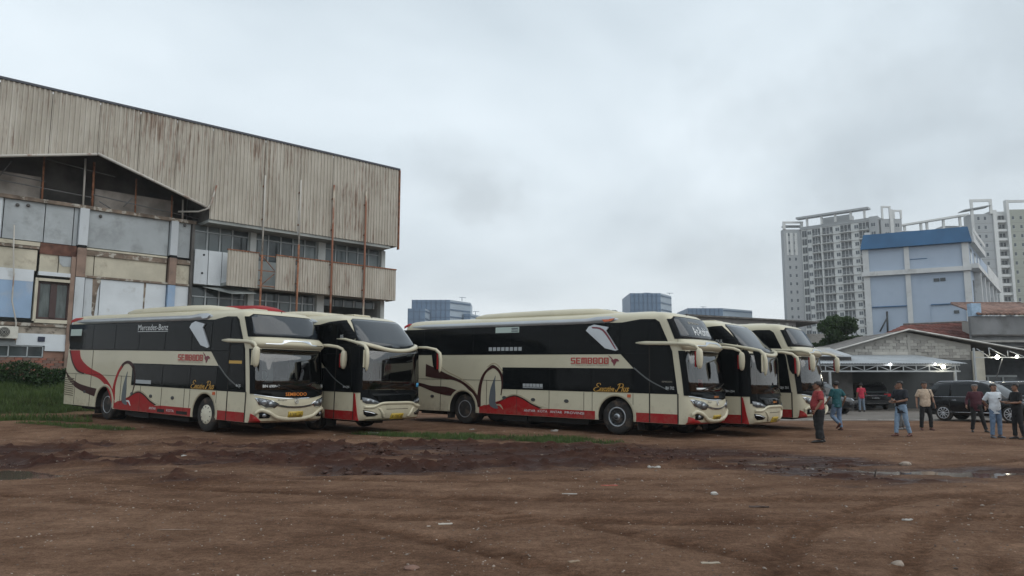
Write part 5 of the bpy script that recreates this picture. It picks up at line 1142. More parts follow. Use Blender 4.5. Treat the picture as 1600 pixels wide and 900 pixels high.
mb = MB(); mb.add([A_ + Vector((0, .3, -.1)), D_ + Vector((0, .3, -.1)), C_ + Vector((0, 0, -.1)), B_ + Vector((0, 0, -.1)), (A_.x, A_.y + .3, 0), (D_.x, D_.y + .3, 0), (C_.x, 8, 0), (B_.x, 8, 0), (C_.x, 8, A_.z), (B_.x, 8, A_.z)], [(0, 1, 5, 4), (3, 2, 8, 9), (0, 3, 9, 7, 4), (1, 5, 6, 8, 2)], PLAST); mb.build('house_wall', rh)
mb = MB(); q = g(1508, 519, 62); mb.bb(q.x - .4, q.x + .5, -1.5, -.3, 0, q.z + .8, PLAST); mb.build('party_wall', rh)
# grey workshop on the right with brown tiles
gw = empty('grey_workshop', (44, 58, 0), 0, 'bare grey rendered building with brown tiled roof at the right edge', 'building')
q = lambda px, py, d=58: at(px, py, d) - Vector((44, 58, 0))
w0 = q(1516, 494); w1 = q(1650, 490); GREYW = mat('grey_render_wall', (.20, .205, .21), .95, var=.18, vscale=.5, dirt=(.13, .13, .13), dscale=.7, dlo=.5, dhi=.7)
one('rendered_wall', gw, w0.x, w1.x, 0, .3, 0, w0.z, GREYW); one('inner_wall', gw, w0.x + 6, w1.x, .31, 8, 0, w0.z - .1, GREYW)
for py, h_, d_ in ((523, .10, -.35), (532, .16, -.5), (541, .12, -.6)): p = q(1512, py); one('ledge', gw, p.x + .2, w1.x, d_, -.003, p.z - h_, p.z, BLOCK2 if h_ > .15 else DARKW)
p = q(1525, 492.5); one('gutter_box', gw, w0.x + .1, w0.x + .85, -.06, .5, w0.z + .01, w0.z + 1.0, mat('gutter_blue', (.30, .42, .55), .7, var=.15))
t0 = q(1527, 492); t1 = q(1532, 474.5, 62)
for k in range(26):
    x0 = t0.x + k * .36; mb = MB(); mb.tube([(x0, -.3, t0.z + .05), (x0 + .5, t1.y, t1.z)], .17, TILE2, 6, flat=.5); mb.build('tile_column', gw)
one('tile_ridge', gw, t0.x + .4, w1.x, t1.y - .1, t1.y + .1, t1.z - .05, t1.z + .12, TILE2)
mb = MB(); mb.add([(t0.x, -.2, t0.z - .03), (w1.x, -.2, t0.z - .03), (w1.x, t1.y, t1.z - .1), (t0.x + .45, t1.y, t1.z - .1)], [(0, 1, 2, 3)], DARKW); mb.build('roof_underlay', gw)
# unfinished concrete shed and red tank behind the coaches
us = empty('flat_roofed_shed', (*at(1190, 498, 75).xy, 0), 0, 'long low unfinished concrete building with flat roof behind the right-hand coaches', 'building')
v = lambda px, py, d=75: at(px, py, d) - Vector(us.location)
c0, c1 = v(1075, 491), v(1243, 497); CONC = mat('raw_concrete', (.22, .205, .195), .95, var=.25, vscale=.5, dirt=(.14, .13, .125), dscale=.5, dlo=.5, dhi=.7)
mb = MB(); mb.add([(c0.x, 0, 0), (c1.x, 0, 0), (c1.x, 0, c1.z - .25), (c0.x, 0, c0.z - .2), (c0.x, 9, 0), (c1.x, 9, 0), (c1.x, 9, c1.z - .25), (c0.x, 9, c0.z - .2)], [(0, 1, 2, 3), (1, 5, 6, 2), (4, 7, 6, 5), (0, 3, 7, 4), (3, 2, 6, 7)], CONC); mb.build('concrete_wall', us)
c2 = v(1281, 503)
mb = MB(); mb.add([(c0.x - .3, -.4, c0.z - .18), (c2.x, -.4, c2.z - .12), (c2.x, 9, c2.z - .12), (c0.x - .3, 9, c0.z - .18), (c0.x - .3, -.4, c0.z), (c2.x, -.4, c2.z), (c2.x, 9, c2.z), (c0.x - .3, 9, c0.z)], [(0, 3, 2, 1), (4, 5, 6, 7), (0, 1, 5, 4), (1, 2, 6, 5), (2, 3, 7, 6), (3, 0, 4, 7)], mat('roof_slab_edge', (.14, .13, .12), .95, var=.3)); mb.build('roof_slab', us)
for px in (1216, 1229): p = v(px, 500); one('pier', us, p.x - .12, p.x + .12, -.15, -.005, p.z - 1.6, p.z - .3, PLAST)
one('lean_to_wall', us, v(1246, 520).x, v(1300, 520).x, 1.5, 4, 0, v(1270, 520).z, BLOCK2)
tank = MB(); tank.lathe([(0, 0), (.33, 0), (.34, .05), (.34, .62), (.30, .72), (.1, .78), (0, .78)], mat('red_plastic_tank', (.22, .022, .022), .4), (0, 0, 0), 'z', 18)
t_ = tank.build('water_tank'); p = at(1264.5, 520.2, 72.5); t_.location = p + Vector((0, 2.2, 0)) * 0 + Vector((0, 4.6, 0)); t_.location.z = us.location.z + v(1270, 520).z; tag(t_, 'small red plastic water tank on the wall behind the rightmost coach', 'water tank')

# ---------------------------------------------------------------- blue office building
BLW = mat('pale_blue_wall', (.385, .455, .55), .85, var=.05, vscale=.35, dirt=(.32, .385, .48), dscale=.35, dlo=.5, dhi=.75)
BLP = mat('blue_parapet', (.028, .105, .22), .5, var=.15, vscale=.4)
WHT = mat('white_frame_paint', (.56, .57, .57), .8, var=.06, vscale=.6, dirt=(.36, .36, .35), dscale=.8, dlo=.55, dhi=.75)
e_ = Vector((.88388, -.46771, 0)); blue = empty('blue_building', (44.009, 72, 0), math.atan2(e_.y, e_.x), 'pale blue building with white frame bands and deep blue parapet', 'building')
one('front_wall', blue, -9.1, .1, .15, .4, 0, 15.3, BLW)
for x0, x1 in ((-9.2, -8.62), (-5.42, -4.96), (-.42, .16)): one('white_column', blue, x0, x1, -.03, .148, 0, 12.53, WHT); one('white_column', blue, x0, x1, -.03, .148, 13.02, 15.3, WHT)
one('white_band', blue, -9.35, .25, -.28, .145, 12.55, 13.0, WHT)
mb = MB(); mb.add([(-9.35, -.35, 15.32), (.45, -.35, 15.32), (.45, 1.0, 15.32), (-9.35, 1.0, 15.32), (-9.0, -.05, 16.85), (.2, -.05, 16.85), (.2, 1.0, 16.85), (-9.0, 1.0, 16.85)], [(0, 3, 2, 1), (4, 5, 6, 7), (0, 1, 5, 4), (1, 2, 6, 5), (2, 3, 7, 6), (3, 0, 4, 7)], BLP); mb.build('parapet_roof', blue)
for x0, x1, z0, z1 in ((-2.98, -2.5, 11.66, 11.98), (-2.42, -1.96, 11.68, 12.0), (-1.46, -1.02, 8.46, 8.76)): 
    wv = one('vent_window', blue, x0, x1, .10, .14, z0, z1, WGLASS)
    for k in range(3): one('louvre', wv, x0, x1, .06, .098, z0 + .03 + k * .1, z0 + .06 + k * .1, mat('louvre_grey', (.12, .13, .15), .7))
for x0, x1, z in ((-8.6, -5.44, 9.4), (-3.37, -.44, 9.40)): one('ledge', blue, x0, x1, -.02, .145, z - .04, z + .04, BLP)
one('wall_rib', blue, -3.40, -3.34, .10, .145, 6, 9.35, BLW); one('wall_rib', blue, -4.9, -3.4, .11, .147, 14.0, 14.06, BLP)
mb = MB(); mb.cyl((-7.3, -.2, 6.8), (-7.25, -.2, 8.9), .09, CPW, 8); mb.cyl((-8.0, -.2, 6.9), (-7.3, -.2, 8.2), .07, CPW, 8); mb.build('roof_pipe', blue)
one('parapet_knob', blue, -8.9, -8.4, .3, .8, 16.86, 17.15, WHT)
# side wing receding to the right: direction relative to the front
sa = math.atan2(.8, .6) - math.atan2(e_.y, e_.x); cs, sn = math.cos(sa), math.sin(sa)
def sidebox(name, t0, t1, o0, o1, z0, z1, m):
    mb = MB(); pts = [(t0, o0), (t1, o0), (t1, o1), (t0, o1)]; xy = [(.12 + cs * t + sn * o, sn * t - cs * o) for t, o in pts]
    mb.prism(xy, z0, z1, m); return mb.build(name, blue)
sidebox('side_wall', .4, 25, -3, 0, 0, 15.3, BLW)
sidebox('side_band', .0, 25, .003, .75, 12.75, 13.2, WHT); sidebox('side_cornice', 0.2, 11.5, .003, .5, 15.33, 15.9, WHT); sidebox('balcony_rail', .3, 11.5, .45, .5, 16.35, 16.75, WHT); sidebox('balcony_floor_wall', 11.8, 24.8, .5, .6, 13.22, 14.5, WHT)
for t in (3.2, 7.5, 11.5, 16, 20.5): sidebox('side_column', t, t + .5, .003, .6, 0, 12.74, WHT)
for k in range(6): sidebox('side_window', 1.2 + k * 4 + .6, 1.2 + k * 4 + 1.6, .003, .03, 8.2, 11.8, WGLASS)
for k in range(3): sidebox('side_window', 1.2 + k * 3.4, 2.6 + k * 3.4, .003, .03, 13.4, 14.9, WGLASS)
one('roof_slab', blue, -9.0, .1, .42, 8, 15.3, 15.6, CONC)

# ---------------------------------------------------------------- apartment towers
TW = mat('tower_white', (.60, .61, .60), .85, var=.06, vscale=.05, dirt=(.45, .46, .46), dscale=.15, dlo=.5, dhi=.8)
TG = mat('tower_grey', (.36, .375, .385), .85, var=.06, vscale=.05); TG2 = mat('tower_olive_grey', (.33, .345, .30), .85, var=.06, vscale=.05)
TD = mat('tower_dark_recess', (.07, .078, .085), .6, var=.35, vscale=.3); TGL = mat('tower_glass', (.07, .085, .10), .15)
H0 = 3.15
_sh = {}
def shared(key, fn):
    if key not in _sh: mb = MB(); fn(mb); _sh[key] = mb.mesh(key)
    return _sh[key]
def put(me, name, parent, loc): o = link(name, me, parent); o.location = loc; return o
tower = empty('apartment_tower', (108.88, 283, 0), math.atan2(-.67178, .74075), 'white and grey apartment tower with rows of balconies, left of the pale blue building', 'building')
one('main_block', tower, 1.2, 28.6, .6, 16, 0, 60.2, TW); one('roof_parapet', tower, .8, 28.8, .3, 16.2, 60.2, 61.3, TG)
def balc(w):
    def f(mb):
        mb.bb(0, w, .45, .58, .25, 2.75, TD)                               # opening with glazing
        mb.bb(w * .33, w * .38, .40, .448, .25, 2.75, TW); mb.bb(w * .66, w * .71, .40, .448, .25, 2.75, TW)
        mb.bb(-.15, w + .15, -.55, .56, -.12, .12, TW)
        for k in range(9): mb.bb(.1 + (w - .2) * k / 8 - .03, .1 + (w - .2) * k / 8 + .03, -.52, -.47, .12, 1.05, TG)
        mb.bb(0, w, -.54, -.46, 1.05, 1.12, TG); mb.bb(w - .9, w - .2, -.3, .2, .13, .75, TG)
    return f
def win(w, h, gl=TGL):
    def f(mb): mb.bb(0, w, .02, .06, 0, h, gl); mb.bb(-.08, w + .08, -.12, .05, -.12, 0, TW); mb.bb(w / 2 - .04, w / 2 + .04, -.02, .019, 0, h, TW)
    return f
for fl in range(18):
    z = 57.1 - fl * H0
    for x0, w in ((5.4, 2.9), (9.3, 3.5), (15.7, 3.6), (22.2, 3.4)):
        put(shared('balcony_%.1f' % w, balc(w)), 'balcony', tower, (x0, 0, z))
    for x0 in (3.6, 13.9, 20.6): put(shared('flat_window', win(1.3, 1.3)), 'window', tower, (x0, .53, z + .9))
    one('floor_band', tower, 13.0, 15.5, .25, .598, z - .15, z + .15, TW); one('floor_band', tower, 19.5, 22.0, .25, .598, z - .15, z + .15, TW)
    put(shared('tall_pane', win(1.7, 2.4, TD)), 'stair_window', tower, (1.5, .53, z + .2))
one('wall_rib', tower, 8.55, 9.05, .0, .598, 0, 60.2, TW); one('wall_rib', tower, 3.3, 3.5, .3, .598, 0, 60.2, TG); one('corner_block', tower, 25.9, 28.9, -.2, .598, 0, 61.5, TG)
for fl in range(18): put(shared('flat_window', win(1.3, 1.3)), 'window', tower, (26.6, -.25, 57.8 - fl * H0))
# frames over the roof
one('roof_beam', tower, .1, 26.2, -1.4, 1.6, 64.3, 65.0, TG)
for x in (3.6, 9, 14, 19.5, 24.2): one('roof_post', tower, x, x + .7, -.6, .1, 61.3, 64.3, TW)
one('roof_house', tower, 8, 18, 4, 9, 61.3, 64.4, TG)
core = empty('tower_stair_core', (108.88, 283, 0), 0, 'grey stair core at the left end of the balconied apartment tower', 'building')
one('core_block', core, -5.3, 2.4, .1, 3, 0, 60.6, TG); one('frame_beam', core, -5.4, 2.3, -.3, .6, 63.0, 63.6, TW)
for x in (-5.4, 1.3): one('frame_post', core, x, x + .9, -.25, .6, 60.6, 63.0, TW)
one('core_roof', core, -4.6, 2.8, 1.2, 4, 62.0, 62.5, TG); one('core_strip', core, 2.41, 3.4, 1.5, 6, 0, 60.4, TG)
for x0, x1 in ((-4.4, -3.7), (-3.0, -1.9), (-1.2, -.2)): one('white_strip', core, x0, x1, -.05, .095, 50.6, 59.2, TW)
for fl in range(18):
    for x in (-3.7, -1.4): put(shared('slit_window', lambda mb: (mb.bb(0, .7, .02, .06, 0, 1.2, TGL), mb.bb(-.1, .8, -.1, .05, -.12, 0, TW))), 'window', core, (x, .03, 57.9 - fl * H0))
end = empty('tower_corner_wing', (130.2, 263.7, 0), 0, 'grey wing with open roof frames at the right end of the balconied tower', 'building')
one('wing_block', end, 1.2, 8.6, .1, 6, 0, 60.4, TG); one('wing_rib', end, 4.4, 5.6, -.2, .095, 0, 63.8, TW)
for x0, x1, zt_ in ((1.5, 4.8, 65.0), (5.6, 8.7, 63.6)):
    for x in (x0, x1 - .55): one('frame_post', end, x, x + .55, -.3, .3, 60.4, zt_, TW)
    one('frame_beam', end, x0 + .56, x1 - .56, -.3, .3, zt_ - .6, zt_ - .01, TW)
for fl in range(16):
    for x in (2.6, 6.3): put(shared('flat_window', win(1.3, 1.3)), 'window', end, (x, .03, 57.4 - fl * H0))
mid = empty('middle_apartment_slab', (108.88, 283, 0), 0, 'apartment slab with rooftop pergola rising behind the deep blue parapet', 'building')
one('slab_block', mid, 40, 70, 2, 6, 0, 60.4, TG); mb = MB(); mb.add([(39.8, 0, 62.0), (66, 0, 66.2), (66, 3, 66.2), (39.8, 3, 62.0), (39.8, 0, 62.6), (66, 0, 66.9), (66, 3, 66.9), (39.8, 3, 62.6)], [(0, 3, 2, 1), (4, 5, 6, 7), (0, 1, 5, 4), (1, 2, 6, 5), (2, 3, 7, 6), (3, 0, 4, 7)], TW); mb.build('pergola_beam', mid)
for x in (41.2, 47.5, 49.8, 56.2, 62.6): one('pergola_post', mid, x, x + .8, .8, 1.5, 60.4, 61.9 + (x - 39.8) * .16, TW)
one('rooftop_house', mid, 58, 69, 4, 9, 60.4, 62.8, TG)
t2 = empty('tall_apartment_block', (160, 262, 0), math.atan2(-.1, 1), 'tall grey apartment block with portal frames on top at the right edge', 'building')
one('left_block', t2, 2.2, 9.6, .1, 5, 0, 61.6, TG); one('white_shaft', t2, 9.61, 10.9, -.4, 14, 0, 62.9, TW); one('recess_block', t2, 10.9, 15.0, 1.2, 14, 0, 62.6, TW); one('frame_rib', t2, 14.1, 15.0, -.6, 1.19, 0, 66.4, TW); one('right_block', t2, 15.01, 40, .1, 14, 0, 63.0, TG2)
for x in (2.3, 8.7): one('portal_post', t2, x, x + .9, -.4, .09, 0 if x < 5 else 61.6, 66.0, TW)
one('portal_beam', t2, 2.3, 9.6, -.4, .3, 66.0, 66.9, TW); one('portal_beam', t2, 15.0, 40, -.5, .3, 65.5, 66.3, TW); mb = MB(); mb.add([(0, -1, 62.9), (9, -1, 64.4), (9, 4, 64.4), (0, 4, 62.9), (0, -1, 63.2), (9, -1, 64.7), (9, 4, 64.7), (0, 4, 63.2)], [(0, 3, 2, 1), (4, 5, 6, 7), (0, 1, 5, 4), (1, 2, 6, 5), (2, 3, 7, 6), (3, 0, 4, 7)], TG); mb.build('lift_roof', t2)
for fl in range(17):
    z = 59.4 - fl * 3.22
    for x in (4.5, 6.7): put(shared('slit_window', None), 'window', t2, (x, .03, z))
    for x in (16.0, 18.6, 21.2, 23.8): put(shared('slit_window', None), 'window', t2, (x, .03, z))
    put(shared('loggia', lambda mb: (mb.bb(.1, 2.9, 1.02, 1.19, .3, 1.7, TD), mb.bb(.8, .9, .9, 1.01, .3, 1.7, TW), mb.bb(1.9, 2.0, .9, 1.01, .3, 1.7, TW), mb.bb(0, 3.1, -.1, 1.19, -1.0, -.85, TW), mb.bb(0, 3.1, -.1, .0, -.85, -.1, TW))), 'balcony', t2, (10.95, 0, z))
    one('floor_line', t2, 2.25, 9.55, .05, .097, z - 1.2, z - 1.12, CONC); one('floor_line', t2, 15.05, 40, .05, .097, z - 1.2, z - 1.12, CONC)

# ---------------------------------------------------------------- far glass blocks
FB = mat('far_blue_cladding', (.13, .20, .30), .5, var=.1, vscale=.05); FB2 = mat('far_pale_cladding', (.33, .40, .47), .5, var=.1, vscale=.05); FBD = mat('far_fin', (.085, .13, .20), .5); FW = mat('far_white', (.46, .50, .54), .7)
def far_block(label, px0, px1, pxm, ytop, d, steps):
    p0, p1 = at(px0, 500, d), at(px1, 500, d); pm = at(pxm, 500, d); zt_ = at((px0 + px1) / 2, ytop, d).z
    o = empty('far_glass_block', (p0.x, d, 0), 0, label, 'building', 'far blue office blocks on the skyline'); w = p1.x - p0.x; m_ = pm.x - p0.x
    one('main_wall', o, 0, m_, 0, 20, 0, zt_, FB); mb = MB(); mb.add([(m_, 0, 0), (w, 9, 0), (w, 22, 0), (m_, 20, 0), (m_, 0, zt_), (w, 9, zt_ - .1), (w, 22, zt_ - .1), (m_, 20, zt_)], [(0, 1, 5, 4), (1, 2, 6, 5), (4, 5, 6, 7), (2, 3, 7, 6)], FB2); mb.build('end_wall', o)
    n = int(m_ / 1.6)
    for k in range(n): one('fin', o, m_ * k / n, m_ * k / n + .22, -.25, -.01, zt_ * .3, zt_, FBD)
    for k in range(9):
        z = zt_ - 1.2 - k * 2.6; mb = MB(); mb.add([(m_ + .1, -.2, z), (w, 8.8, z), (w, 8.8, z + .5), (m_ + .1, -.2, z + .5)], [(0, 1, 2, 3)], FBD); mb.build('window_line', o); one('window_line', o, .2, m_ - .2, -.1, -.02, z, z + .18, FBD)
    for k, (x, h_) in enumerate(steps):
        mb = MB(); mb.cyl((x * w, 4, zt_), (x * w, 4, zt_ + h_), .12, FBD, 6); mb.cyl((x * w - 1.0, 4, zt_ + h_), (x * w + 1.4, 4, zt_ + h_ * .9), .09, FBD, 6); mb.build('roof_davit', o)
    return o
far_block('blue ribbed office block on the skyline beside the derelict block', 643, 733, 703, 468.5, 270, [(.86, 1.4)])
o2 = far_block('lower blue annex left of the ribbed office block on the skyline', 637, 668, 664, 482, 262, [])
o3 = far_block('short blue annex right of the ribbed office block on the skyline', 724, 750, 735, 490, 275, [(.7, 1.2)])
far_block('tall blue and white block above the middle coach', 985, 1058, 1033, 458, 280, [(.4, .6), (.9, .5)])
far_block('long low blue building on the skyline behind the right-hand coaches', 1075, 1187, 1130, 481.5, 300, [(.25, 1.0)])
# ---------------------------------------------------------------- vegetation
def leaf_mat(name, a, b, tl=.25):
    if name in MATS: return MATS[name]
    m = bpy.data.materials.new(name); m.use_nodes = True; MATS[name] = m; nt = m.node_tree; L = nt.links.new; bs = nt.nodes['Principled BSDF']
    tc = N(nt, 'ShaderNodeTexCoord'); nz = N(nt, 'ShaderNodeTexNoise'); nz.inputs['Scale'].default_value = 2.3; nz.inputs['Detail'].default_value = 6; nz.inputs['Roughness'].default_value = .7; L(tc.outputs['Object'], nz.inputs[0])
    r = N(nt, 'ShaderNodeValToRGB'); L(nz.outputs[0], r.inputs[0]); e = r.color_ramp.elements; e[0].position = .32; e[0].color = (*a, 1); e[1].position = .68; e[1].color = (*b, 1); L(r.outputs[0], bs.inputs['Base Color'])
    bs.inputs['Roughness'].default_value = .6; bs.inputs['Specular IOR Level'].default_value = .25
    out = nt.nodes['Material Output']; tr = N(nt, 'ShaderNodeBsdfTranslucent'); L(r.outputs[0], tr.inputs[0]); mx = N(nt, 'ShaderNodeMixShader'); mx.inputs[0].default_value = tl
    L(bs.outputs[0], mx.inputs[1]); L(tr.outputs[0], mx.inputs[2]); L(mx.outputs[0], out.inputs[0]); return m
GRASSM = leaf_mat('grass_blades', (.038, .066, .020), (.105, .150, .044)); HEDGEM = leaf_mat('hedge_leaves', (.012, .028, .012), (.042, .080, .026)); TREEM = leaf_mat('tree_leaves', (.014, .030, .013), (.055, .095, .030))
BARK = mat('bark', (.09, .07, .055), .95, var=.3, vscale=4, bump=.4)
rng = np.random.default_rng(11)
def mesh_np(name, co, faces_idx, k, material, smooth=False):
    me = bpy.data.meshes.new(name); me.vertices.add(len(co)); me.vertices.foreach_set('co', np.ascontiguousarray(co, np.float32).ravel())
    me.loops.add(faces_idx.size); me.loops.foreach_set('vertex_index', faces_idx.ravel().astype(np.int32)); me.polygons.add(len(faces_idx)); me.polygons.foreach_set('loop_start', np.arange(0, faces_idx.size, k, dtype=np.int32))
    if smooth: me.polygons.foreach_set('use_smooth', np.ones(len(faces_idx), bool))
    me.update(calc_edges=True); me.materials.append(material); return me
def blades(pts, hmin, hmax, width):
    n = len(pts); h = rng.uniform(hmin, hmax, n); a = rng.uniform(0, 2 * np.pi, n); lean = rng.uniform(.1, .75, n) * h; b = rng.uniform(0, 2 * np.pi, n)
    w = width * rng.uniform(.6, 1.3, n); dx, dy = np.cos(a) * w, np.sin(a) * w; lx, ly = np.cos(b) * lean, np.sin(b) * lean
    co = np.stack([pts + np.stack([-dx, -dy, -.02 + 0 * h], 1), pts + np.stack([dx, dy, -.02 + 0 * h], 1), pts + np.stack([dx * .7 + lx * .4, dy * .7 + ly * .4, h * .6], 1), pts + np.stack([lx, ly, h], 1), pts + np.stack([-dx * .7 + lx * .4, -dy * .7 + ly * .4, h * .6], 1)], 1).reshape(-1, 3)
    i = np.arange(n)[:, None] * 5
    return co, np.concatenate([np.concatenate([i, i + 1, i + 2, i + 4], 1)]), np.concatenate([i + 4, i + 2, i + 3], 1)
def grass(name, label, x0, x1, y0, y1, n, hmin, hmax, thr, width=.012):
    x = rng.uniform(x0, x1, n); y = rng.uniform(y0, y1, n); g_ = grassmask(x, y); k = g_ * (.45 + .9 * fbm(x * 1.7, y * 1.7, 3, 77)) > thr + .3 * rng.random(n); x, y = x[k], y[k]
    pts = np.stack([x, y, ground_z(x, y)], 1); co, q4, q3 = blades(pts, hmin, hmax, width)
    me = bpy.data.meshes.new(name); fs = [tuple(f) for f in q4.tolist()] + [tuple(f) for f in q3.tolist()]; me.from_pydata(co.tolist(), [], fs); me.materials.append(GRASSM); me.update()
    return tag(link(name, me), label, 'grass', kind='stuff')
grass('bank_grass', 'long green grass on the bank below the derelict block', -31, -11, 25, 39, 95000, .10, .34, .40)
grass('verge_grass', 'thin scruffy grass strip between the mud and the middle coaches', -6, 4, 19, 25, 34000, .03, .12, .62, .009)
grass('patch_grass', 'sparse grass patches on the dirt at the left', -19, -9, 21.5, 27, 26000, .03, .12, .36, .009)
def leaves(centres, size, material, name):
    n = len(centres); v1 = rng.normal(size=(n, 3)); v1 /= np.linalg.norm(v1, axis=1)[:, None]; v2 = np.cross(v1, rng.normal(size=(n, 3))); v2 /= np.linalg.norm(v2, axis=1)[:, None]
    s = size * rng.uniform(.55, 1.35, n)[:, None]; co = np.stack([centres - v1 * s, centres + v2 * s * .5, centres + v1 * s, centres - v2 * s * .5], 1).reshape(-1, 3)
    return mesh_np(name, co, np.arange(n * 4).reshape(-1, 4), 4, material)
def hedge(label, s0, s1, n):
    o = empty('hedge', (*fac((s0 + s1) / 2, -1.2), 0), math.atan2(FE[1], FE[0]), label, 'hedge'); h_ = (s1 - s0) / 2
    x = rng.uniform(-h_, h_, n); u = rng.uniform(0, 1, n); th = rng.uniform(0, np.pi, n); bump = .7 + .6 * fbm(x * .9 + 40, th * .8, 3, 91)
    y = -np.cos(th) * .75 * bump * np.sqrt(u) + .2; z = 1.3 + np.sin(th) * 1.25 * bump * np.sqrt(u) * (.92 + .25 * fbm(x * .5, x * 0, 2, 93))
    link('foliage', leaves(np.stack([x, y, z], 1), .075, HEDGEM, 'foliage'), o)
    for k in range(int(s1 - s0)):
        mb = MB(); xx = -h_ + .5 + k; mb.tube([(xx, .1, 1.1), (xx + .1, .05, 1.6), (xx - .1, -.2, 2.1)], [.03, .022, .012], BARK, 5); mb.build('stem', o)
hedge('dense dark green hedge growing along the brick foot of the derelict block', 17.5, 31, 26000)
def tree(label, x, y, ztrunk, ztop, rad, n, nm='tree', group='trees behind the yard', blobs=16):
    o = empty(nm, (x, y, 0), 0, label, 'tree', group); mb = MB(); mb.tube([(0, 0, -.2), (.08, .03, ztrunk * .5), (-.05, 0, ztrunk), (.05, 0, ztrunk + (ztop - ztrunk) * .6)], [.17, .13, .10, .04], BARK, 8); tr = mb.build('trunk', o)
    C_ = []; zc = (ztrunk + ztop) / 2
    for k in range(blobs):
        a = random.uniform(0, 6.283); rr = rad * math.sqrt(random.random()) * .8; zz_ = random.uniform(ztrunk, ztop - .35); sh_ = 1 - .5 * abs((zz_ - zc) / (ztop - zc + .01)) ** 2
        c = (rr * math.cos(a) * sh_, rr * math.sin(a) * sh_, zz_); C_.append((c, random.uniform(.28, .5) * rad)); 
        mb = MB(); mb.tube([(0, 0, max(.5, ztrunk * .8)), (c[0] * .5, c[1] * .5, (ztrunk + c[2]) / 2), c], [.05, .03, .012], BARK, 5); mb.build('limb', tr)
    P_ = []
    for c, r_ in C_:
        m_ = n // blobs; d = rng.normal(size=(m_, 3)); d /= np.linalg.norm(d, axis=1)[:, None]; d *= (r_ * rng.uniform(.35, 1.05, m_) ** .6)[:, None]; d[:, 2] *= .75; P_.append(d + np.array(c))
    link('crown', leaves(np.concatenate(P_), .13, TREEM, 'crown'), o); return o
p = at(1312, 545, 60); tree('round dark green tree between the rightmost coach and the block house', p.x, p.y, 2.9, at(1312, 491, 60).z, 1.8, 17000, blobs=34)
p = at(1276, 548, 62); tree('small dark bush left of the round tree', p.x, p.y, 2.0, at(1276, 533, 62).z, 1.0, 3500, 'shrub', blobs=8)
p = at(960, 490, 62); tree('dark treetop just above the roof of the middle coach', p.x, p.y, 5.6, at(960, 482, 62).z, 1.1, 2500, blobs=8)
# ---------------------------------------------------------------- stones, clods and litter
def lumps(name, label, x, y, size, flat, material, seed, kind='stuff', sink=.35):
    bm = bmesh.new(); bmesh.ops.create_icosphere(bm, subdivisions=1, radius=1); base = np.array([v.co[:] for v in bm.verts]); fc = np.array([[v.index for v in f.verts] for f in bm.faces]); bm.free()
    r_ = np.random.default_rng(seed); n = len(x); nv = len(base); j = base[None] * r_.uniform(.62, 1.25, (n, nv, 1)); sc = np.stack([size * r_.uniform(.7, 1.6, n), size * r_.uniform(.6, 1.1, n), size * flat * r_.uniform(.6, 1.2, n)], 1)[:, None, :]; j = j * sc
    a = r_.uniform(0, 6.28, n); c, s = np.cos(a)[:, None], np.sin(a)[:, None]; jx = j[..., 0] * c - j[..., 1] * s; jy = j[..., 0] * s + j[..., 1] * c
    z = ground_z(x, y); co = np.stack([jx + x[:, None], jy + y[:, None], j[..., 2] + z[:, None] + (size * flat * sink)[:, None]], -1).reshape(-1, 3)
    f = (fc[None] + (np.arange(n) * nv)[:, None, None]).reshape(-1, 3); return tag(link(name, mesh_np(name, co, f, 3, material)), label, kind=kind, cat='stones')
STONE = mat('pale_stones', (.34, .28, .23), .95, var=.4, vscale=3, dirt=(.075, .048, .036), dscale=2.5, dlo=.42, dhi=.62); CLOD = mat('mud_clod', (.065, .033, .024), .7, var=.4, vscale=9, spec=.3)
n = 11000; d = 5 + 19 * rng.random(n) ** 1.4; x = (rng.random(n) * 2 - 1) * .85 * d + 0; x = np.clip(x, -20, 18); k = rng.random(n) < .25 + .9 * fbm(x * .6, d * .6, 3, 61)
lumps('gravel', 'small stones and grit scattered over the dirt', x[k], d[k], rng.uniform(.003, .013, k.sum()) ** 1.0 * (1 + 1.2 * (rng.random(k.sum()) > .96)) * (.7 + .03 * d[k]), .6, STONE, 3)
n = 13000; x = rng.uniform(-17, 7, n); y = rng.uniform(12.5, 22, n); k = mudmask(x, y) * fbm(x * 1.1, y * 2.0, 3, 63) > .38 + .25 * rng.random(n); x, y = x[k], y[k]
lumps('mud_clods', 'wet lumps of churned mud along the ruts', x, y, rng.uniform(.010, .042, len(x)) * (1 + 1.2 * (rng.random(len(x)) > .95)), .55, CLOD, 5)
PAPER = mat('litter_white', (.36, .34, .31), .8, var=.2, vscale=9); BRN = mat('litter_brown', (.26, .19, .13), .9, var=.2, vscale=9); REDC = mat('litter_red', (.35, .09, .06), .7); GRN = mat('litter_green', (.10, .25, .22), .6)
def ground_hit(px, py):
    P_ = math.atan(152 / 1180); a, b = (px - 800) / 1180, (450 - py) / 1180; v = Vector((a, math.cos(P_) - b * math.sin(P_), math.sin(P_) + b * math.cos(P_))); t = -CAM_H / v.z
    for _ in range(12):
        q = Vector((0, 0, CAM_H)) + v * t; t = (float(ground_z(np.array([q.x]), np.array([q.y]))[0]) - CAM_H) / v.z
    return Vector((0, 0, CAM_H)) + v * t
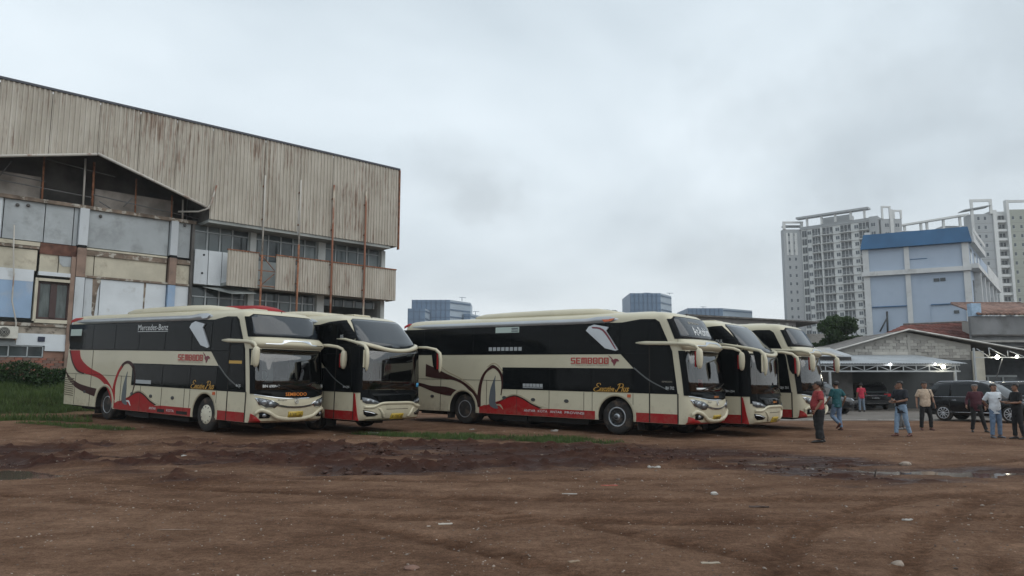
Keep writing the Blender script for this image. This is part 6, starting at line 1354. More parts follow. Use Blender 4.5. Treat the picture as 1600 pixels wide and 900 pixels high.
def litter(name, label, cat, px, py, L_, W_, Hh, m, rz=0, crumple=.25):
    p = ground_hit(px, py); mb = MB(); nx, ny = 7, 4; vs = []; sd_ = px * .37
    for top_ in (1, 0):
        for i in range(nx):
            for j in range(ny):
                u, v = i / (nx - 1) - .5, j / (ny - 1) - .5; e_ = 1 - .35 * (abs(u) * 2) ** 3 * (mnoise.noise((sd_, j, 1)) + .6); h = Hh * (.55 + crumple * 2 * mnoise.noise((i * .7 + sd_, j * .9, 3.3)))
                vs.append((u * L_, v * W_ * e_, max(.004, h) if top_ else max(.001, h - max(.004, Hh * .5))))
    k = nx * ny; fs = []
    for i in range(nx - 1):
        for j in range(ny - 1): a = i * ny + j; fs += [(a, a + ny, a + ny + 1, a + 1), (k + a + 1, k + a + ny + 1, k + a + ny, k + a)]
    per = [i * ny for i in range(nx)] + [(nx - 1) * ny + j for j in range(1, ny)] + [i * ny + ny - 1 for i in range(nx - 2, -1, -1)] + [j for j in range(ny - 2, 0, -1)]
    for a, b_ in zip(per, per[1:] + per[:1]): fs.append((a, k + a, k + b_, b_))
    mb.add(vs, fs, m); o = mb.build(name); o.location = p; o.rotation_euler = (0, 0, rz); tag(o, label, cat, 'litter on the dirt yard'); return o
def stone(label, px, py, r, flat, m):
    p = ground_hit(px, py); bm = bmesh.new(); bmesh.ops.create_icosphere(bm, subdivisions=2, radius=r)
    for v in bm.verts: q = 1 + .3 * mnoise.noise(v.co * (1.4 / r) + Vector((px, 0, 0))); v.co = Vector((v.co.x * q * 1.3, v.co.y * q, v.co.z * q * flat))
    me = bpy.data.meshes.new('stone'); bm.to_mesh(me); bm.free(); me.materials.append(m); o = link('stone', me); o.location = p + Vector((0, 0, r * flat * .4)); tag(o, label, 'stone', 'larger stones on the dirt yard')
PST = mat('big_stone', (.27, .22, .18), .95, var=.25, vscale=8)
stone('pale rounded stone near the bottom right of the dirt yard', 1403, 884, .045, .75, PST)
stone('low brown stone at the bottom middle-left of the dirt yard', 643, 889, .055, .45, mat('brown_stone', (.17, .10, .075), .95, var=.25, vscale=8))
stone('white lump lying on the dirt below the middle coach', 1116, 773, .042, .75, mat('white_lump', (.40, .38, .35), .9, var=.15, vscale=9))
stone('pale stone standing out of the long puddle', 1415, 727, .09, .6, PST)
litter('flat_scrap', 'pale flat scrap at the bottom of the dirt yard', 'scrap', 1110, 880, .17, .06, .012, mat('scrap_tan', (.30, .25, .19), .9, var=.15, vscale=9), .1)
litter('flat_scrap', 'torn pale scrap at the bottom left of the middle', 'scrap', 897, 878, .11, .05, .02, BRN, .5)
litter('paper_scrap', 'white wrapper lying in the muddy ruts left of the middle', 'paper', 295, 713, .30, .12, .05, PAPER, .4)
litter('paper_scrap', 'white scrap lying under the nose of the second coach', 'paper', 583, 677, .30, .14, .05, PAPER, .2)
litter('paper_scrap', 'long white strip at the left edge before the grass', 'paper', 18, 670.5, .95, .10, .03, PAPER, .05)
litter('paper_scrap', 'white scrap in the verge grass before the middle coach', 'paper', 866, 674, .22, .14, .08, PAPER, .7)
litter('paper_scrap', 'pair-sized white scrap in the grass left of the middle coach wheel', 'paper', 741, 672, .35, .18, .06, PAPER, 1.0)
litter('red_wrapper', 'red strip of wrapper on the dirt below the mud', 'wrapper', 952, 759, .26, .07, .02, REDC, .1)
litter('paper_scrap', 'thin white strip on the dirt left of the red wrapper', 'paper', 890, 772, .22, .05, .015, PAPER, -.1)
litter('flat_scrap', 'small pale ring-shaped scrap at the middle left of the dirt', 'scrap', 696, 819, .16, .07, .014, mat('scrap_pale', (.38, .34, .29), .9), .2)
litter('bark_strip', 'dark strip of bark on the dirt below the puddle', 'bark', 1186, 793, .25, .05, .03, mat('bark_dark', (.07, .045, .035), .9), -.1)
litter('flat_scrap', 'pale chip on the dirt at the lower right', 'scrap', 1418, 813, .13, .05, .025, PAPER, .3)
litter('green_wrapper', 'small teal wrapper in the mud before the leftmost coach', 'wrapper', 405, 691, .26, .12, .05, GRN, .3)
litter('red_mud_cloth', 'dull red rag half sunk in the mud', 'rag', 922, 725, .34, .2, .05, mat('rag_red', (.16, .045, .03), .9), .2)
litter('paper_scrap', 'white bag scrap in the mud right of the red rag', 'paper', 1022, 731, .24, .1, .05, PAPER, .1)
sk = MB(); p = ground_hit(1366, 746); sk.tube([(0, 0, -.05), (.02, 0, .06), (.05, .01, .14)], [.013, .012, .007], mat('stick_dark', (.04, .028, .022), .9), 6); sk.tube([(.03, 0, .08), (.0, .01, .12)], [.007, .004], mat('stick_dark', (0, 0, 0)), 5); o = sk.build('stick'); o.location = p; tag(o, 'short dark stick poking up at the edge of the long puddle', 'stick')
litter('plank', 'thin twig-brown slat on the dirt at the lower left', 'plank', 283, 828, .55, .02, .012, mat('slat_brown', (.22, .15, .11), .9), .02)
# ---------------------------------------------------------------- cars
CARP = mat('car_black_paint', (.008, .009, .011), .2, coat=.15, spec=.35); CARG = mat('car_glass', (.010, .012, .013), .05, spec=.3); CARC = mat('car_chrome', (.55, .57, .6), .15, metal=1); CART = mat('car_tail_red', (.62, .02, .03), .2); CARL = mat('car_alloy', (.50, .51, .53), .3, metal=.7); CARK = mat('car_black_trim', (.014, .014, .014), .6); CARW = mat('car_white_glass', (.55, .57, .57), .2)
CARB = {}
def car_shell(kind):
    """SUV: lower body lofted along x with wheel wells, greenhouse as its own shell; x forward, 4.6 m long, origin mid wheelbase"""
    if kind in CARB: return CARB[kind]
    st = [(-2.25, .62, .40, .95, .74), (-2.2, .80, .32, 1.04, .80), (-2.0, .88, .28, 1.08, .86), (-1.3, .92, .26, 1.08, .88), (0, .93, .26, 1.04, .885), (.95, .93, .26, 1.02, .88), (1.25, .92, .26, 1.0, .86), (1.8, .89, .27, .94, .80), (2.15, .82, .30, .84, .70), (2.3, .62, .38, .72, .52)]
    rings = []
    for x, w, zb, zt, wt in st: rings.append([(x, -w * .9, zb), (x, -w, zb + .12), (x, -w * 1.01, zb + (zt - zb) * .6), (x, -w * .98, zt - .09), (x, -wt, zt), (x, 0, zt + .02), (x, wt, zt), (x, w * .98, zt - .09), (x, w * 1.01, zb + (zt - zb) * .6), (x, w, zb + .12), (x, w * .9, zb)])
    mb = MB(); mb.loft(rings, CARP, True, True); o = mb.build('car_source'); cut = MB()
    for xw in (-1.32, 1.36):
        for sg in (-1, 1): cut.lathe([(0, sg * .55), (.39, sg * .55), (.39, sg * 1.2), (0, sg * 1.2)], CARK, (xw, 0, .35), 'y', 24, False)
    c = cut.build('cutter'); md = o.modifiers.new('cut', 'BOOLEAN'); md.object = c; md.operation = 'DIFFERENCE'; md.solver = 'EXACT'; md.material_mode = 'TRANSFER'
    me = evaluated(o, 'suv_body', (c,)); bpy.data.objects.remove(c)
    try: me.set_sharp_from_angle(angle=R(40))
    except Exception: pass
    CARB[kind] = me; return me
def make_car(label, loc, rz, plate=None):
    c = empty('parked_suv', loc, rz, label, 'car', 'dark cars parked in front of the house'); link('body', car_shell('suv'), c)
    # greenhouse
    lo = [(-2.08, .80), (1.12, .82)]; prof = [(-2.1, 1.05, .82), (-1.95, 1.40, .74), (-1.78, 1.60, .68), (-1.2, 1.68, .66), (-.3, 1.71, .655), (.15, 1.68, .66), (.45, 1.58, .68), (1.22, 1.01, .84)]
    mb = MB(); rings = []
    for x, z, w in prof: rings.append([(x, -w, z), (x, -w * .85, z + .03), (x, 0, z + .045), (x, w * .85, z + .03), (x, w, z), (x, .86, .98), (x, -.86, .98)])
    mb.loft(rings, CARP, True, True); mb.build('cabin', c)
    def gy(z): return float(np.interp(z, [1.0, 1.7], [.86, .665]))
    for sg in (-1, 1):
        for nm, poly in (('side_window', [(.02, 1.08), (.98, 1.08), (.42, 1.54), (.02, 1.62)]), ('side_window', [(-.98, 1.09), (-.06, 1.08), (-.06, 1.62), (-.95, 1.61)]), ('side_window', [(-1.72, 1.13), (-1.06, 1.10), (-1.04, 1.59), (-1.5, 1.55)])):
            mb = MB(); mb.add([(x, sg * (gy(z) + .016), z) for x, z in poly] + [(x, sg * (gy(z) - .02), z) for x, z in poly], [(0, 1, 2, 3), (0, 4, 5, 1), (1, 5, 6, 2), (2, 6, 7, 3), (3, 7, 4, 0)], CARG); mb.build(nm, c)
        mb = MB(); mb.tube([(-1.8, sg * .885, 1.075), (0, sg * .892, 1.06), (1.0, sg * .888, 1.045)], .014, CARC, 5); mb.build('belt_trim', c)
        mb = MB(); mb.tube([(-1.65, sg * .64, 1.67), (-1.5, sg * .62, 1.74), (-.2, sg * .61, 1.765), (.15, sg * .63, 1.70)], .02, CARC, 6); mb.build('roof_rail', c)
        mb = MB(); mb.tube([(-1.0, sg * .94, .40), (1.0, sg * .94, .40)], .02, CARC, 5); mb.build('sill_trim', c)
        for x in (.05, -1.02): mb = MB(); mb.tube([(x + .1, sg * .935, .92), (x + .28, sg * .935, .925)], .016, CARC, 5); mb.build('door_handle', c)
        for x in (.0, -1.02, .98): mb = MB(); mb.bb(x - .006, x + .006, sg * .925, sg * .944, .34, 1.0, CARK); mb.build('door_gap', c)
        mb = MB(); mb.loft([[(.95 + a, sg * (.95 + b), 1.09 + d) for a, b, d in ((-.06, -.08, -.05), (.06, -.08, -.05), (.06, -.08, .05), (-.06, -.08, .05))], [(.93 + a, sg * (1.08 + b), 1.11 + d) for a, b, d in ((-.05, 0, -.08), (.05, 0, -.08), (.05, 0, .08), (-.05, 0, .08))]], CARP); mb.build('door_mirror', c, .02)
        for xw in (-1.32, 1.36):
            t = MB(); t.lathe([(.22, 0), (.33, -.0 * sg), (.355, -.04 * sg), (.36, -.1 * sg), (.355, -.19 * sg), (.33, -.22 * sg), (.22, -.22 * sg)], RUBBER, (0, 0, 0), 'y', 28); w = t.build('wheel', c); w.location = (xw, sg * .905, .36)
            r_ = MB(); r_.lathe([(.245, .004 * sg), (.235, -.03 * sg), (.19, -.10 * sg), (0, -.11 * sg)], CARK, (0, 0, 0), 'y', 24); r_.lathe([(.255, -.01 * sg), (.25, .012 * sg), (.225, .012 * sg), (.222, -.02 * sg)], CARL, (0, 0, 0), 'y', 24); r_.lathe([(0, .012 * sg), (.05, .012 * sg), (.055, -.05 * sg), (0, -.05 * sg)], CARL, (0, 0, 0), 'y', 12)
            for k in range(10): a = 2 * math.pi * k / 10; r_.tube([(.045 * math.cos(a), -.005 * sg, .045 * math.sin(a)), (.235 * math.cos(a + .08), .0, .235 * math.sin(a + .08))], [.02, .017], CARL, 5)
            r_.build('alloy_rim', w)
        mb = MB(); mb.prism([(-2.235, 1.00), (-2.20, 1.04), (-1.86, 1.05), (-1.9, .92), (-2.22, .86)], sg * .50, sg * .915, CART, lambda x, z, y: (x, y, z)); mb.build('tail_light', c, .015)
        mb = MB(); mb.prism([(2.18, .74), (2.0, .86), (1.75, .90), (1.8, .80), (2.1, .68)], sg * .48, sg * .88, LAMPG, lambda x, z, y: (x, y, z)); mb.build('headlight', c, .015)
    mb = MB(); mb.add([(-2.1, -.74, 1.12), (-2.1, .74, 1.12), (-1.84, .62, 1.56), (-1.84, -.62, 1.56), (-2.06, -.74, 1.12), (-2.06, .74, 1.12), (-1.8, .62, 1.56), (-1.8, -.62, 1.56)], [(0, 3, 2, 1), (0, 1, 5, 4), (2, 3, 7, 6), (0, 4, 7, 3), (1, 2, 6, 5)], mat('car_rear_glass', (.07, .085, .085), .06, spec=.7)); mb.build('rear_window', c)
    mb = MB(); mb.add([(1.20, -.76, 1.05), (1.20, .76, 1.05), (.50, .62, 1.585), (.50, -.62, 1.585), (1.14, -.76, 1.03), (1.14, .76, 1.03), (.44, .62, 1.565), (.44, -.62, 1.565)], [(0, 1, 2, 3), (0, 4, 5, 1), (2, 6, 7, 3), (0, 3, 7, 4), (1, 5, 6, 2)], mat('car_windscreen', (.06, .07, .075), .05, spec=.8)); mb.build('windscreen', c)
    mb = MB(); mb.bb(-2.27, -2.2, -.62, .62, .90, .935, CARC); mb.build('tailgate_trim', c); mb = MB(); mb.bb(-2.32, -2.1, -.82, .82, .36, .62, CARK); mb.build('rear_bumper', c, .04); mb = MB(); mb.bb(-2.335, -2.32, -.55, .55, .42, .45, CARC); mb.build('bumper_trim', c)
    pl = MB(); pl.bb(-2.275, -2.255, -.26, .26, .70, .82, CARK); pl = pl.build('number_plate', c)
    if plate:
        vs, fs = text_mesh2d(plate, .42, .07); mb = MB(); mb.add([(-2.279, .21 - a, .725 + b) for a, b in vs], fs, WHITEL); mb.build('plate_lettering', pl, fix=False)
    mb = MB(); mb.bb(2.2, 2.3, -.5, .5, .45, .68, CARK); mb.build('grille', c, .02)
    mb = MB(); mb.add([(-1.82, -.62, 1.60), (-1.82, .62, 1.60), (-2.02, .60, 1.62), (-2.02, -.60, 1.62), (-1.82, -.62, 1.645), (-1.82, .62, 1.645), (-2.02, .60, 1.64), (-2.02, -.60, 1.64)], [(0, 3, 2, 1), (4, 5, 6, 7), (2, 3, 7, 6), (0, 4, 7, 3), (1, 2, 6, 5)], CARP); mb.build('roof_spoiler', c)
    return c
def wheel_spot(px, py): return ground_hit(px, py)
a = ground_hit(1474, 657.7); b_ = ground_hit(1580, 661.5)
ang = math.atan2(b_.y - a.y, b_.x - a.x); mid_ = (a + b_) / 2 + Vector((-math.sin(ang), math.cos(ang), 0)) * .9
make_car('black SUV with ten-spoke alloys seen side-on behind the standing men', (mid_.x, mid_.y, 0), ang)
p = at(1377, 640, 48.9); make_car('dark SUV seen from behind with red tail lights under the awning', (p.x, 48.9 + 2.0, 0), math.atan2(1, .18), 'B 1688 KZL')
p = at(1291, 640, 43); make_car('dark car facing out, mostly hidden behind the rightmost coach', (p.x - .3, 43.6, 0), math.atan2(-1, .22))
p = at(1640, 655, 36); make_car('dark car at the right edge behind the man in black', (p.x + .2, 37.2, 0), math.atan2(-.5, 1))
# parked motor scooter in the shade
sc_ = empty('motor_scooter', (*at(1331, 640, 46.6).xy, 0), R(200), 'dark motor scooter parked in the shade left of the rear-facing SUV', 'scooter')
for x in (-.62, .62):
    mb = MB(); mb.lathe([(.15, -.05), (.25, -.05), (.275, 0), (.25, .05), (.15, .05)], RUBBER, (0, 0, 0), 'y', 20); w = mb.build('wheel', sc_); w.location = (x, 0, .275); mb = MB(); mb.lathe([(0, -.02), (.16, -.03), (.16, .03), (0, .02)], RIMD, (0, 0, 0), 'y', 16); mb.build('rim', w)
mb = MB(); mb.loft([[(x, -w_, zl_), (x, w_, zl_), (x, w_ * .8, zh), (x, -w_ * .8, zh)] for x, w_, zl_, zh in ((-.85, .05, .62, .70), (-.5, .12, .42, .72), (-.1, .13, .32, .66), (.1, .12, .26, .36), (.35, .12, .27, .38), (.45, .14, .35, .9), (.55, .10, .6, .98))], CARP); mb.build('fairing', sc_, .02)
mb = MB(); mb.loft([[(x, -.11, z_), (x, .11, z_), (x, .1, z_ + .09), (x, -.1, z_ + .09)] for x, z_ in ((-.82, .72), (-.4, .74), (-.05, .70))], CARK); mb.build('seat', sc_, .02)
mb = MB(); mb.tube([(.62, 0, .3), (.5, 0, .95)], .03, RIMD, 6); mb.tube([(.42, -.33, 1.0), (.5, 0, .97), (.42, .33, 1.0)], .018, CARK, 6); mb.build('handlebar', sc_)
# ---------------------------------------------------------------- people
SKIN = mat('skin', (.235, .125, .080), .55, var=.12, vscale=9); HAIR = mat('hair_black', (.012, .011, .011), .6, var=.3, vscale=30); HAIRG = mat('hair_grey', (.14, .13, .125), .7, var=.3, vscale=30)
EYE = mat('eye_dark', (.02, .015, .012), .3)
def remeshed(mb, name, voxel, smooth_it=2, wrinkle=0., seed=0.):
    o = mb.build('figure_source'); r = o.modifiers.new('remesh', 'REMESH'); r.mode = 'VOXEL'; r.voxel_size = voxel; s = o.modifiers.new('smooth', 'SMOOTH'); s.iterations = smooth_it; s.factor = .5
    mats = list(mb.mats); me = evaluated(o, name)
    if wrinkle:
        n_ = len(me.vertices); co = np.empty(n_ * 3, np.float32); me.vertices.foreach_get('co', co); co = co.reshape(-1, 3); no = np.empty(n_ * 3, np.float32); me.vertices.foreach_get('normal', no); no = no.reshape(-1, 3)
        w_ = fbm(co[:, 0] * 9 + co[:, 1] * 6 + seed, co[:, 2] * 14 - co[:, 1] * 5, 3, 7) - .5
        me.vertices.foreach_set('co', (co + no * (w_ * wrinkle * 2.2)[:, None]).astype(np.float32).ravel())
    me.materials.clear(); me.materials.append(mats[0]); me.polygons.foreach_set('use_smooth', np.ones(len(me.polygons), bool)); me.update(); return me
TORSO = [(.80, .135, .095, 0), (.86, .158, .108, 0), (.93, .168, .115, 0), (1.0, .158, .108, .004), (1.07, .150, .102, .006), (1.16, .160, .110, .006), (1.26, .174, .118, .004), (1.34, .178, .112, 0), (1.40, .150, .095, -.004), (1.445, .085, .072, -.008), (1.47, .058, .058, -.006)]
HEAD = [(1.474, .030, .028, .048), (1.49, .052, .044, .040), (1.52, .076, .060, .026), (1.56, .090, .070, .014), (1.60, .097, .075, .006), (1.64, .098, .076, .0), (1.672, .083, .066, -.006), (1.692, .052, .044, -.008), (1.70, .02, .018, -.008)]
def rings_of(rows, grow=0., fat=0., zshift=0., n=18, fatz=(.95, 1.15)):
    out = []
    for z, ry, rx, ox in rows:
        f = fat * math.exp(-((z - 1.04) / .14) ** 2); out.append([(ox + f * .75 + (rx + grow + f) * math.cos(a), (ry + grow + f * .8) * math.sin(a), z) for a in [2 * math.pi * k / n for k in range(n)]])
    return out
def hand(mb, wrist, d, palm_n, m, curl=.35, side=1):
    d = Vector(d).normalized(); pn = Vector(palm_n); pn = (pn - d * pn.dot(d)).normalized(); w = d.cross(pn).normalized() * side; W_ = Vector(wrist)
    mb.tube([W_ - d * .02, W_ + d * .02, W_ + d * .055, W_ + d * .088], [.024, .030, .034, .026], m, 8, flat=.62)
    for k, (o, L_) in enumerate(((-.027, .062), (-.009, .074), (.009, .070), (.026, .055))):
        b = W_ + d * .082 + w * o; p = [b]; a = 0
        for s_ in range(3):
            a += curl; p.append(p[-1] + (d * math.cos(a) + pn * math.sin(a)) * L_ / 3)
        mb.tube(p, [.0100, .0095, .0088, .0075], m, 6)
    b = W_ + d * .03 - w * .026; mb.tube([b, b - w * .024 + d * .02 + pn * .008, b - w * .030 + d * .048 + pn * .018], [.012, .0105, .008], m, 6)
def person(label, loc, heading, height, shirt, trousers, shoe, pose, fat=0., hair=HAIR, long_sleeve=False, shirt_len=.80, extra=None, head_turn=0., bulk=1., legw=1.):
    P_ = empty('person', loc, heading, label, 'person', 'people standing about in the yard'); sc = height / 1.705; P_.scale = (sc * bulk, sc * bulk, sc)
    body = MB(); body.loft(rings_of(TORSO, 0, fat), SKIN); body.tube([(-.012, 0, 1.42), (-.004, 0, 1.47), (.004, 0, 1.53)], [.066, .057, .055], SKIN, 12)
    def turn(v): 
        c, s = math.cos(head_turn), math.sin(head_turn); return (v[0] * c - v[1] * s, v[0] * s + v[1] * c, v[2])
    body.loft([[turn(v) for v in r] for r in rings_of([(z, ry, rx, ox) for z, ry, rx, ox in HEAD])], SKIN)
    body.tube([turn((.092, 0, 1.605)), turn((.112, 0, 1.572)), turn((.098, 0, 1.556))], [.010, .016, .012], SKIN, 6)
    body.tube([turn((.092, 0, 1.522)), turn((.10, 0, 1.515))], [.02, .012], SKIN, 6)
    for sg in (-1, 1): body.tube([turn((.004, sg * .072, 1.61)), turn((-.006, sg * .084, 1.585)), turn((.0, sg * .076, 1.553))], [.012, .016, .009], SKIN, 6)
    tr = MB(); sh = MB()
    tr.loft(rings_of([r for r in TORSO if r[0] < 1.03], .014, fat), trousers); sh.loft(rings_of([(shirt_len, .165, .112, 0)] + [r for r in TORSO if shirt_len + .03 < r[0] < 1.45], .017, fat), shirt)
    for sg, lg in ((-1, pose['leg_r']), (1, pose['leg_l'])):
        hip = Vector((0, sg * .088, .88)); kn, an = Vector(lg[0]), Vector(lg[1]); kn = Vector((kn.x, sg * kn.y, kn.z)); an = Vector((an.x, sg * an.y, an.z))
        pts = [hip, hip.lerp(kn, .5), kn, kn.lerp(an, .35), an]; body.tube(pts, [.082, .070, .054, .052, .038], SKIN, 12)
        tr.tube([hip + Vector((0, 0, .02))] + pts[1:4] + [kn.lerp(an, .7), an + (kn - an).normalized() * .02], [q * legw for q in (.097, .088, .074, .070, .064, .064)], trousers, 14)
        toe = Vector(lg[2] if len(lg) > 2 else (1, .18 * sg, 0)).normalized(); yw = math.atan2(toe.y, toe.x); up = Matrix.Rotation(yw, 3, 'Z') @ Matrix.Rotation(-math.asin(max(-1, min(1, toe.z))), 3, 'Y'); foot = an + Vector((0, 0, -.075))
        mb = MB(); rr = []
        for x, w, h in ((-.085, .022, .05), (-.075, .034, .075), (-.02, .038, .095), (.05, .040, .072), (.11, .046, .05), (.16, .040, .04), (.185, .018, .028)): rr.append([foot + up @ Vector((x, w * math.cos(a), h * .5 + h * .5 * math.sin(a))) for a in [2 * math.pi * k / 10 for k in range(10)]])
        mb.loft(rr, shoe, True, True); mb.build('shoe', P_)
    for sg, am in ((-1, pose['arm_r']), (1, pose['arm_l'])):
        shd = Vector((-.005, sg * .182, 1.385)); el, wr = Vector(am[0]), Vector(am[1]); el = Vector((el.x, sg * el.y, el.z)); wr = Vector((wr.x, sg * wr.y, wr.z))
        body.tube([Vector((0, sg * .11, 1.39)), shd, shd.lerp(el, .5), el, el.lerp(wr, .4), wr], [.05, .055, .045, .038, .037, .027], SKIN, 12)
        d = (wr - el).normalized(); pn = Vector(am[2]) if len(am) > 2 else Vector((.25, -sg, 0)); hand(body, wr + d * .012, d, pn, SKIN, am[3] if len(am) > 3 else .3, sg)
        if long_sleeve: sh.tube([Vector((0, sg * .10, 1.385)), shd, shd.lerp(el, .5), el, el.lerp(wr, .5), el.lerp(wr, .93)], [.062, .070, .064, .057, .052, .044], shirt, 14)
        else: sh.tube([Vector((0, sg * .10, 1.385)), shd, shd.lerp(el, .4), shd.lerp(el, .82)], [.062, .070, .066, .069], shirt, 14)
    sd_ = loc[0] * 3.1
    link('body', remeshed(body, 'body', .0085, 3), P_); link('trousers', remeshed(tr, 'trousers', .013, 2, .010, sd_), P_); link('shirt', remeshed(sh, 'shirt', .012, 2, .010, sd_ + 5), P_)
    mb = MB(); rows = [(z, ry, rx, ox) for z, ry, rx, ox in HEAD if z > 1.5]; R_ = rings_of([(z + (.006 if z > 1.65 else 0), ry, rx, ox - .006) for z, ry, rx, ox in rows], .011, n=28); n = 28; vs = [turn(p) for r in R_ for p in r]; raw = [p for r in R_ for p in r]; fs = []
    for i in range(len(R_) - 1):
        for j in range(n):
            q = [i * n + j, i * n + (j + 1) % n, (i + 1) * n + (j + 1) % n, (i + 1) * n + j]; cx = sum(raw[k][0] for k in q) / 4; cz = sum(raw[k][2] for k in q) / 4
            if cz > 1.545 + .095 * max(0, min(1, (cx + .05) / .11)): fs.append(q)
    fs.append([(len(R_) - 1) * n + j for j in range(n)]); mb.add(vs, fs, hair, True); h_ = mb.build('hair', P_); sl = h_.modifiers.new('thick', 'SOLIDIFY'); sl.thickness = .014; sl.offset = -1
    for sg in (-1, 1):
        mb = MB(); mb.lathe([(0, .0), (.011, .002), (.012, .006), (0, .010)], EYE, (0, 0, 0), 'x', 8); e_ = mb.build('eye', P_); p = turn((.086, sg * .031, 1.600)); e_.location = p; e_.rotation_euler = (0, 0, head_turn); e_.scale = (1, 1.3, .7)
        mb = MB(); mb.tube([turn((.092, sg * .015, 1.622)), turn((.088, sg * .034, 1.628)), turn((.072, sg * .05, 1.622))], [.004, .005, .003], hair, 5); mb.build('eyebrow', P_)
    mb = MB(); mb.tube([turn((.088, -.022, 1.537)), turn((.099, 0, 1.538)), turn((.088, .022, 1.537))], [.004, .006, .004], mat('lips', (.19, .075, .06), .5), 5); mb.build('lips', P_)
    if extra: extra(P_)
    return P_
def cloth(n, c, c2=None, v=.14): return mat(n, c, .9, var=v, vscale=16, bump=.15, bscale=120) if not c2 else mat(n, c, .9, col2=c2, vscale=38, bump=.1, bscale=120)
JEANS = cloth('jeans_blue', (.12, .175, .26)); JEANL = cloth('jeans_light', (.19, .27, .37)); BLK = cloth('trousers_black', (.012, .012, .013)); DKG = cloth('trousers_grey', (.10, .10, .10)); SHB = mat('shoe_black', (.012, .011, .011), .5); SHN = mat('shoe_brown', (.10, .035, .025), .6); SHG = mat('shoe_grey', (.10, .11, .13), .6)
stand = dict(leg_r=((.02, .11, .48), (-.02, .13, .085)), leg_l=((.02, .11, .48), (-.02, .13, .085)), arm_r=((-.05, .24, 1.13), (.02, .25, .90)), arm_l=((-.05, .24, 1.13), (.02, .25, .90)))
def pose(**k): d = dict(stand); d.update(k); return d
def spot(px, py): p = ground_hit(px, py); return (p.x, p.y, p.z - .002)
# 1 stout man in profile
person('man in a red checked shirt and black trousers facing the rightmost coach', spot(1282, 691.5), R(168), 1.68, cloth('shirt_red', (.30, .045, .045), (.19, .018, .022)), BLK, SHB,
       pose(leg_r=((.02, .10, .48), (-.05, .12, .085)), leg_l=((.03, .10, .48), (.04, .11, .085)), arm_r=((-.08, .24, 1.14), (.03, .24, .90)), arm_l=((-.02, .24, 1.14), (.10, .21, .92))), fat=.038, shirt_len=.76, bulk=1.2, legw=1.28)
# 2 walking away in teal
person('man in a teal shirt and jeans striding away, one foot lifted', spot(1310, 672.5), R(112), 1.66, cloth('shirt_teal', (.012, .075, .085)), JEANS, SHN,
       pose(leg_l=((.16, .10, .50), (-.20, .12, .24), (.8, 0, -.55)), leg_r=((.03, .10, .48), (-.03, .11, .085)), arm_r=((-.14, .26, 1.14), (.02, .30, .93)), arm_l=((.06, .26, 1.13), (.22, .24, .98))))
# 3 far figure in pinkish red
person('far figure in a crimson shirt with back turned beside the rear-facing SUV', (at(1347, 640, 45.5).x, 45.5, 0), R(85), 1.68, cloth('shirt_crimson', (.42, .028, .055)), cloth('jeans_dull', (.15, .19, .24)), SHB, pose(arm_r=((.02, .25, 1.12), (.12, .20, .98))))
# 5 figure behind the black T-shirt
person('figure in a pale grey shirt half hidden behind the man in the black T-shirt', spot(1407, 671.5), R(175), 1.64, cloth('shirt_pale_grey', (.36, .38, .38)), DKG, mat('shoe_sport', (.2, .2, .2), .6),
       pose(leg_l=((.06, .10, .48), (.05, .12, .085)), leg_r=((-.03, .10, .48), (-.16, .12, .085)), arm_r=((.02, .24, 1.12), (.2, .16, 1.05))), long_sleeve=True)
# 4 black T-shirt
person('man in a loose black T-shirt and light jeans with arms folded in front', spot(1411, 682), R(205), 1.70, cloth('tshirt_black', (.014, .016, .022)), JEANL, SHN,
       pose(leg_r=((.10, .10, .49), (.14, .12, .09)), leg_l=((-.04, .11, .48), (-.16, .13, .09)), arm_r=((.06, .26, 1.13), (.24, .04, 1.09), (.1, .2, .6), .4), arm_l=((.07, .26, 1.12), (.25, .0, 1.05), (.1, -.2, .6), .4)), shirt_len=.72, head_turn=R(-15))
# 6 beige polo with shoulder bag
def bag(P_):
    st = mat('bag_black', (.012, .012, .013), .7); mb = MB(); mb.tube([(.06, .20, .98), (.13, .17, 1.2), (.11, .13, 1.36), (0, .11, 1.47), (-.11, .13, 1.36), (-.12, .18, 1.15), (-.04, .23, .98)], .012, st, 6, flat=.5); o = mb.build('bag_strap', P_)
    mb = MB(); mb.bb(-.14, .12, .19, .28, .74, .98, st); mb.build('shoulder_bag', o, .03)
person('man in a beige polo shirt and black trousers with a bag over his shoulder', spot(1448.5, 672.5), R(-96), 1.69, cloth('polo_beige', (.46, .36, .27)), BLK, SHN, pose(leg_r=((.02, .15, .48), (-.02, .17, .085)), leg_l=((.02, .14, .48), (-.02, .16, .085)), arm_r=((-.04, .27, 1.13), (.03, .30, .90)), arm_l=((-.04, .27, 1.13), (.03, .30, .90))), fat=.008, shirt_len=.83, extra=bag)
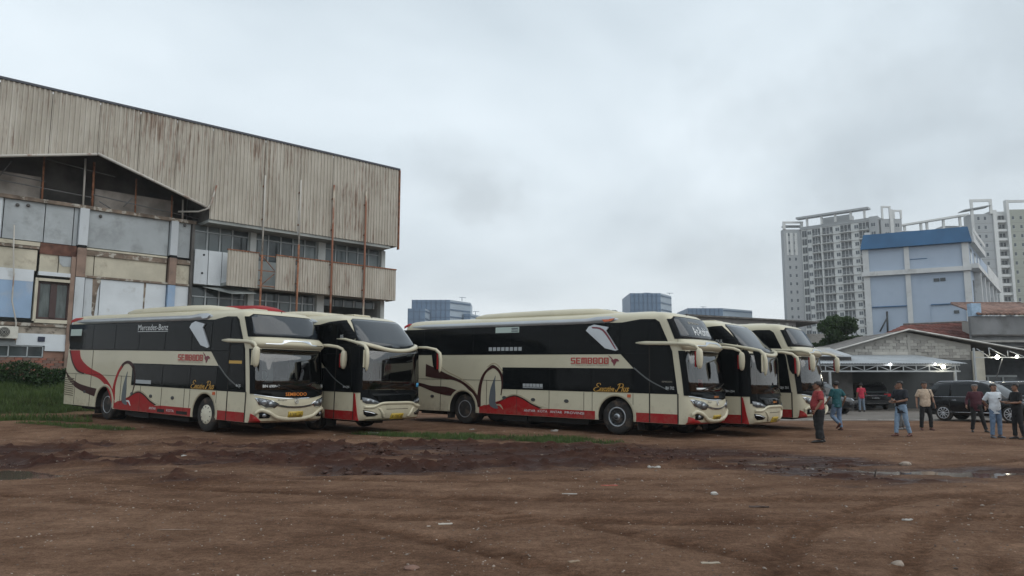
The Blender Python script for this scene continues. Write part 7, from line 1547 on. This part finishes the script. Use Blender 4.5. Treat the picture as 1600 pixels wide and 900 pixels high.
# 7 maroon
person('man in a maroon long-sleeved shirt standing with feet apart before the black SUV', spot(1528, 675.5), R(-105), 1.60, cloth('shirt_maroon', (.060, .014, .022)), BLK, SHB, pose(leg_r=((.05, .12, .48), (.0, .17, .085)), leg_l=((.02, .17, .48), (.0, .27, .085)), arm_r=((-.03, .28, 1.13), (.10, .33, .95)), arm_l=((-.06, .27, 1.12), (.02, .28, .90))), fat=.02, hair=HAIRG, long_sleeve=True, shirt_len=.76, head_turn=R(-20))
# 8 white shirt
def pocket(P_): mb = MB(); mb.bb(.15, .175, .03, .09, 1.22, 1.26, SHB); mb.build('pocket_pen', P_, .005)
person('man in a white short-sleeved shirt and jeans with hands behind his back', spot(1558, 684.5), R(-85), 1.62, cloth('shirt_white', (.56, .60, .64), v=.05), JEANS, SHG, pose(leg_r=((.02, .12, .48), (-.01, .14, .085)), leg_l=((.02, .11, .48), (-.02, .13, .085)), arm_r=((-.14, .27, 1.14), (-.19, .06, .98), (-1, 0, .2), .4), arm_l=((-.14, .27, 1.14), (-.20, .04, 1.0), (-1, 0, .2), .4)), fat=.006, shirt_len=.76, extra=pocket)
# 9 man in black cut by the frame
person('man in black at the right edge holding his forearm out in front', spot(1593, 686.5), R(178), 1.63, cloth('tshirt_jet', (.008, .008, .009)), BLK, SHB, pose(leg_r=((.05, .10, .48), (.04, .12, .085)), leg_l=((-.02, .10, .48), (-.08, .12, .085)), arm_r=((.06, .25, 1.12), (.31, .14, 1.13), (0, .2, 1), .35), arm_l=((.04, .25, 1.12), (.26, .05, 1.10), (0, -.2, 1), .35)), fat=.015, shirt_len=.74)

# ---------------------------------------------------------------- damp city air that pales the far blocks
hm = bpy.data.materials.new('haze_air'); hm.use_nodes = True; nt = hm.node_tree; nt.nodes.clear(); ho = N(nt, 'ShaderNodeOutputMaterial'); pv = N(nt, 'ShaderNodeVolumePrincipled'); pv.inputs['Density'].default_value = .0004; pv.inputs['Color'].default_value = (.88, .92, .95, 1); pv.inputs['Anisotropy'].default_value = .2; nt.links.new(pv.outputs[0], ho.inputs['Volume'])
hz_ = MB(); hz_.bb(-420, 420, -60, 420, -2, 75, hm); tag(hz_.build('haze'), 'thin pale haze over the whole place', kind='stuff')
bpy.data.scenes.remove(BAKE)
